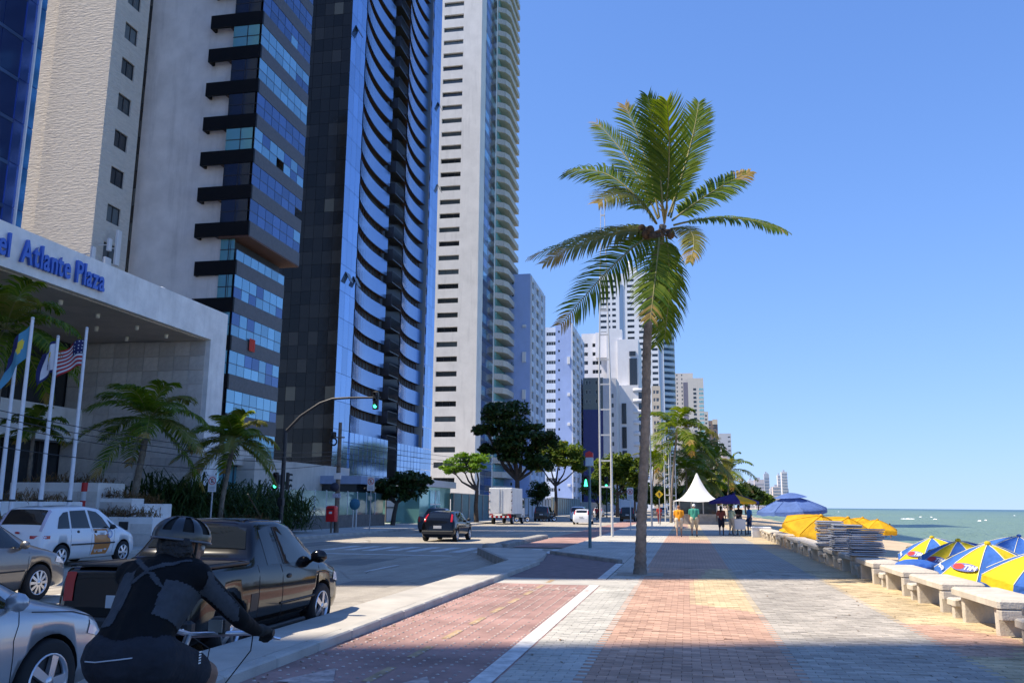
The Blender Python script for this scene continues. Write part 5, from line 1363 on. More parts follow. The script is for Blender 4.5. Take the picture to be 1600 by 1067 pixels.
SP_SUV = [(0, .6, .5, .88, .75), (.03, .9, .8, .95, .84), (.08, 1.15, 1.0, .98, .86), (.35, 1.62, 1.04, .99, .8), (.6, 1.68, 1.04, 1, .8), (2.0, 1.70, 1.02, 1, .82), (2.5, 1.64, 1.01, 1, .8), (3.2, 1.14, 1.0, 1, .84), (3.4, 1.09, .98, .99, .86), (4.0, 1.0, .9, .96, .82), (4.25, .85, .75, .88, .74), (4.35, .55, .48, .78, .65)]
SP_PICK = [(0, .62, .52, .90, .84), (.03, .94, .84, .96, .9), (.08, 1.02, .96, .98, .92), (.5, 1.03, .98, .99, .92), (1.20, 1.04, .99, 1, .92), (1.31, 1.10, .99, 1, .88), (1.51, 1.49, .97, 1, .72), (1.70, 1.545, .96, 1, .72), (2.25, 1.54, .94, 1, .74), (2.6, 1.46, .93, 1, .74), (3.27, 1.02, .91, .99, .8), (3.40, .97, .90, .99, .82), (3.85, .86, .80, .95, .76), (4.07, .70, .62, .86, .68), (4.15, .48, .42, .74, .6)]
# ---- white taxi minivan
wp = paint('taxi_white', (0.72, 0.73, 0.74)); 
t, c = car_thing('minivan_taxi', 'white minivan taxi with an orange door panel, beside the stone planters', 'taxi', SP_VAN, 1.70, wp, (-17.08, 20.02, RZ), 0, (.70, 3.30), .31, 6)
side_windows(t, c, [[(.50, 1.03), (.98, 1.03), (.98, 1.47), (.80, 1.45), (.62, 1.32)], [(1.05, 1.03), (1.80, 1.02), (1.66, 1.51), (1.05, 1.49)], [(1.90, 1.02), (2.66, 1.00), (2.38, 1.30), (2.12, 1.46), (1.76, 1.51)], [(2.74, 1.00), (3.06, .99), (2.62, 1.25)]])
put('rear_window', c.patch(.15, .40, -.86, .86).mesh('rear_window', cglass), t); put('windscreen', c.patch(2.42, 3.08, -.95, .95).mesh('windscreen', cglass), t)
og = pm('orange_vinyl', (0.50, 0.17, 0.02), 0.35, var=0.1, scale=2, coat=.5)
for sx in (1, -1):
    put('door_panel', c.side_poly([(1.90, .30), (2.55, .30), (2.70, .60), (2.50, .985), (1.92, 1.0), (1.98, .6)], .004, sx, 8).mesh('door_panel', og), t)
    b = MB(); b.tube([(sx * (c.side_x(y, .60) + .01), y, .60) for y in (1.05, 1.6, 2.2, 2.85)], .022, 6); put('side_moulding', b.mesh('side_moulding', trim_m), t)
    for (y, z) in ((1.30, .93), (2.02, .91)): b = MB(); b.ball((sx * (c.side_x(y, z) + .0), y, z), .06, 10, 0, (.3, 1, .7)); put('door_handle', b.mesh('door_handle', trim_m), t)
    for q in ([(1.02, .35), (1.02, 1.0)], [(1.86, .28), (1.86, 1.0)], [(2.80, .30), (2.86, .95)]): put('door_seam', c.seam(q, .004, sx).mesh('door_seam', trim_m), t)
    b = c.patch(.09, .42, .87 * sx, 1.0 * sx); put('tail_light', b.mesh('tail_light', pm('tail_clear', (0.5, 0.45, 0.55), 0.15, coat=.5)), t)
    put('reflector', c.side_poly([(.03, .78), (.22, .78), (.22, .86), (.03, .86)], .006, sx).mesh('reflector', red_l), t)
    put('headlight', c.side_poly([(3.50, .72), (3.80, .66), (3.78, .74), (3.55, .84)], .006, sx).mesh('headlight', white_l), t)
me = text_mesh('SP 056', .13, .002, white_p, 'door_lettering', .004); o = put('door_lettering', me, t); orient(o, (c.side_x(2.0, .38) + .012, 2.0, .36), (0, 1, 0), (-.05, 0, 1))
me = text_mesh('TAXI', .09, .002, white_p, 'door_lettering', .003); o = put('door_lettering', me, t); orient(o, (c.side_x(2.2, .86) + .012, 2.18, .83), (0, 1, 0), (-.05, 0, 1))
b = MB(); flat_ring(b, 0, 0, .11, .025, 0); o = put('door_emblem', b.mesh('door_emblem', pm('emblem_blue', (0.10, 0.25, 0.6), .4)), t); orient(o, (c.side_x(2.62, .85) + .014, 2.62, .84), (0, 1, 0), (-.08, 0, 1))
mirrors(t, c, 2.62, 1.0, trim_m); rear_plate(t, -.005, .60)
b = MB(); b.ball((-.0, .03, .93), .06, 8, 0, (1.4, .3, .5)); put('badge', b.mesh('badge', red_l), t)
b = MB(); b.box(-.7, .7, -.02, .05, .44, .5); put('bumper_strip', b.mesh('bumper_strip', trim_m), t)
# ---- grey car in the second lane
gp = paint('paint_graphite', (0.16, 0.155, 0.15), .5, .32)
t, c = car_thing('sedan_car', 'grey car at the left edge, only its front half in view', 'car', SP_SEDAN, 1.72, gp, (-12.16, 10.30, RZ), 0, (.85, 3.62), .32, 10)
side_windows(t, c, [[(1.15, .98), (1.75, .97), (1.75, 1.36), (1.5, 1.34)], [(1.82, .97), (2.45, .96), (2.45, 1.38), (1.82, 1.37)], [(2.52, .96), (3.25, .94), (2.85, 1.28), (2.52, 1.37)]])
put('windscreen', c.patch(2.82, 3.45, -.95, .95).mesh('windscreen', cglass), t); put('rear_window', c.patch(.8, 1.35, -.9, .9).mesh('rear_window', cglass), t)
for sx in (1, -1):
    put('headlight', c.side_poly([(4.02, .66), (4.36, .60), (4.34, .70), (4.06, .76)], .008, sx).mesh('headlight', white_l), t)
    for q in ([(1.78, .3), (1.78, .95)], [(2.48, .3), (2.48, .95)], [(3.3, .32), (3.34, .92)]): put('door_seam', c.seam(q, .004, sx).mesh('door_seam', trim_m), t)
    put('side_moulding', c.seam([(1.2, .55), (3.25, .55)], .015, sx).mesh('side_moulding', trim_m), t)
mirrors(t, c, 3.12, .95, gp)
# ---- silver car behind the cyclist
sp_ = paint('paint_silver', (0.42, 0.43, 0.45), .6, .3)
pw_ = at_x(72, 1076, -5.0)
t, c = car_thing('silver_car', 'silver car nosing into the lower left corner behind the cyclist', 'car', SP_SEDAN, 1.74, sp_, (-5.85, pw_.y - 3.62, RZ), 0, (.85, 3.62), .33, 5)
side_windows(t, c, [[(1.15, .98), (1.75, .97), (1.75, 1.36), (1.5, 1.34)], [(1.82, .97), (2.45, .96), (2.45, 1.38), (1.82, 1.37)], [(2.52, .96), (3.25, .94), (2.85, 1.28), (2.52, 1.37)]])
put('windscreen', c.patch(2.82, 3.45, -.95, .95).mesh('windscreen', cglass), t)
for sx in (1, -1):
    put('headlight', c.side_poly([(4.08, .64), (4.40, .56), (4.38, .66), (4.12, .75)], .008, sx).mesh('headlight', white_l), t)
    put('door_seam', c.seam([(3.22, .3), (3.2, .7), (3.28, .93)], .004, sx).mesh('door_seam', trim_m), t)
    put('bonnet_seam', c.seam([(3.4, .885), (3.9, .835), (4.3, .73)], .004, sx).mesh('bonnet_seam', trim_m), t)
mirrors(t, c, 3.12, .95, sp_)
# ---- black pickup
bk = pm('paint_black', (0.003, 0.003, 0.004), .1, 0, var=.05, spec=.35, coat=.25)
t, c = car_thing('pickup_truck', 'glossy black pickup parked at the kerb strip beside the cyclist', 'pickup', SP_PICK, 1.74, bk, (-5.93, 8.60, RZ), 0, (.75, 3.27), .32, 5, .22)
side_windows(t, c, [[(2.07, .975), (3.03, .955), (2.70, 1.25), (2.40, 1.42), (2.01, 1.44)]])
for sx in (1, -1):
    put('quarter_panel', c.side_poly([(1.63, .985), (1.95, .98), (1.90, 1.44), (1.65, 1.40)], .004, sx).mesh('quarter_panel', cglass), t)
    for q in ([(2.01, .28), (1.99, .97)], [(3.07, .30), (3.15, .93)], [(1.37, .4), (1.37, 1.0)]): put('door_seam', c.seam(q, .004, sx).mesh('door_seam', trim_m), t)
    b = MB(); y, z = 2.17, .82; b.ball((sx * (c.side_x(y, z) + .005), y, z), .06, 10, 0, (.35, 1.1, .5)); put('door_handle', b.mesh('door_handle', trim_m), t)
    put('side_moulding', c.seam([(1.95, .50), (3.0, .50)], .018, sx).mesh('side_moulding', trim_m), t)
    put('fuel_flap', c.side_poly([(1.17, .48), (1.35, .48), (1.35, .68), (1.17, .68)], .004, sx).mesh('fuel_flap', trim_m), t)
    put('tail_light', c.patch(.015, .11, .84 * sx, .99 * sx, .012).mesh('tail_light', red_l), t)
    put('headlight', c.side_poly([(3.67, .66), (3.99, .60), (3.97, .70), (3.71, .77)], .008, sx).mesh('headlight', white_l), t)
    b = MB(); b.tube([(sx * (c.W * .93), y, 1.04) for y in (.15, .6, 1.15)], .022, 6); put('bed_rail', b.mesh('bed_rail', trim_m), t)
    b = MB(); b.bbox(sx * c.W - .12, sx * c.W + .0, 1.2, 2.75, .19, .25, .02); put('side_step', b.mesh('side_step', trim_m), t)
put('rear_window', c.patch(1.35, 1.51, -.9, .9, .008).mesh('rear_window', cglass), t); put('windscreen', c.patch(2.63, 3.23, -.95, .95).mesh('windscreen', cglass), t)
b = MB(); b.box(-.7, .7, .12, 1.15, 1.035, 1.055); put('bed_cover', b.mesh('bed_cover', trim_m), t)
mirrors(t, c, 2.95, .98, bk, 1.25)
b = MB(); b.tube([(.3, 2.4, 1.54), (.3, 2.0, 1.85)], .006, 5); put('aerial', b.mesh('aerial', trim_m), t)
rear_plate(t, -.01, .62); b = MB(); b.bbox(-.85, .85, -.08, .05, .38, .52, .03); put('rear_bumper', b.mesh('rear_bumper', trim_m), t)
# ---- black hatchback
hx = -11.7
t, c = car_thing('hatchback_car', 'black hatchback with red tail lamps driving away over the sunlit road', 'car', SP_HATCH, 1.68, bk, (hx, 40.75, RZ), 0, (.62, 3.1), .30, 5)
def hatch_bits(t, c, lights=red_l):
    side_windows(t, c, [[(.62, 1.0), (1.15, .98), (1.15, 1.36), (.9, 1.33)], [(1.22, .98), (1.85, .97), (1.85, 1.38), (1.22, 1.37)], [(1.92, .97), (2.72, .95), (2.3, 1.28), (1.92, 1.37)]])
    put('rear_window', c.patch(.20, .50, -.82, .82, .008, taper=0.1).mesh('rear_window', cglass), t); put('windscreen', c.patch(2.30, 2.92, -.95, .95).mesh('windscreen', cglass), t)
    for sx in (1, -1): put('tail_light', c.patch(.10, .45, .87 * sx, 1.0 * sx, .012).mesh('tail_light', lights), t); put('headlight', c.side_poly([(3.45, .66), (3.75, .60), (3.72, .70), (3.5, .78)], .008, sx).mesh('headlight', white_l), t)
    rear_plate(t, -.005, .62); mirrors(t, c, 2.62, .98, trim_m)
hatch_bits(t, c)
b = MB(); b.bbox(-.78, .78, -.03, .05, .36, .52, .02); put('rear_bumper', b.mesh('rear_bumper', trim_m), t)
hb_proto = t
# ---- other cars
pk = at_z(668, 832, RZ)
t, c = car_thing('small_pickup', 'dark grey small pickup parked left of the black hatchback', 'pickup', SP_PICK, 1.68, paint('paint_dark_grey', (0.03, 0.03, 0.035), .3), (pk.x + .1, pk.y, RZ), 0, (.75, 3.27), .31, 5)
side_windows(t, c, [[(2.07, .975), (3.03, .955), (2.70, 1.25), (2.40, 1.42), (2.01, 1.44)]]); put('rear_window', c.patch(1.35, 1.51, -.9, .9, .008).mesh('rear_window', cglass), t)
for sx in (1, -1): put('tail_light', c.patch(.015, .11, .84 * sx, .99 * sx, .012).mesh('tail_light', red_l), t)
rear_plate(t, -.01, .62); mirrors(t, c, 2.95, .98, trim_m)
def more_hatch(label, loc, m_, rz=0, sp=SP_HATCH, nm='hatchback_car', W=1.68):
    t, c = car_thing(nm, label, 'car', sp, W, m_, loc, rz, (.62, 3.1), .30, 5, group='cars further up the road'); hatch_bits(t, c); return t
def suv_bits(t, c):
    side_windows(t, c, [[(.45, 1.1), (1.1, 1.08), (1.1, 1.58), (.62, 1.58)], [(1.18, 1.08), (2.0, 1.06), (2.0, 1.61), (1.18, 1.6)], [(2.08, 1.06), (2.95, 1.04), (2.5, 1.48), (2.08, 1.6)]])
    put('rear_window', c.patch(.10, .33, -.88, .88).mesh('rear_window', cglass), t); put('windscreen', c.patch(2.52, 3.16, -.95, .95).mesh('windscreen', cglass), t)
    for sx in (1, -1): put('tail_light', c.patch(.06, .3, .9 * sx, 1.0 * sx, .012).mesh('tail_light', red_l), t)
    rear_plate(t, -.005, .7); mirrors(t, c, 2.9, 1.08, trim_m)
def more_suv(label, loc, m_, rz=0, group='cars further up the road'):
    t, c = car_thing('suv_car', label, 'car', SP_SUV, 1.8, m_, loc, rz, (.8, 3.4), .35, 5, .26, group=group); suv_bits(t, c); return t
more_hatch('white hatchback in the right lane behind the pedestrian light post', (at_y(908, 800, 84).x, 84, RZ), wp)
more_suv('white sport utility car just ahead of the white hatchback', (at_y(902, 790, 101).x, 101, RZ), paint('paint_white2', (0.68, 0.68, 0.68)))
more_suv('dark car parked at the kerb right of the box truck', (at_y(850, 800, 100).x, 98, RZ), paint('paint_dark_green', (0.012, 0.016, 0.018), .2))
more_suv('black boxy car near the no stopping sign on the right', (at_y(980, 800, 103).x, 103, RZ), bk)
more_hatch('white car far ahead between the trees and the mast', (at_y(934, 800, 150).x, 150, RZ), paint('paint_white3', (0.6, 0.6, 0.62)))
more_hatch('distant silver car left of the big palm trunk', (at_y(965, 800, 185).x, 185, RZ), sp_)
more_hatch('distant grey car just right of the big palm trunk', (at_y(1024, 797, 160).x, 160, RZ), gp)
more_suv('distant white car beside the small palm trunk', (at_y(1036, 797, 190).x, 190, RZ), wp)
more_hatch('distant dark car partly hidden by the palm trunk', (at_y(1000, 797, 200).x, 200, RZ), bk)
hs_ = at_x(62, 770, -28.6)
more_suv('dark car with a light roof rack waiting in the hotel entrance', (-28.4, hs_.y - 2, .35), paint('paint_slate', (0.05, 0.055, 0.07), .4), 0, None)
# ---- white box truck
TX, TY = -16.95, 80.0
t = thing('box_truck', 'white box truck parked at the left kerb, rear doors to the viewer', 'truck', (TX, TY, RZ), 0)
tw = pm('truck_white', (0.66, 0.66, 0.65), 0.5, var=0.06, scale=1.5, stain=0.2)
b = MB(); b.bbox(-1.1, 1.1, .05, 5.2, .95, 3.35, .03); put('cargo_box', b.mesh('cargo_box', tw), t)
for sx in (0, 1):
    b = MB(); b.bbox(-1.07 + sx * 1.08, -.02 + sx * 1.08, -.02, .045, 1.0, 3.28, .012); d = put('rear_door', b.mesh('rear_door', tw), t)
    b = MB(); b.tube([(-.12 + sx * .24, -.05, 1.05), (-.12 + sx * .24, -.05, 3.2)], .02, 6); put('lock_rod', b.mesh('lock_rod', chrome), d)
    for z in (1.3, 2.1, 2.9):
        b = MB(); b.box(-1.1 + sx * 2.1, -.98 + sx * 2.1, -.045, -.022, z, z + .09); put('hinge', b.mesh('hinge', trim_m), d)
for k in range(10):
    b = MB(); b.box(-1.05 + k * .21, -.85 + k * .21, -.10, -.06, .62, .78); put('bumper_stripe', b.mesh('bumper_stripe', red_l if k % 2 else white_l), t)
b = MB(); b.box(-1.06, 1.06, -.06, .02, .6, .8); put('bumper', b.mesh('bumper', trim_m), t)
for sx in (-1, 1):
    b = MB(); b.bbox(sx * .85 - .16, sx * .85 + .16, -.06, .03, .83, .93, .01); put('tail_light', b.mesh('tail_light', red_l), t)
    for z in range(6): b = MB(); b.box(sx * 1.10 - .02, sx * 1.10 + .004, .0, .046, 1.1 + z * .36, 1.25 + z * .36); put('reflector', b.mesh('reflector', red_l), t)
b = MB(); b.box(-.45, .45, .1, 6.4, .55, .8); put('chassis', b.mesh('chassis', trim_m), t)
b = MB(); b.extr([(-1.0, 5.35, .6), (-1.0, 7.0, .6), (-1.0, 7.05, 1.4), (-1.0, 6.6, 2.4), (-1.0, 5.35, 2.5)], (2.0, 0, 0)); put('cab', b.mesh('cab', tw), t)
for sx in (-1, 1): b = MB(); b.extr([(sx * 1.0 + sx * .004, 5.8, 1.5), (sx * 1.004, 6.9, 1.5), (sx * 1.004, 6.5, 2.25), (sx * 1.004, 5.8, 2.3)], (sx * .01, 0, 0)); put('side_window', b.mesh('side_window', cglass), t)
a_, r_, d_ = wheel_parts(.42, .25, 6)
for y in (1.1, 6.1):
    for sx in (1, -1): o = put('wheel', a_, t, (sx * .9, y, .42), 0 if sx > 0 else math.pi); put('rim', r_, o); put('brake_disc', d_, o)
# ---- motorcycles
def motorbike(label, loc, rz, m_):
    t = thing('motorcycle', label, 'motorcycle', loc, rz)
    w_ = MB(); w_.lathe([(.22, -.04), (.29, -.05), (.31, 0), (.29, .05), (.22, .04)], (0, 0, 0), 18, 'x'); wm_ = w_.mesh('wheel', tyre_m)
    rr = MB().lathe([(.21, 0), (.23, .02), (.21, .03), (.03, .02), (.03, -.02), (.21, -.03)], (0, 0, 0), 14, 'x').mesh('rim', rim_m)
    for y in (0, 1.25): o = put('wheel', wm_, t, (0, y, .31)); put('rim', rr, o)
    b = MB(); b.tube([(0, 1.25, .31), (0, 1.05, .7), (0, .95, .95)], .035, 6); b.tube([(0, 0, .31), (0, .45, .5), (0, .9, .8)], .05, 6); b.bbox(-.12, .12, .4, .8, .3, .58, .04); put('frame', b.mesh('frame', trim_m), t)
    b = MB(); b.ball((0, .72, .82), .2, 12, 0, (.65, 1.3, .6)); put('tank', b.mesh('tank', m_), t)
    b = MB(); b.bbox(-.13, .13, -.15, .5, .72, .82, .04); put('seat', b.mesh('seat', trim_m), t)
    b = MB(); b.tube([(-.33, .85, 1.02), (0, .95, .98), (.33, .85, 1.02)], .015, 6); put('handlebar', b.mesh('handlebar', chrome), t)
    b = MB(); b.ball((0, 1.12, .86), .1, 10); put('headlight', b.mesh('headlight', white_l), t)
    return t
bred = paint('paint_red', (0.45, 0.02, 0.02))
motorbike('red motorcycle parked at the kerb right of the dark car', (at_y(868, 808, 100).x, 99, RZ), 2.1, bred)
motorbike('dark motorcycle parked beside the box truck cab', (at_y(824, 810, 92).x, 92, RZ), 2.2, trim_m)
mb_ride = (at_y(932, 805, 112).x, 112, RZ)
motorbike('small motorcycle ridden up the road behind the white cars', mb_ride, 0, bred)

# ================================================================== PEOPLE
import numpy as np
def remesh(b, voxel, iters=5, name='body'):
    me = b.mesh('tmp', []); o = bpy.data.objects.new('tmp', me)
    md = o.modifiers.new('r', 'REMESH'); md.mode = 'VOXEL'; md.voxel_size = voxel; md.use_smooth_shade = True
    sm_ = o.modifiers.new('s', 'SMOOTH'); sm_.factor = .5; sm_.iterations = iters
    out = evaluated_mesh([o]); out.name = name
    bpy.data.objects.remove(o); bpy.data.meshes.remove(me)
    return out
skin_m = pm('skin', (0.33, 0.19, 0.13), 0.55, var=0.08, scale=12); skin_d = pm('skin_tan', (0.20, 0.10, 0.065), 0.55, var=0.08, scale=12)
hair_d = pm('hair_dark', (0.012, 0.009, 0.008), 0.6, var=0.2, scale=30, bump=.8, bscale=60); hair_b = pm('hair_red', (0.25, 0.10, 0.04), 0.6, var=0.2, scale=30); hair_w = pm('cap_white', (0.75, 0.75, 0.73), 0.8)
def seg_body(segs, extra, voxel, iters=5):
    """segs: (a, b, ra, rb, region); extra: (centre, radii, region) ellipsoids. Returns one continuous mesh with regions as materials"""
    b = MB()
    for (p, q, ra, rb, rg) in segs:
        p, q = Vector(p), Vector(q); n = 4
        b.tube([p + (q - p) * i / n for i in range(n + 1)], [ra + (rb - ra) * i / n for i in range(n + 1)], 12)
        b.ball(p, ra, 12); b.ball(q, rb, 12)
    for (c_, r, rg) in extra: b.ball(c_, 1.0, 16, 0, r)
    me = remesh(b, voxel, iters)
    n = len(me.polygons); C_ = np.empty(n * 3); me.polygons.foreach_get('center', C_); C_ = C_.reshape(-1, 3)
    best = np.full(n, 1e9); regs = np.zeros(n, dtype=np.int32)
    for (p, q, ra, rb, rg) in segs:
        p, q = np.array(p), np.array(q); d = q - p; t = np.clip((C_ - p) @ d / max(1e-9, d @ d), 0, 1)
        e = np.linalg.norm(C_ - (p + t[:, None] * d), axis=1) - (ra + (rb - ra) * t); k = e < best; best[k] = e[k]; regs[k] = rg
    for (cc, r, rg) in extra:
        e = (np.linalg.norm((C_ - np.array(cc)) / np.array(r), axis=1) - 1) * min(r); k = e < best; best[k] = e[k]; regs[k] = rg
    me.polygons.foreach_set('material_index', regs)
    return me
def hand(w, d, side, curl=.9, s=1.0, rg=2, up=Vector((0, 0, 1))):
    """palm and five curled fingers at wrist w pointing along d"""
    w = Vector(w); d = Vector(d).normalized(); x = d.cross(up).normalized(); n = x.cross(d).normalized()
    out = [(w, w + d * .05 * s, .026 * s, .034 * s, rg), (w + d * .05 * s - x * .018 * s, w + d * .085 * s - x * .022 * s, .024 * s, .02 * s, rg), (w + d * .05 * s + x * .018 * s, w + d * .085 * s + x * .022 * s, .024 * s, .02 * s, rg)]
    for k, ln in enumerate((.072, .082, .076, .06)):
        b0 = w + d * .088 * s + x * (.033 - .022 * k) * s * side
        p1 = b0 + (d * math.cos(curl * .4) - n * math.sin(curl * .4)) * ln * .45 * s; p2 = p1 + (d * math.cos(curl * 1.1) - n * math.sin(curl * 1.1)) * ln * .33 * s; p3_ = p2 + (d * math.cos(curl * 1.9) - n * math.sin(curl * 1.9)) * ln * .28 * s
        for a, c_ in ((b0, p1), (p1, p2), (p2, p3_)): out.append((a, c_, .0095 * s, .0085 * s, rg))
    tb0 = w + d * .03 * s + x * .03 * s * side
    tp = tb0 + (x * side * .6 + d * .7 - n * .3).normalized() * .035 * s; out += [(tb0, tp, .013 * s, .011 * s, rg), (tp, tp + (d * .8 - n * .5).normalized() * .03 * s, .011 * s, .009 * s, rg)]
    return out
def head_parts(h, face, rg_skin, s=1.0):
    """ellipsoids of a head with jaw, nose and ears around centre h, looking along face"""
    h = Vector(h); f = Vector(face).normalized(); x = f.cross(Vector((0, 0, 1))).normalized(); u = x.cross(f)
    return [(h, (.078 * s, .095 * s, .108 * s), rg_skin), (h + f * .035 * s - u * .055 * s, (.058 * s, .06 * s, .06 * s), rg_skin), (h + f * .10 * s - u * .018 * s, (.014 * s, .02 * s, .024 * s), rg_skin), (h + x * .078 * s - u * .01 * s, (.014 * s, .022 * s, .032 * s), rg_skin), (h - x * .078 * s - u * .01 * s, (.014 * s, .022 * s, .032 * s), rg_skin)]
def face_bits(t, h, face, s=1.0):
    h = Vector(h); f = Vector(face).normalized(); x = f.cross(Vector((0, 0, 1))).normalized(); u = x.cross(f)
    ew = pm('eye_white', (0.7, 0.7, 0.68), .3); ed = pm('eye_dark', (0.02, 0.015, 0.01), .2); lp_ = pm('lips', (0.28, 0.10, 0.08), .5)
    for sx in (-1, 1):
        b = MB(); b.ball(h + f * .083 * s + x * sx * .032 * s, .013 * s, 8); e = put('eye', b.mesh('eye', ew), t); b = MB(); b.ball(h + f * .092 * s + x * sx * .032 * s, .007 * s, 6); put('pupil', b.mesh('pupil', ed), e)
    b = MB(); p = h + f * .095 * s - u * .058 * s; b.tube([p - x * .024 * s - f * .006, p, p + x * .024 * s - f * .006], .006 * s, 6); put('mouth', b.mesh('mouth', lp_), t)
# ---- the cyclist
CY = Vector((-2.42, 3.45, 0.0))
cy = thing('person', 'cyclist in a black grey panelled long sleeved jersey, dark shorts and helmet, seen from behind', 'person', CY)
hip, waist, chest, neck, hd = Vector((0, .15, .93)), Vector((0, .22, 1.07)), Vector((0, .33, 1.225)), Vector((.0, .40, 1.325)), Vector((.015, .475, 1.40))
look = Vector((.62, 1, -.22)).normalized()
RGJ, RGS, RGK, RGG, RGH = 0, 1, 2, 3, 4      # jersey, shorts, skin, glove, shoe
segs = [(hip + Vector((0, .0, .03)), waist, .13, .135, RGJ), (hip + Vector((-.05, .0, .05)), waist + Vector((-.04, 0, 0)), .118, .12, RGJ), (hip + Vector((.05, .0, .05)), waist + Vector((.04, 0, 0)), .118, .12, RGJ), (waist, chest, .132, .138, RGJ), (waist + Vector((-.05, .02, .02)), chest + Vector((-.1, .02, .01)), .115, .108, RGJ), (waist + Vector((.05, .02, .02)), chest + Vector((.1, .02, .01)), .115, .108, RGJ),
        (chest + Vector((-.115, .05, .03)), chest + Vector((.115, .05, .03)), .095, .095, RGJ), (chest + Vector((0, .05, .05)), neck, .10, .062, RGJ), (neck, hd + Vector((0, -.01, -.05)), .056, .055, RGK)]
for sx in (-1, 1):
    sh = Vector((sx * .178, .35, 1.262)); el = Vector((sx * .29, .565, 1.05)); wr = Vector((sx * .285, .745, .975))
    segs += [(chest + Vector((sx * .1, .04, .02)), sh, .092, .068, RGJ), (sh, el, .058, .045, RGJ), (el, wr, .044, .031, RGJ)]
    segs += hand(wr, (0, 1, -.12), -sx, 1.15, 1.0, RGG)
    hj = Vector((sx * .10, .15, .92)); kn = Vector((sx * .15, .52, .80 if sx > 0 else .58)); an = Vector((sx * .13, .34 if sx > 0 else .24, .36 if sx > 0 else .16))
    mid = hj + (kn - hj) * .72
    segs += [(hip + Vector((sx * .07, -.03, -.0)), hj, .125, .115, RGS), (hj, mid, .125, .092, RGS), (mid, kn, .078, .062, RGK), (kn, kn + (an - kn) * .35, .06, .062, RGK), (kn + (an - kn) * .35, an, .062, .038, RGK), (an, an + Vector((0, .02, -.05)), .042, .045, RGH), (an + Vector((0, -.05, -.06)), an + Vector((0, .16, -.08)), .042, .036, RGH)]
jersey = pm('jersey_black', (0.006, 0.006, 0.007), 0.75, var=0.2, scale=8, spec=.15, bump=.5, bscale=9, bdist=.03); shorts_m = pm('shorts_slate', (0.024, 0.026, 0.034), 0.85, var=0.15, scale=10, bump=.6, bscale=14, spec=.2, bdist=.03)
glove_m = pm('glove_black', (0.012, 0.012, 0.012), .8); shoe_m = pm('shoe_grey', (0.10, 0.10, 0.11), .6)
me = seg_body(segs, [(hip + Vector((0, -.04, -.01)), (.165, .13, .12), RGS)] + head_parts(hd, look, RGK), .0085, 7)
for m_ in (jersey, shorts_m, skin_d, glove_m, shoe_m): me.materials.append(m_)
put('body', me, cy)
face_bits(cy, hd, look)
def panel_from(me, test, off, mat, name, parent):
    """garment panel: the body faces passing test, lifted slightly off the cloth"""
    bm_ = bmesh.new(); bm_.from_mesh(me); bm_.normal_update()
    dele = [f for f in bm_.faces if not test(f.calc_center_median(), f.normal)]
    nrm = {v: v.normal.copy() for v in bm_.verts}
    for v in bm_.verts: v.co += nrm[v] * off
    bmesh.ops.delete(bm_, geom=dele, context='FACES')
    left = set(bm_.faces); isl_ = []
    while left:
        st = [left.pop()]; cur = [st[0]]
        while st:
            f = st.pop()
            for e in f.edges:
                for g_ in e.link_faces:
                    if g_ in left: left.discard(g_); st.append(g_); cur.append(g_)
        isl_.append(cur)
    for cur in isl_:
        if len(cur) < 60: continue
        vm = {}; b = MB(); fs = []
        for f in cur:
            for v in f.verts:
                if v not in vm: vm[v] = len(vm)
            fs.append(tuple(vm[v] for v in f.verts))
        b.add([v.co[:] for v in vm], fs, 0, True); b.build(name, mat, parent)
    bm_.free()
gpan = pm('jersey_grey', (0.055, 0.060, 0.070), 0.85, var=0.15, scale=20, spec=.2)
def along(c): # 0 at hip .. 1 at shoulder line
    d = Vector((0, .22, .33)); return (c - hip).dot(d) / d.length_squared
def is_back(n): return n.dot(Vector((0, -.83, .55))) > .05
panel_from(me, lambda c, n: abs(c.x + .10 + .0 * along(c)) < .026 * (1 + 1.0 * math.sin(3.14 * max(0, min(1, along(c))))) and .18 < along(c) < .88 and is_back(n) and abs(c.x) < .25, .003, gpan, 'jersey_panel', cy)
panel_from(me, lambda c, n: c.x > .085 + .05 * abs(along(c) - .62) and c.x < .23 and .36 < along(c) < .80 and n.x > -.1 and c.y < .40, .003, gpan, 'jersey_panel', cy)
panel_from(me, lambda c, n: .2 < c.x < .31 and c.y > .33 and c.y < .62 and n.z < .35 and n.x > .2 and c.z > 1.05, .003, gpan, 'sleeve_panel', cy)
panel_from(me, lambda c, n: .80 < along(c) < 1.12 and abs(abs(c.x) - (along(c) - .86) * .55) < .018 and is_back(n) and abs(c.x) < .16, .003, gpan, 'jersey_panel', cy)
panel_from(me, lambda c, n: .70 < along(c) <= .84 and abs(abs(c.x - .01) - (.86 - along(c)) * .45) < .016 and is_back(n), .003, gpan, 'jersey_panel', cy)
b = MB(); b.tube([(-.12, .005, .93), (-.05, -.026, .935), (.06, -.026, .95), (.135, .045, .955)], .003, 5); put('piping', b.mesh('piping', pm('piping_grey', (0.45, 0.47, 0.5), .6)), cy)
b = MB()
for k in range(5): b.quad((.222, .33, .88 + k * .012), (.222, .35, .88 + k * .012), (.222, .35, .887 + k * .012), (.222, .33, .887 + k * .012))
put('shorts_logo', b.mesh('shorts_logo', fr_white), cy)
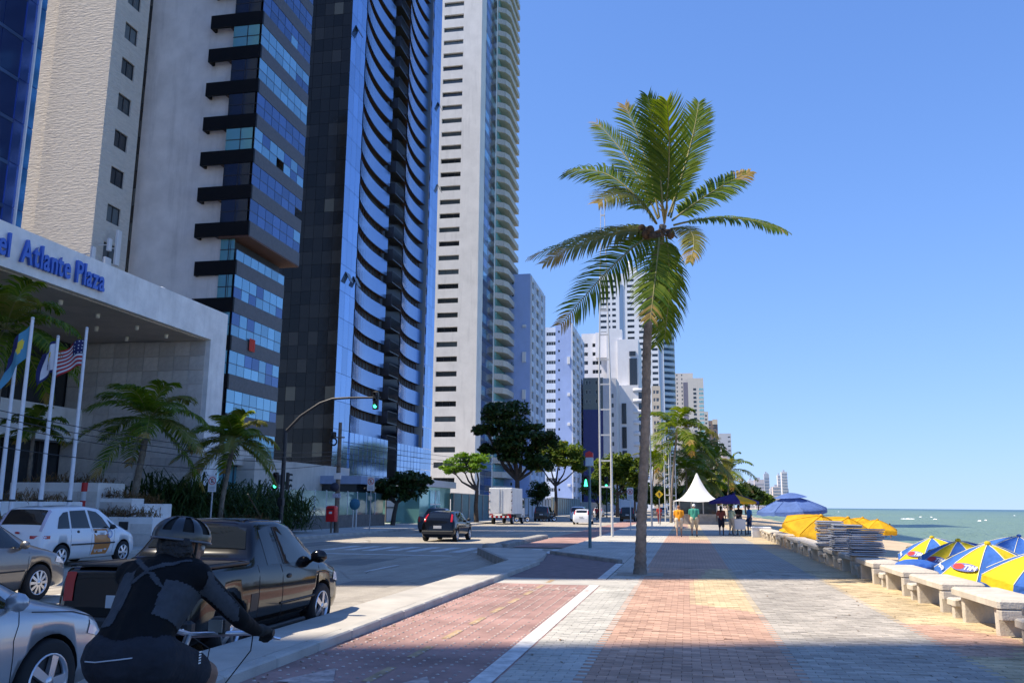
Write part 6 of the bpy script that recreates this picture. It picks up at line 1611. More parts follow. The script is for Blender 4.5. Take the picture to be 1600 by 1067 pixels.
# hair below the helmet
hb_ = MB(); rnd = random.Random(3)
for k in range(60):
    a = rnd.uniform(-2.9, -.75); p = hd + Vector((.088 * math.cos(a), .10 * math.sin(a) - .005, rnd.uniform(-.07, .02))); hb_.ball(p, rnd.uniform(.022, .036), 8)
put('hair', remesh(hb_, .008, 2, 'hair'), cy).data.materials.append(hair_d)
b = MB(); b.lathe([(.0, 0), (.02, .0), (.02, .012), (0, .012)], hd + Vector((-.03, -.125, -.085)), 10, 'y'); put('hair_tie', b.mesh('hair_tie', pm('hair_tie_yellow', (0.75, 0.65, 0.02), .5)), cy)
# helmet worn: ribbed shell with vents
hl = thing('cycle_helmet', 'black vented cycling helmet on the cyclist\'s head', 'helmet', CY + hd + Vector((0, -.005, .035)))
hl.rotation_euler = (R(-8), 0, R(-30))
shell = pm('helmet_shell', (0.012, 0.013, 0.016), .3, var=.1, coat=.5)
k_, nj = 9, 32
def hpt(i, j, sc=1.0):
    a = (math.pi / 2) * i / k_ * 1.10; w = 2 * math.pi * j / nj
    rib = sc * (1 + (.03 if (j // 2) % 2 == 0 else -.012) * min(1, math.sin(a) * 1.5))
    return (.106 * math.sin(a) * math.cos(w) * rib, .145 * math.sin(a) * math.sin(w) * rib - .01, .100 * math.cos(a) * rib)
def is_vent(i, j): return (j // 2) % 2 == 1 and 2 <= i <= 6
b = MB(); b.v = [hpt(i, j) for i in range(k_ + 1) for j in range(nj)]
for i in range(k_):
    for j in range(nj):
        if is_vent(i, j): continue
        b.f.append((i * nj + j, i * nj + (j + 1) % nj, (i + 1) * nj + (j + 1) % nj, (i + 1) * nj + j)); b.m.append(0); b.sm.append(True)
put('shell', b.mesh('shell', shell), hl)
b = MB(); b.v = [hpt(i, j, .93) for i in range(k_ + 1) for j in range(nj)]
for i in range(k_):
    for j in range(nj): b.f.append((i * nj + j, i * nj + (j + 1) % nj, (i + 1) * nj + (j + 1) % nj, (i + 1) * nj + j)); b.m.append(0); b.sm.append(True)
put('liner', b.mesh('liner', pm('helmet_liner', (0.004, 0.004, 0.004), .9)), hl)
b = MB(); b.tube([hpt(k_, j, 1.01) for j in range(nj + 1)], .006, 6); put('rim', b.mesh('rim', pm('helmet_rib', (0.08, 0.085, 0.1), .35, coat=.3)), hl)
for sx in (-1, 1): b = MB(); b.tube([(sx * .098, .02, -.01), (sx * .082, .03, -.09), (sx * .03, .055, -.155)], .007, 5); b.tube([(sx * .10, -.05, -.01), (sx * .082, .03, -.09)], .006, 5); put('strap', b.mesh('strap', trim_m), hl)
# ---- bicycle
bi = thing('bicycle', 'dark bicycle ridden by the cyclist, its handlebar and cables in view', 'bicycle', CY + Vector((0, .0, -.01)))
bf_m = pm('bike_frame', (0.02, 0.02, 0.022), .35, .3)
rt = MB(); rt.lathe([(.30, -.02), (.325, -.024), (.335, 0), (.325, .024), (.30, .02)], (0, 0, 0), 30, 'x'); rtm = rt.mesh('wheel', tyre_m)
sp2 = MB()
for k in range(18):
    a = k * .349; sp2.tube([(.02 * (-1) ** k, .02 * math.cos(a), .02 * math.sin(a)), (0, .305 * math.cos(a + .2), .305 * math.sin(a + .2))], .0015, 4)
spm = sp2.mesh('spokes', chrome)
for y in (-.42, .66): o = put('wheel', rtm, bi, (0, y, .335)); put('spokes', spm, o)
b = MB(); A_, B_, C_, D_ = (0, -.42, .335), (0, -.0, .28), (0, .06, .76), (0, .52, .84)
for (p, q, r_) in ((A_, B_, .014), (A_, C_, .012), (B_, C_, .019), (B_, (0, .56, .70), .022), (C_, D_, .019), (D_, (0, .56, .70), .022)): b.tube([p, q], r_, 8)
for sx in (-.05, .05): b.tube([(sx, .58, .66), (sx, .66, .335)], .014, 6)
put('frame', b.mesh('frame', bf_m), bi)
b = MB(); b.ball((0, .12, .83), .1, 12, 0, (.85, 1.35, .3)); b.tube([(0, .055, .74), (0, .075, .82)], .014, 6); put('saddle', b.mesh('saddle', trim_m), bi)
b = MB(); b.tube([(-.32, .80, .955), (-.25, .85, .96), (0, .62, .97), (.25, .85, .96), (.32, .80, .955)][1:4], .014, 8); b.tube([(.25, .85, .96), (.31, .855, .958)], .014, 8); b.tube([(-.25, .85, .96), (-.31, .855, .958)], .014, 8); b.tube([(0, .52, .84), (0, .60, .97)], .018, 8); put('handlebar', b.mesh('handlebar', rim_m), bi)
for sx in (-1, 1):
    b = MB(); b.tube([(sx * .24, .85, .96), (sx * .325, .858, .958)], .019, 8); put('grip', b.mesh('grip', trim_m), bi)
    b = MB(); b.tube([(sx * .2, .88, .95), (sx * .33, .93, .92)], .008, 6); put('brake_lever', b.mesh('brake_lever', chrome), bi)
    b = MB(); b.tube([(sx * .2, .88, .95), (sx * .12, 1.02, .84), (sx * .03, .80, .62)], .0035, 5); put('cable', b.mesh('cable', trim_m), bi)
b = MB(); b.bbox(.045, .13, .70, .78, .965, 1.045, .012); put('bike_computer', b.mesh('bike_computer', trim_m), bi); b = MB(); b.box(.05, .125, .693, .699, .975, 1.035); put('computer_screen', b.mesh('computer_screen', pm('lcd_grey', (0.25, 0.27, 0.26), .2)), bi)
b = MB(); b.tube([(.15, .10, .28), (0, .0, .28), (-.15, -.1, .28)], .012, 6); b.bbox(.09, .19, .05, .16, .265, .295, .008); b.lathe([(.001, .07), (.1, .07), (.1, .078), (.001, .078)], (0, 0, .28), 20, 'x'); put('crankset', b.mesh('crankset', chrome), bi)

# ---- people further off
def walker(label, loc, rz, shirt, lower, skin=skin_m, hair=hair_d, H=1.68, stride=.16, skirt=False, wide=1.0, pose='walk', haircap=0, arm=None, shoe=None, short=True, sleeves=True):
    t = thing('person', label, 'person', loc, rz); k = H / 1.70; V = lambda x, y, z: Vector((x * k * (wide if abs(x) < .2 else 1), y * k, z * k)); S = []
    RG = dict(sh=0, lo=1, sk=2, so=3)
    S += [(V(0, 0, .98), V(0, 0, 1.12), .13 * k * wide, .12 * k * wide, 0), (V(-.05, 0, .95), V(-.06, .01, 1.36), .11 * k * wide, .11 * k * wide, 0), (V(.05, 0, .95), V(.06, .01, 1.36), .11 * k * wide, .11 * k * wide, 0), (V(-.12, 0, 1.38), V(.12, 0, 1.38), .08 * k, .08 * k, 0), (V(0, .0, 1.42), V(0, .02, 1.52), .052 * k, .05 * k, 2)]
    for sx in (-1, 1):
        st = stride * sx; hj = V(sx * .09, 0, .90); kn = V(sx * .10, st * .7 + .03, .50); an = V(sx * .10, st * 1.0 - (.05 if st < 0 else 0), .10 + (.04 if st < 0 else 0))
        if pose == 'sit': kn = V(sx * .12, .42, .88); an = V(sx * .12, .40, .45)
        md = hj + (kn - hj) * (.95 if short else 1)
        S += [(V(sx * .07, 0, .95), hj, .125 * k * wide, .115 * k * wide, 1), (hj, md, .105 * k * wide, (.085 if short else .07) * k, 1), (md, kn, .07 * k, .058 * k, 2 if short else 1), (kn, an, .056 * k, .037 * k, 2 if short else 1), (an, an + V(0, .01, -.05), .04 * k, .04 * k, 3), (an + V(0, -.04, -.06), an + V(0, .15, -.07), .04 * k, .034 * k, 3)]
        sh = V(sx * .185, 0, 1.39); el = V(sx * .25, -st * .35 - .02, 1.12); wr = V(sx * .255, -st * .6 + .06, .90)
        if arm == 'fwd': el = V(sx * .23, .12, 1.16); wr = V(sx * .16, .36, 1.16)
        me_ = sh + (el - sh) * (.75 if sleeves else .1)
        S += [(V(sx * .12, 0, 1.38), sh, .08 * k, .064 * k, 0), (sh, me_, .062 * k, .056 * k, 0), (me_, el, .046 * k, .041 * k, 2), (el, wr, .04 * k, .028 * k, 2)] + hand(wr, (wr - el), -sx, .5, k, 2, Vector((sx, 0, .01)))
    ex = head_parts(V(0, .03, 1.60), (0, 1, 0), 2, k)
    if skirt: ex.append((V(0, 0, .80), (.2 * k * wide, .17 * k * wide, .24 * k), 1))
    me = seg_body(S, ex, .018, 3)
    for m_ in (shirt, lower, skin, shoe or shoe_m): me.materials.append(m_)
    put('body', me, t)
    b = MB(); rn = random.Random(int(H * 1000)); c_ = V(0, .015, 1.635); b.ball(c_, 1, 12, 0, (.088 * k, .10 * k, .095 * k))
    if haircap == 2: b.tube([V(0, -.07, 1.62), V(0, -.11, 1.48), V(0, -.10, 1.34)], [.07 * k, .06 * k, .03 * k], 8)
    if haircap == 1: b.lathe([(.02, .0), (.13 * k, .0), (.135 * k, .01), (.02, .012)], V(0, .06, 1.66), 14)
    put('hair' if haircap != 1 else 'cap', remesh(b, .014, 2, 'hair'), t).data.materials.append(hair)
    face_bits(t, V(0, .03, 1.60), (0, 1, 0), k)
    return t
def cloth(n, c_): return pm('cloth_' + n, c_, .9, var=.1, scale=6)
walker('woman in an orange blouse and pale shorts walking away arm in arm', (-.42, 49.2, 0), 0.05, cloth('orange', (0.75, 0.30, 0.01)), cloth('cream', (0.55, 0.50, 0.40)), skin_m, hair_b, 1.66, .06, wide=1.22, sleeves=True, shoe=skin_m)
walker('man in a teal shirt, beige shorts and white cap walking away', (.40, 49.5, 0), -.03, cloth('teal', (0.04, 0.26, 0.20)), cloth('beige', (0.46, 0.40, 0.29)), skin_m, hair_w, 1.75, .10, wide=1.2, haircap=0, shoe=pm('shoe_dark', (0.03, 0.03, 0.03), .6))
walker('woman in a red brown top and dark shorts beside the vendor cart', (1.98, 53.0, 0), -.1, cloth('rust', (0.28, 0.07, 0.05)), cloth('navy', (0.02, 0.02, 0.04)), skin_d, hair_d, 1.66, .02, haircap=2)
walker('person in a pale green top at the vendor cart under the purple parasol', (2.52, 52.2, 0), -.9, cloth('pale_green', (0.36, 0.45, 0.33)), cloth('dun', (0.38, 0.33, 0.27)), skin_d, hair_d, 1.68, .05, arm='fwd', short=False)
walker('vendor in a dark shirt standing behind the cart', (3.05, 54.0, 0), 2.6, cloth('dark', (0.04, 0.03, 0.03)), cloth('grey', (0.2, 0.2, 0.2)), skin_d, hair_d, 1.74, .02, arm='fwd', short=False)
walker('man in a blue shirt at the right of the vendor cart', (3.75, 55.5, 0), 2.0, cloth('blue', (0.08, 0.22, 0.45)), cloth('jean', (0.05, 0.07, 0.14)), skin_d, hair_d, 1.72, .05, short=False)
walker('person in a red top standing left of the small palm trunk', (at_y(1030, 800, 84).x, 84, 0), .3, cloth('red', (0.40, 0.04, 0.03)), cloth('maroon', (0.2, 0.04, 0.04)), skin_d, hair_d, 1.68, .05, short=False)
walker('rider in a red shirt on the small motorcycle up the road', (mb_ride[0], mb_ride[1] + .25, RZ - .05), 0, cloth('red2', (0.45, 0.05, 0.04)), cloth('dk', (0.05, 0.05, 0.06)), skin_d, hair_d, 1.7, .0, pose='sit', arm='fwd', short=False)
walker('bather in dark trunks standing near the waterline, left of two', (at_z(1383, 838, -1.6).x, at_z(1383, 838, -1.6).y, -1.7), 1.2, skin_d, cloth('navy2', (0.02, 0.03, 0.12)), skin_d, hair_d, 1.7, .08, sleeves=False)
walker('bather in a blue top near the waterline, right of two', (at_z(1392, 840, -1.6).x, at_z(1392, 840, -1.6).y, -1.65), .4, cloth('blue2', (0.03, 0.06, 0.3)), cloth('navy3', (0.02, 0.03, 0.12)), skin_d, hair_d, 1.62, .05)

# ================================================================== STREET FURNITURE
steel = pm('steel_grey', (0.33, 0.34, 0.36), 0.45, 0.5, var=0.08)
steel_w = pm('steel_pale', (0.60, 0.60, 0.58), 0.5, 0.2, var=0.08)
green_e = pm('signal_green', (0.05, 1.0, 0.45), .3, var=0, emit=3.0)
sig_b = pm('signal_black', (0.012, 0.013, 0.012), .5); lens_off = pm('lens_dark', (0.04, 0.02, 0.02), .25)
def signal_head(t, p, s=1.0, n=3, lit=2, rz=0.0, facing=-1, nm='signal_head', litm=green_e):
    h = bpy.data.objects.new(nm, MB().bbox(-.16 * s, .16 * s, -.10 * s, .10 * s, 0, .34 * n * s, .03).mesh(nm, sig_b)); col.objects.link(h); h.parent = t; h.location = p; h.rotation_euler = (0, 0, rz)
    for k in range(n):
        z = (.17 + .34 * (n - 1 - k)) * s; b = MB(); b.lathe([(.001, -.125 * s), (.08 * s, -.12 * s), (.1 * s, -.102 * s)], (0, 0, z), 14, 'y'); put('lens', b.mesh('lens', litm if k == lit else lens_off), h)
        b = MB()
        for q in range(9):
            a0 = math.pi * q / 9; a1 = math.pi * (q + 1) / 9; r_ = .115 * s
            b.quad((r_ * math.cos(a0), -.10 * s, z + r_ * math.sin(a0)), (r_ * math.cos(a1), -.10 * s, z + r_ * math.sin(a1)), (r_ * math.cos(a1), -.28 * s, z + r_ * math.sin(a1) - .02), (r_ * math.cos(a0), -.28 * s, z + r_ * math.sin(a0) - .02))
        put('visor', b.mesh('visor', sig_b), h)
    return h
# ---- traffic light mast with curved arm
tl0 = on(437, 836, -20.6)
t = thing('traffic_light', 'tall curved arm traffic light over the road by the hedge', 'traffic light', tl0)
T = lambda px, py, dX=0.0: at_y(px, py, tl0.y + dX) - tl0
z1 = T(437, 672).z
b = MB(); b.tube([(0, 0, -.1), (0, 0, z1)], [.13, .10], 10); put('pole', b.mesh('pole', pm('pole_dark', (0.035, 0.035, 0.04), .5, .3, var=.1)), t)
pe = T(594, 621)
b = MB(); b.tube([(0, 0, z1 - .1), T(470, 650), T(500, 630), T(520, 623), T(545, 621.5), pe], [.09, .08, .07, .065, .06, .05], 8); put('arm', b.mesh('arm', MATS['pole_dark']), t)
hp_ = T(588, 640); signal_head(t, (hp_.x, -.12, hp_.z), .92)
h2 = T(434, 764); signal_head(t, (h2.x - .05, -.18, h2.z), .85); signal_head(t, (h2.x + .45, .15, h2.z), .85, 3, 9, 1.9)
b = MB(); b.bbox(-.32, -.02, -.03, .02, h2.z + .25, h2.z + .75, .01); put('backplate', b.mesh('backplate', steel), t)
b = MB(); b.bbox(-.16, .16, -.2, .06, 1.5, 1.9, .03); put('control_box', b.mesh('control_box', MATS['pole_dark']), t)
# ---- utility pole and mailbox
up_ = on(525, 833, -19.6)
t = thing('utility_pole', 'weathered wooden utility pole behind the red mailbox', 'pole', up_)
zt = (at_y(532, 660, up_.y) - up_).z; dx = (at_y(532, 660, up_.y) - up_).x
b = MB(); b.tube([(0, 0, -.2), (dx * .5, 0, zt * .5), (dx, 0, zt)], [.15, .13, .10], 9); put('shaft', b.mesh('shaft', pm('wood_grey', (0.17, 0.14, 0.11), .9, var=.3, scale=3, bump=.6)), t)
for (zz, s_) in ((.86, .9), (.60, .5)): b = MB(); b.tube([(dx * zz - s_ * .4, -.16, zt * zz), (dx * zz + s_ * .4, -.16, zt * zz)], .045, 6); put('crossarm', b.mesh('crossarm', MATS['wood_grey']), t)
b = MB(); b.lathe([(.10, 0), (.16, .02), (.16, .3), (.10, .33)], (dx * .88 - .35, -.1, zt * .86), 10); b.lathe([(.2, 0), (.25, .05), (.2, .1), (.15, .05), (.2, 0)], (dx * .88 - .3, -.25, zt * .82), 14, 'y'); put('cable_coil', b.mesh('cable_coil', trim_m), t)
b = MB(); b.bbox(-.2, .22, -.2, -.15, 3.0, 3.35, .01); put('notice', b.mesh('notice', fr_white), t)
b = MB(); b.lathe([(.001, -.22), (.26, -.22), (.26, -.19), (.001, -.19)], (-.12, 0, 2.55), 20, 'y'); put('sign_disc', b.mesh('sign_disc', pm('disc_blue_grey', (0.03, 0.035, 0.06), .7)), t)
b = MB(); b.bbox(-.25, .25, -.2, -.14, 1.95, 2.2, .02); put('poster', b.mesh('poster', pm('poster_pale', (0.4, 0.44, 0.55), .8, var=.4, scale=12)), t)
mb0 = up_ + Vector((-.12, -.45, 0)); t = thing('mailbox', 'bright red rounded mailbox on a post at the pavement edge', 'mailbox', mb0)
b = MB(); b.bbox(-.30, .30, -.2, .2, .62, 1.50, .06); b.lathe([(.001, 1.52), (.15, 1.51), (.22, 1.46)], (0, 0, 0), 12); put('box', b.mesh('box', pm('mail_red', (0.62, 0.015, 0.02), .35, var=.04, coat=.4)), t)
b = MB(); b.bbox(-.2, .2, -.225, -.195, 1.28, 1.34, .008); put('slot', b.mesh('slot', trim_m), t); b = MB(); b.bbox(-.09, .09, -.22, -.196, 1.06, 1.18, .01); put('label', b.mesh('label', fr_white), t)
b = MB(); b.tube([(0, 0, -.05), (0, 0, .65)], .06, 8); put('post', b.mesh('post', MATS['wood_grey']), t)
# ---- no parking signs: E in a red ring with a slash
red_s = pm('sign_red', (0.55, 0.02, 0.02), .5, var=.05); sgn_w = pm('sign_white', (0.62, 0.62, 0.62), .5, var=.08); blk_s = pm('sign_black', (0.015, 0.015, 0.015), .5)
def e_sign(label, base, zc, s, two=False, name='no_parking_sign', bmat=steel):
    t = thing(name, label, 'sign', base)
    b = MB(); b.tube([(0, 0, -.1), (0, 0, zc + .2 * s)], .035, 8); put('post', b.mesh('post', bmat), t)
    b = MB(); b.bbox(-.30 * s, .30 * s, -.06, -.04, zc - .72 * s, zc + .38 * s, .01); put('plate', b.mesh('plate', sgn_w), t)
    b = MB()
    def ring(b, r, w, y):
        for k in range(24):
            a0, a1 = 2 * math.pi * k / 24, 2 * math.pi * (k + 1) / 24
            b.quad(((r - w) * math.cos(a0), y, zc + (r - w) * math.sin(a0)), (r * math.cos(a0), y, zc + r * math.sin(a0)), (r * math.cos(a1), y, zc + r * math.sin(a1)), ((r - w) * math.cos(a1), y, zc + (r - w) * math.sin(a1)))
    ring(b, .26 * s, .045 * s, -.066)
    for sgn in ((1,) if not two else (1, -1)):
        d = Vector((math.cos(.785), 0, -sgn * math.sin(.785))); n = Vector((d.z, 0, -d.x)) * .02 * s; p = Vector((0, -.069 - .001 * sgn, zc))
        b.quad(p - d * .22 * s - n, p + d * .22 * s - n, p + d * .22 * s + n, p - d * .22 * s + n)
    put('prohibition_ring', b.mesh('prohibition_ring', red_s), t)
    me = text_mesh('E', .34 * s, .001, blk_s, 'letter', .006); o = put('letter', me, t); orient(o, (-.10 * s, -.0635, zc - .12 * s), (1, 0, 0), (0, 0, 1))
    b = MB()
    for k in range(3): b.box(-.2 * s, .2 * s, -.064, -.0605, zc - (.42 + .1 * k) * s, zc - (.38 + .1 * k) * s)
    put('small_print', b.mesh('small_print', pm('print_grey', (0.25, 0.27, 0.33), .6)), t)
    return t
s1 = on(328, 822, -19.2); e_sign('leftmost no parking sign in front of the strap leaved hedge', s1, at_y(333, 751, s1.y).z, .62)
s2 = on(577, 834, -18.95); e_sign('no parking sign beside the red mailbox and blue disc', s2, at_y(577, 752, s2.y).z, .78)
s3 = Vector((-4.05, 62.0, 0)); e_sign('no stopping sign with a red cross at the promenade edge left of the palm', Vector((at_y(985, 790, 60).x, 60, 0)), at_y(985, 768, 60).z, .72, True, bmat=steel_w)
# blue disc on two posts
p = on(553, 828, -21.0); t = thing('round_sign', 'plain blue disc sign on two pale posts by the gate', 'sign', p)
b = MB(); b.lathe([(.001, -.05), (.36, -.05), (.36, -.02), (.001, -.02)], (0, 0, 1.6), 24, 'y'); put('disc', b.mesh('disc', pm('disc_blue', (0.04, 0.17, 0.26), .6, var=.1)), t)
for x in (-.1, .12): b = MB(); b.tube([(x, 0, -.1), (x, 0, 1.7)], .045, 8); put('post', b.mesh('post', steel_w), t)
# ---- pedestrian light with street name box
p = at_z(922, 856, 0); t = thing('pedestrian_light', 'teal pedestrian signal post with a red and white box on top', 'traffic light', (p.x, p.y, 0))
b = MB(); b.tube([(0, 0, -.1), (0, 0, 3.3)], [.065, .05], 8); put('post', b.mesh('post', pm('post_teal', (0.10, 0.17, 0.19), .5, .2)), t)
b = MB(); b.bbox(-.15, .15, -.09, .09, 3.50, 3.68, .02); put('red_panel', b.mesh('red_panel', red_s), t); b = MB(); b.bbox(-.15, .15, -.085, .085, 3.16, 3.498, .02); put('white_panel', b.mesh('white_panel', pm('box_white_blue', (0.45, 0.53, 0.60), .5, var=.15)), t)
b = MB(); b.extr([(-.12, -.05, 3.68), (.12, -.05, 3.68), (0, -.05, 3.75)], (0, .1, 0)); put('cap', b.mesh('cap', red_s), t)
h = signal_head(t, (-.12, -.1, 2.25), .8, 2, 9)
b = MB(); b.ball((-.12, -.235, 2.60), .03, 8, 0, (1, .4, 1)); b.extr([(-.19, -.24, 2.36), (-.05, -.24, 2.36), (-.09, -.24, 2.58), (-.15, -.24, 2.58)], (0, .012, 0)); put('green_man', b.mesh('green_man', green_e), t)
# far signal
p = at_y(948, 792, 125); t = thing('traffic_light', 'small distant traffic light with a green lamp behind the twin mast', 'traffic light', (p.x, 125, 0)); zf = at_y(948, 758, 125).z
b = MB(); b.tube([(0, 0, 0), (0, 0, zf + .3)], .08, 6); put('pole', b.mesh('pole', sig_b), t); signal_head(t, (0, -.15, zf - .3), 1.5)
# ---- twin steel mast
p = at_z(938.5, 838, 0); q = at_z(957.5, 838, 0); t = thing('twin_mast', 'very tall twin pole steel mast with rungs beside the promenade', 'mast', ((p.x + q.x) / 2, p.y, 0)); w = (q.x - p.x) / 2
zt = at_y(951, 318, p.y).z
for sx in (-1, 1): b = MB(); b.tube([(sx * w, 0, -.1), (sx * w * .98, 0, zt * .45), (sx * w * .3, 0, zt)], [.075 if sx > 0 else .052, .05, .018], 9); put('pole', b.mesh('pole', steel_w), t)
for k in range(12):
    z = 2.6 + k * 1.4; u = z / zt; x = w * (1 if u < .45 else 1 - (u - .45) / .55 * .7)
    b = MB(); b.box(-x, x, -.03, .03, z, z + .08); put('rung', b.mesh('rung', steel_w), t)
b = MB(); b.tube([(0, 0, zt - .05), (0, 0, zt + .5)], .02, 6); put('lightning_rod', b.mesh('lightning_rod', steel_w), t)
for (px, Y, ht, lb) in ((1043, 96, 680, 'nearer pale lattice mast beside the small palm'), (1053, 100, 705, 'farther pale lattice mast behind the small palm')):
    p = at_y(px, 790, Y); t = thing('lattice_mast', lb, 'mast', (p.x, Y, 0)); zt = at_y(px, ht, Y).z
    for sx in (-1, 1): b = MB(); b.tube([(sx * .25, 0, 0), (sx * .25, 0, zt)], .06, 6); put('pole', b.mesh('pole', steel_w), t)
    for k in range(int(zt / 1.1)): b = MB(); b.box(-.25, .25, -.04, .04, .6 + k * 1.1, .7 + k * 1.1); put('rung', b.mesh('rung', steel_w), t)
p = at_y(1018, 790, 75); t = thing('lamp_post', 'thin grey lamp post just right of the big palm trunk', 'lamp post', (p.x, 75, 0)); b = MB(); b.tube([(0, 0, 0), (0, 0, 9)], [.08, .05], 8); put('pole', b.mesh('pole', steel), t); b = MB(); b.bbox(-.7, .1, -.1, .1, 8.95, 9.08, .03); put('lamp_head', b.mesh('lamp_head', steel), t)
# yellow warning sign
p = at_y(1030, 772, 78); t = thing('warning_sign', 'yellow diamond warning sign on a thin post', 'sign', (p.x, 78, 0)); b = MB(); b.tube([(0, 0, 0), (0, 0, p.z + .3)], .035, 6); put('post', b.mesh('post', steel), t)
b = MB(); b.extr([(-.36, -.06, p.z), (0, -.06, p.z - .36), (.36, -.06, p.z), (0, -.06, p.z + .36)], (0, .02, 0)); put('plate', b.mesh('plate', pm('sign_yellow', (0.65, 0.42, 0.01), .5)), t); b = MB(); b.box(-.04, .04, -.075, -.062, p.z - .15, p.z + .15); b.box(-.12, .12, -.078, -.0755, p.z + .02, p.z + .08); put('symbol', b.mesh('symbol', blk_s), t)
# ---- flagpoles and flags
def flagpole(label, px0, py0, px1, py1, X):
    p = at_x(px0, py0, X); q = at_y(px1, py1, p.y); zt = q.z; t = thing('flagpole', label, 'flagpole', (p.x, p.y, 0)); z0 = 0
    b = MB(); b.tube([(0, 0, 0), (0, 0, zt)], [.085, .05], 10); put('pole', b.mesh('pole', pm('pole_white', (0.66, 0.68, 0.72), .35, .1)), t)
    b = MB(); b.ball((0, 0, zt + .04), .06, 8); put('finial', b.mesh('finial', steel_w), t)
    for z in (1.6,): b = MB(); b.lathe([(.09, z), (.11, z + .02), (.09, z + .06)], (0, 0, 0), 10); put('cleat', b.mesh('cleat', trim_m), t)
    return t, zt
def flag_mesh(W, Hh, colf, mats, droop, swing, nx=18, ny=12, ph=0.0):
    """waving cloth hung from its hoist at x=0; blows towards -x"""
    b = MB()
    for j in range(ny + 1):
        for i in range(nx + 1):
            u, v = i / nx, j / ny; x = -W * u * swing; z = -Hh * v - droop * W * u ** 1.3 - .04 * math.sin(u * 7 + ph)
            b.v.append((x + .05 * math.sin(v * 5 + ph) * u, .10 * math.sin(u * 8 + v * 2 + ph) * (.3 + u), z))
    for j in range(ny):
        for i in range(nx):
            a = j * (nx + 1) + i; b.f.append((a, a + 1, a + nx + 2, a + nx + 1)); b.m.append(colf((i + .5) / nx, (j + .5) / ny)); b.sm.append(True)
    return b.mesh('flag', mats)
fb = lambda n, c_: pm('flag_' + n, c_, .85, var=.05)
f0, zt0 = flagpole('leftmost flagpole, cut by the picture edge', -3, 800, 6, 555, -21.6)
f1, zt1 = flagpole('flagpole flying the blue and yellow flag', 14, 824, 42, 500, -20.4)
f2, zt2 = flagpole('flagpole with the white and blue flag, between two others', 60, 812, 88, 528, -21.0)
f3, zt3 = flagpole('rightmost flagpole, flying the striped flag', 106, 806, 134, 515, -21.0)
fm = [fb('teal', (0.07, 0.25, 0.38)), fb('yellow', (0.65, 0.52, 0.05)), fb('navy', (0.015, 0.02, 0.10)), fb('white', (0.62, 0.64, 0.68)), fb('red', (0.42, 0.02, 0.03))]
def c1(u, v): return 1 if (u - .35) ** 2 * 2.2 + (v - .45) ** 2 < .035 else (2 if v < .38 and u > .45 else 0)
o = put('flag', flag_mesh(1.3, 1.1, c1, fm, .85, .62, ph=.5), None, (f1.location.x - .05, f1.location.y, zt1 - .1)); tag(o, 'teal flag with a yellow sun on the tall left flagpole', 'flag')
def c2(u, v):
    if v < .12 or v > .88 or u > .85: return 2
    return 1 if (u - .42) ** 2 + (v - .45) ** 2 < .02 else (2 if abs(u - .55 - .3 * (v - .6)) < .04 and .5 < v < .75 else 3)
o = put('flag', flag_mesh(.9, 1.1, c2, fm, .55, .6, ph=1.7), None, (f2.location.x - .02, f2.location.y, zt2 - .05)); tag(o, 'white and blue flag with a yellow emblem on the middle pole', 'flag')
def c3(u, v):
    if u < .42 and v < .54: return 3 if (int(u * 24) % 3 == 1 and int(v * 22) % 3 == 1) else 2
    return 4 if int(v * 13) % 2 == 0 else 3
o = put('flag', flag_mesh(1.25, .95, c3, fm, .35, .82, 26, 26, 2.6), None, (f3.location.x - .05, f3.location.y, zt3 - .35)); tag(o, 'red and white striped flag with a starred blue corner on the right pole', 'flag')
# ---- hotel planters with dry grass
def planter(label, px0, px1, X, y_off, ztop, wid, soil=True, zb=0.0):
    y0, y1 = at_x(px0, 800, X).y, at_x(px1, 800, X).y; t = thing('stone_planter', label, 'planter', (X, y0, 0), 0, 'hotel planters'); L = y1 - y0
    b = MB(); b.bbox(-wid, 0, 0, L, zb, ztop, .02); put('box', b.mesh('box', trav_w), t)
    pnl = [MB().bbox(-.88 / 2 + .006, .88 / 2 - .006, -.03, 0, .006, .39, .005).mesh('stone_panel', m_) for m_ in trav]
    for i in range(int(wid / .88)):
        for j in range(int(ztop / .4)): put('stone_panel', random.choice(pnl), t, (-.44 - i * .88, -.002, j * .4 + .02))
    b = MB(); b.bbox(-wid * .4 - .2, -wid * .4 + .2, -.05, -.031, ztop * .55, ztop * .55 + .3, .01); put('vent_grille', b.mesh('vent_grille', trim_m), t)
    strap_bush('dry reddish grass growing in the ' + label, Vector((X - wid / 2, y0 + L / 2, ztop - .1)), wid / 2, L / 2, .35, 420, leafmat('dry_grass', (0.10, 0.08, 0.025), (0.24, 0.13, 0.06), .25), int(px0), .4, 'planter_grass', .012, 'grass', 'planter grass')
    return t
planter('tallest stone planter left of the leaning palm', 150, 192, -22.6, 0, 2.35, 4.0)
planter('middle stone planter below the leaning palm', 205, 224, -21.2, 0, 1.75, 3.6)
planter('pale stone planter in front of the hedge', 226, 268, -21.0, 0, 1.55, 1.6)
planter('lowest stone planter nearest the road behind the cyclist', 240, 262, -19.7, 0, 1.05, 3.0)
planter('long low planter under the flagpoles', 0, 128, -22.4, 0, 1.6, 1.5)
planter('low planter along the kerb behind the white taxi', -30, 70, -19.9, 0, .9, 1.2)
planter('low white kerb planter under the hedge near the signal', 345, 440, -20.4, 0, .75, 1.3)
p = on(131, 780, -23.2); t = thing('bollard', 'red and white striped bollard beside the tall planter', 'bollard', p)
for k in range(5): b = MB(); b.lathe([(.13, .35 * k), (.13, .35 * k + .348)], (0, 0, .6), 12); b.lathe([(.001, .6 + 1.75), (.13, .6 + 1.75)], (0, 0, 0), 12) if k == 4 else None; put('band', b.mesh('band', red_s if k % 2 == 0 else sgn_w), t)
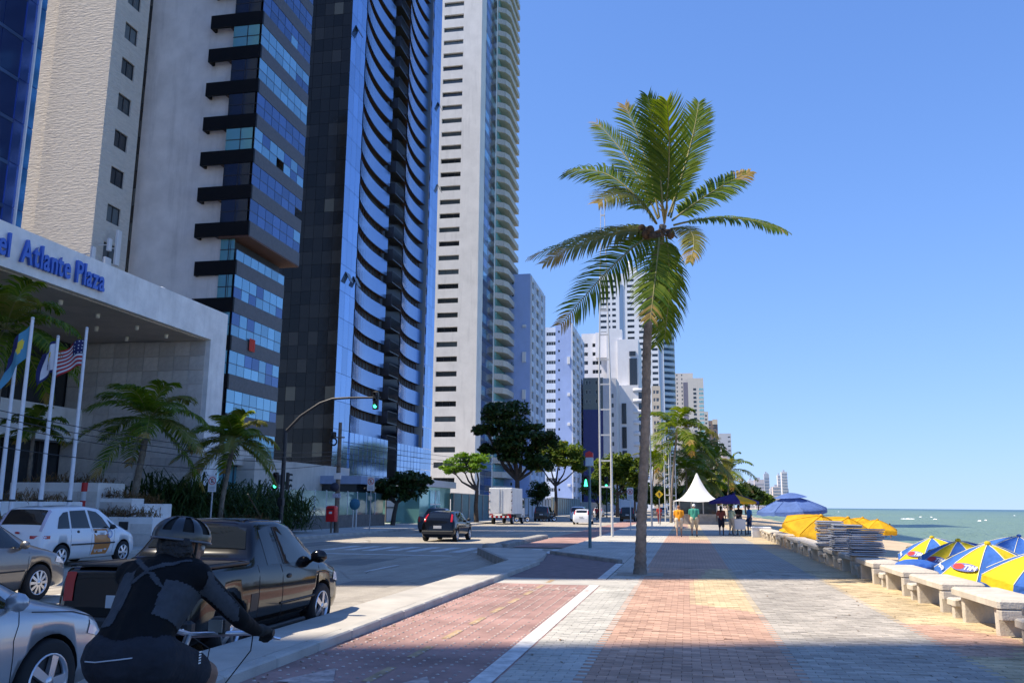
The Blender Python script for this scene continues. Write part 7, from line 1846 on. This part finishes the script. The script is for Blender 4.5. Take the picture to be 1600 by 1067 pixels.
# ---- overhead wires
wm_ = pm('wire', (0.02, 0.02, 0.02), .6)
utop = up_ + Vector((dx * 0, 0, 0))
for k, (py0, py1, X, lb) in enumerate(((640, 655, -20.2, 'topmost of the wires sagging across the hotel front'), (652, 668, -20.0, 'second of the wires sagging across the hotel front'), (664, 676, -19.9, 'lowest of the wires sagging across the hotel front'), (700, 700, -19.8, 'wire running from the utility pole to the signal mast'))):
    a = at_x(-40, py0 - 8, X); e = Vector((up_.x + .2, up_.y, at_y(530, 705 + k * 6, up_.y).z)); pts = []
    for i in range(17): u = i / 16; q = a + (e - a) * u; q.z -= .55 * 4 * u * (1 - u); pts.append(q)
    b = MB(); b.tube(pts, .014, 5); o = b.build('overhead_wire', wm_); tag(o, lb, 'wire', 'overhead wires')
for k in range(3):
    a = Vector((up_.x + .2, up_.y, at_y(530, 690 + k * 9, up_.y).z)); e = Vector((-22, 150, 9.5 - k * .5)); pts = []
    for i in range(25): u = i / 24; q = a + (e - a) * u; q.z -= .7 * 4 * u * (1 - u); pts.append(q)
    b = MB(); b.tube(pts, .016, 5); o = b.build('overhead_wire', wm_); tag(o, ['upper', 'middle', 'lower'][k] + ' wire running up the street from the utility pole', 'wire', 'overhead wires')

# ================================================================== PROMENADE AND BEACH
# ---- concrete benches
bc = pm('bench_concrete', (0.52, 0.47, 0.40), 0.9, var=0.16, scale=2.2, bump=.4, bscale=35, stain=.25)
bx0 = 3.88
def bench_proto():
    t = thing('concrete_bench', '', 'bench', (0, 0, 0), 0, 'concrete benches along the promenade')
    b = MB(); b.bbox(0, .66, 0, 1.95, .36, .47, .03); put('seat', b.mesh('seat', bc), t)
    b = MB(); b.bbox(.01, .65, .0, .14, .22, .358, .03); put('apron', b.mesh('apron', bc), t)
    for y in (.20, 1.55): b = MB(); b.bbox(.05, .61, y, y + .12, -.02, .358, .015); put('leg', b.mesh('leg', bc), t)
    b = MB(); b.bbox(.04, .62, 1.97, 2.34, .18, .28, .02); put('step', b.mesh('step', bc), t)
    b = MB(); b.bbox(.06, .60, 2.06, 2.18, -.02, .178, .012); put('step_leg', b.mesh('step_leg', bc), t)
    return t
bp_ = bench_proto(); NBN = 16
ords = ['nearest', 'second nearest', 'third nearest', 'fourth nearest', 'fifth nearest', 'sixth nearest', 'seventh nearest', 'eighth nearest', 'ninth nearest', 'tenth nearest', 'eleventh nearest', 'twelfth nearest', 'thirteenth nearest', 'fourteenth nearest', 'fifteenth nearest', 'farthest']
for k in range(NBN):
    o = bp_ if k == 0 else copy_tree(bp_); o.location = (bx0 + random.uniform(-.03, .03), 9.86 + 2.6 * k, 0); o.rotation_euler = (0, 0, R(random.uniform(-1, 1)))
    o['label'] = 'concrete bench along the promenade edge, %s to the viewer' % ords[k]
# ---- stacked folding chairs
ch_bl = pm('chair_slats', (0.24, 0.27, 0.34), .5, var=.12, scale=9); ch_fr = pm('chair_frame', (0.42, 0.43, 0.46), .4, .4, var=.1)
def folded_chair():
    t = thing('folded_chair', '', 'chair', (0, 0, 0), 0, 'folded beach chairs stacked on the benches')
    b = MB()
    for x in (-.26, .26): b.tube([(x, -.36, .022), (x, .36, .022)], .018, 6)
    for y in (-.36, .36): b.tube([(-.26, y, .022), (.26, y, .022)], .018, 6)
    put('frame', b.mesh('frame', ch_fr), t)
    for y in (-.345, -.23, -.115, 0, .115, .23): b = MB(); b.box(-.265, .265, y, y + .105, .010, .042); put('slat', b.mesh('slat', ch_bl), t)
    return t
ORD = 'first second third fourth fifth sixth seventh eighth ninth tenth eleventh twelfth thirteenth fourteenth fifteenth sixteenth seventeenth'.split()
fc = folded_chair(); first = True
for si, (px, py0, py1, Y, n, lb) in enumerate(((1352, 884, 826, 22.7, 13, 'nearest'), (1316, 878, 824, 25.3, 14, 'middle'), (1284, 868, 823, 28.0, 15, 'farthest'))):
    for k in range(n):
        o = fc if first else copy_tree(fc); first = False
        o.location = (bx0 + .34 + random.uniform(-.04, .04), Y + random.uniform(-.03, .03), 0.478 + k * .050); o.rotation_euler = (R(random.uniform(-1.5, 1.5)), R(random.uniform(-1.5, 1.5)), R(90 + random.uniform(-5, 5)))
        o['label'] = 'folded beach chair, %s in the %s of the three stacks' % ('bottom one' if k == 0 else ('top one' if k == n - 1 else ORD[k] + ' from the bottom'), lb)
p = Vector((5.5, 19.6, -.55)); t = thing('plastic_stool', 'small blue and white plastic stool beside the nearest chair stack', 'stool', p)
b = MB(); b.bbox(-.2, .2, -.2, .2, .86, .92, .03); put('seat', b.mesh('seat', pm('plastic_white', (0.6, 0.65, 0.7), .4)), t)
for sx in (-.16, .16):
    for sy in (-.16, .16): b = MB(); b.tube([(sx * 1.15, sy * 1.15, -.35), (sx, sy, .88)], .03, 6); put('leg', b.mesh('leg', pm('plastic_blue', (0.06, 0.16, 0.45), .4)), t)
# ---- parasols
cy_ = pm('canvas_yellow', (0.80, 0.62, 0.02), .8, var=.16, scale=2.5, bump=.6, bscale=7, bdist=.05); cb_ = pm('canvas_blue', (0.05, 0.18, 0.62), .8, var=.16, scale=2.5, bump=.6, bscale=7, bdist=.05); cg_ = pm('canvas_gold', (0.78, 0.45, 0.01), .8, var=.16, scale=2.5, bump=.6, bscale=7, bdist=.05); cpb = pm('canvas_dull_blue', (0.11, 0.20, 0.50), .8, var=.16, scale=2.5, bump=.6, bscale=7, bdist=.05); cpu = pm('canvas_purple', (0.05, 0.03, 0.20), .8, var=.16, scale=2.5, bump=.6, bscale=7, bdist=.05); crm = pm('canvas_trim', (0.75, 0.70, 0.5), .8)
def thin_translucent(mt, f=.35):
    N, L = mt.node_tree.nodes, mt.node_tree.links; b = N['Principled BSDF']; tr = N.new('ShaderNodeBsdfTranslucent'); src = b.inputs['Base Color'].links[0].from_socket; L.new(src, tr.inputs[0]); mx = N.new('ShaderNodeMixShader'); mx.inputs[0].default_value = f; L.new(b.outputs[0], mx.inputs[1]); L.new(tr.outputs[0], mx.inputs[2]); L.new(mx.outputs[0], N['Material Output'].inputs['Surface'])
for m_ in (cy_, cb_, cg_, cpb, cpu): thin_translucent(m_)
def parasol(label, apex, Rr, drop, mats, pole, tilt=(0, 0), ng=8, rot=0.0, flap=.14, texts=(), vent=False, group='beach parasols', poles_m=steel_w, edge=crm):
    """canopy of gores with ribs, edge flaps, pole and finial; tilt about x and y in degrees"""
    rm = Matrix.Rotation(R(tilt[1]), 3, 'Y') @ Matrix.Rotation(R(tilt[0]), 3, 'X'); base = Vector(apex) - rm @ Vector((0, 0, pole))
    t = thing('beach_parasol', label, 'parasol', base, 0, group); t.rotation_euler = rm.to_euler()
    def pt(r, a, sag=0.0): return Vector((r * math.cos(a), r * math.sin(a), pole - drop * (r / Rr) ** 1.35 - sag))
    for g_ in range(ng):
        a0 = rot + 2 * math.pi * g_ / ng; a1 = a0 + 2 * math.pi / ng; b = MB(); nr, na = 6, 6
        for i in range(nr + 1):
            for j in range(na + 1):
                r = Rr * (i / nr if i else .03); f = j / na; a = a0 + (a1 - a0) * f; cord = math.cos(math.pi / ng) / math.cos((f - .5) * 2 * math.pi / ng)
                b.v.append(pt(r * (cord if i else 1), a, .10 * Rr * (1 - (2 * f - 1) ** 2) * (i / nr) * .5))
        for i in range(nr):
            for j in range(na): q = i * (na + 1) + j; b.f.append((q, q + 1, q + na + 2, q + na + 1)); b.m.append(0); b.sm.append(True)
        if flap:
            o0 = len(b.v)
            for j in range(na + 1):
                v = b.v[nr * (na + 1) + j]; b.v.append((v[0] * 1.015, v[1] * 1.015, v[2] - flap * (1 + .15 * math.sin(j * 1.7 + g_))))
            for j in range(na): b.f.append((nr * (na + 1) + j, nr * (na + 1) + j + 1, o0 + j + 1, o0 + j)); b.m.append(0); b.sm.append(False)
        pn = put('canopy_panel', b.mesh('canopy_panel', mats[g_ % len(mats)]), t)
        rb = MB(); rb.tube([pt(Rr * q / 6, a0) + Vector((0, 0, .008)) for q in range(7)], .008 * Rr, 5); put('rib', rb.mesh('rib', edge), t)
        for (gi, txt, size, rr, m_, kind) in texts:
            if gi != g_: continue
            am = (a0 + a1) / 2; c0 = pt(Rr * rr * .93, am, .05 * Rr * rr); c1 = pt(Rr * (rr - .12) * .93, am, .05 * Rr * (rr - .12)); yv = (c1 - c0).normalized(); xv = Vector((-math.sin(am), math.cos(am), 0)); nv = xv.cross(yv).normalized()
            if nv.z < 0: nv = -nv
            if kind == 'flap':
                c0 = Vector((b.v[nr * (na + 1) + na // 2])); c0 = c0 * 1.0; yv = Vector((0, 0, 1)); nv = Vector((math.cos(am), math.sin(am), 0)); c0 = c0 + nv * .02 - Vector((0, 0, flap * .75))
            me = text_mesh(txt, size, .0008, m_, 'lettering', .004); wd = max(v.co.x for v in me.vertices)
            if kind == 'oval':
                e = MB(); e.lathe([(.001, 0), (1, 0)], (0, 0, 0), 24); o = put('logo_oval', e.mesh('logo_oval', [pm('logo_blue', (0.10, 0.12, 0.35), .5)]), t); orient(o, c0 + nv * .040, xv, yv); o.scale = (wd * 1.05, size * .62, 1)
                e = MB(); e.lathe([(.001, 0), (1, 0)], (0, 0, 0), 20); o = put('logo_dot', e.mesh('logo_dot', red_s), t); orient(o, c0 + nv * .044 - xv * wd * .45, xv, yv); o.scale = (wd * .42, size * .45, 1)
                o = put('lettering', me, t); orient(o, c0 + nv * .048 + xv * (-.05) * wd - yv * size * .34, xv, yv)
            else:
                o = put('lettering', me, t); orient(o, c0 + nv * .040 - xv * wd / 2, xv, yv)
    b = MB(); b.tube([(0, 0, 0), (0, 0, pole)], .019 * max(1, Rr / 1.3), 8); put('pole', b.mesh('pole', poles_m), t)
    b = MB(); b.ball((0, 0, pole + .02), .05 * Rr, 8, 0, (1.3, 1.3, .9)); put('finial', b.mesh('finial', mats[0]), t)
    if vent:
        b = MB(); n = 16
        for i in range(5):
            for j in range(n + 1): a = 2 * math.pi * j / n; r = Rr * .46 * i / 4; b.v.append((r * math.cos(a), r * math.sin(a), pole + .16 - .22 * (i / 4) ** 1.6))
        for i in range(4):
            for j in range(n): q = i * (n + 1) + j; b.f.append((q, q + 1, q + n + 2, q + n + 1)); b.m.append(0); b.sm.append(True)
        put('vent_cap', b.mesh('vent_cap', mats[0]), t)
    return t
YB = [cy_, cb_]
dsp = lambda px, py, d: at_d(px, py, d)
fwt = fr_white
TT = ((4, 'TIM', .17, .74, fwt, 'oval'), (3, 'Tararga DiChip', .085, .9, fwt, 'plain'), (5, 'Tararga DiChip', .11, 1, fwt, 'flap'), (2, 'TIM', .17, .74, fwt, 'oval'))
parasol('yellow and blue parasol with a TIM logo nearest behind the benches', dsp(1543, 850, 17.0), 1.03, .54, [cy_, cb_], 2.0, (9, -3), 8, R(14), .14, TT)
parasol('yellow and blue parasol, middle one of the three behind the benches', dsp(1497, 845, 20.5), 1.04, .46, [cy_, cb_], 2.0, (10, -8), 8, R(5), .14, TT)
parasol('yellow and blue parasol farthest of the three, left behind the benches', dsp(1456, 840, 24.5), 1.04, .48, [cy_, cb_], 2.0, (9, -8), 8, R(10), .14, TT)
parasol('yellow parasol cut by the right picture edge', dsp(1630, 862, 15.5), 1.0, .5, YB, 1.9, (8, 4), 8, R(0), .14)
parasol('bright blue parasol at the right edge, behind the striped ones', dsp(1592, 838, 23.0), 1.0, .42, [cb_], 2.0, (10, 5), 8, R(20), .12)
lb_ = [(1235, 775, 40.0, 1.62, .62, [cpb], 2.9, (3, -3), 'large dull blue parasol with a vent cap and yellow patches', True), (1283, 806, 35.0, 1.45, .55, [cg_], 2.2, (18, 12), 'large golden yellow parasol tilted below the blue one', False), (1325, 809, 37.0, 1.3, .45, [cg_], 2.0, (12, 14), 'golden yellow parasol behind the chair stacks', False), (1371, 812, 43.0, 1.0, .40, [cg_], 2.2, (8, 6), 'small golden parasol right of the chair stacks', False), (1348, 809, 46.0, 1.2, .42, [cg_], 2.2, (8, 8), 'golden parasol half hidden between the others', False), (1256, 815, 46.0, 1.5, .5, [cg_], 2.1, (14, -8), 'golden parasol low beneath the large blue one', False)]
for (px, py, d, r_, dr, ms, po, ti, lb, vt) in lb_:
    t = parasol(lb, dsp(px, py, d), r_, dr, ms, po, ti, 8, R(11), .16, (), vt, edge=ms[0])
    if vt:
        for g_ in range(8):
            am = R(11) + 2 * math.pi * (g_ + .5) / 8; r = r_ * .66; e = MB(); e.box(-.15, .15, -.1, .1, 0, .003); o = put('patch', e.mesh('patch', cg_), t)
            z = po - dr * .66 ** 1.35 - .035 * r_ + .02; orient(o, (r * .93 * math.cos(am), r * .93 * math.sin(am), z), (-math.sin(am), math.cos(am), 0), (-math.cos(am), -math.sin(am), dr / r_ * 1.1))
p = Vector((2.75, 53.0, 0)); parasol('purple and yellow parasol over the vendor cart', Vector((2.75, 53.0, 2.35)), 1.45, .42, [cpu, cpu, cg_, cpu], 2.35, (0, 0), 8, R(10), .12, edge=cpu)
t = thing('vendor_cart', 'pale vendor cart under the purple parasol', 'cart', (2.95, 52.6, 0)); b = MB(); b.bbox(-.35, .35, -.3, .5, .35, .95, .03); put('body', b.mesh('body', fr_white), t)
for sx in (-1, 1): b = MB(); b.lathe([(.2, -.02), (.24, 0), (.2, .02)], (sx * .36, .1, .24), 16, 'x'); put('wheel', b.mesh('wheel', tyre_m), t)
t = thing('cool_box', 'white square cool box at the far end of the benches', 'box', (4.0, 50.4, 0)); b = MB(); b.bbox(-.5, .5, -.35, .35, 0, .48, .03); put('body', b.mesh('body', fr_white), t); b = MB(); b.bbox(-.52, .52, -.37, .37, .482, .56, .03); put('lid', b.mesh('lid', fr_white), t)
# ---- beach clutter: plastic chairs and tables below the parasols
pw_m = pm('plastic_white2', (0.62, 0.63, 0.62), .45); po_m = pm('plastic_yellow', (0.75, 0.45, 0.02), .45)
def beach_chair(label, loc, rz, m_):
    t = thing('plastic_chair', label, 'chair', loc, rz, 'plastic chairs on the sand'); b = MB(); b.bbox(-.24, .24, -.22, .24, .40, .44, .02); put('seat', b.mesh('seat', m_), t)
    b = MB(); b.extr([(-.24, -.2, .44), (.24, -.2, .44), (.22, -.32, .88), (-.22, -.32, .88)], (0, -.03, 0)); put('backrest', b.mesh('backrest', m_), t)
    for sx in (-.21, .21):
        for sy in (-.19, .21): b = MB(); b.tube([(sx * 1.1, sy * 1.1, 0), (sx, sy, .42)], .02, 6); put('leg', b.mesh('leg', m_), t)
        b = MB(); b.tube([(sx * 1.1, -.22, .64), (sx * 1.1, .2, .62), (sx * 1.05, .22, .42)], .02, 6); put('armrest', b.mesh('armrest', m_), t)
for i, (px, py, d, m_, lb) in enumerate(((1200, 822, 46, pw_m, 'white plastic chair left below the blue parasol'), (1216, 822, 44, po_m, 'yellow plastic chair below the blue parasol'), (1232, 824, 42, pw_m, 'white plastic chair right below the blue parasol'), (1250, 845, 34, po_m, 'yellow plastic chair below the golden parasol'), (1195, 815, 52, pw_m, 'white plastic chair near the cool box'), (1565, 915, 15.5, po_m, 'yellow plastic chair behind the nearest benches'))):
    q = at_d(px, py, d); zb_ = -.95; beach_chair(lb, (max(q.x, 5.6), q.y, zb_ if i in (3, 5) else -.9), 2.2 + i * .8, m_)
# blue bags behind the benches
b = MB(); b.ball((0, 0, .15), .3, 12, 0, (1.5, 1, .55)); b.ball((.3, .1, .12), .25, 10, 0, (1.3, 1, .5)); o = put('bag', remesh(b, .03, 3, 'bag'), None, at_d(1432, 897, 18.0)); o.data.materials.append(cb_); tag(o, 'blue cloth bag lying behind the near benches', 'bag')
# litter below a bench
rn = random.Random(5)
for (px, py, lb, m_) in ((1405, 917, 'white crumpled litter under the second bench', pw_m), (1574, 953, 'reddish crumpled bag under the nearest bench', red_s), (1425, 922, 'pale green crumpled litter beside a bench leg', pm('litter_green', (0.3, 0.5, 0.4), .6))):
    q = at_z(px, py, .03); b = MB()
    for k in range(5): b.ball((rn.uniform(-.06, .06), rn.uniform(-.06, .06), .02), rn.uniform(.03, .06), 7)
    o = put('litter', remesh(b, .012, 1, 'litter'), None, (q.x, q.y, .01)); o.data.materials.append(m_); tag(o, lb, 'litter')
# ---- white tent with a kiosk under it
TY_ = 86.0; apx = at_y(1091, 739, TY_); ex0, ex1 = at_y(1052, 782, TY_), at_y(1128, 782, TY_); hw = (ex1.x - ex0.x) / 2; ez = ex0.z
t = thing('peaked_tent', 'white peaked canopy tent over a kiosk at the end of the promenade', 'tent', ((ex0.x + ex1.x) / 2, TY_, 0))
b = MB(); n = 10; tz = apx.z
for i in range(n + 1):
    s = i / n; r = hw * (.02 + .98 * s); z = ez + (tz - ez) * (1 - s) ** 2.1
    for (sx, sy) in ((-1, -1), (0, -1.0), (1, -1), (1.0, 0), (1, 1), (0, 1.0), (-1, 1), (-1.0, 0)):
        sag = .12 * s if (sx == 0 or sy == 0) else 0; b.v.append((sx * r, sy * r, z + (-sag)))
for i in range(n):
    for j in range(8): b.f.append((i * 8 + j, i * 8 + (j + 1) % 8, (i + 1) * 8 + (j + 1) % 8, (i + 1) * 8 + j)); b.m.append(0); b.sm.append(True)
tentm = pm('tent_white', (0.80, 0.80, 0.80), .7, var=.03); thin_translucent(tentm, .25)
put('canopy', b.mesh('canopy', tentm), t)
for sx in (-1, 1):
    for sy in (-1, 1): b = MB(); b.tube([(sx * hw * .97, sy * hw * .97, 0), (sx * hw * .97, sy * hw * .97, ez)], .05, 6); put('leg', b.mesh('leg', steel_w), t)
k = thing('kiosk', 'dark glazed kiosk counter standing under the white tent', 'kiosk', ((ex0.x + ex1.x) / 2, TY_ + .3, 0)); b = MB(); b.bbox(-1.75, 1.85, -1.2, 1.4, 0, .95, .03); put('counter', b.mesh('counter', conc_dk), k); b = MB(); b.box(-1.7, 1.8, -1.15, 1.35, .952, 2.35); put('glazing', b.mesh('glazing', gl_dark), k)
for x in (-1.7, -.6, .5, 1.75): b = MB(); b.box(x - .05, x + .05, -1.2, -1.152, .96, 2.35); put('post', b.mesh('post', steel), k)

bpy.data.scenes.remove(WS)
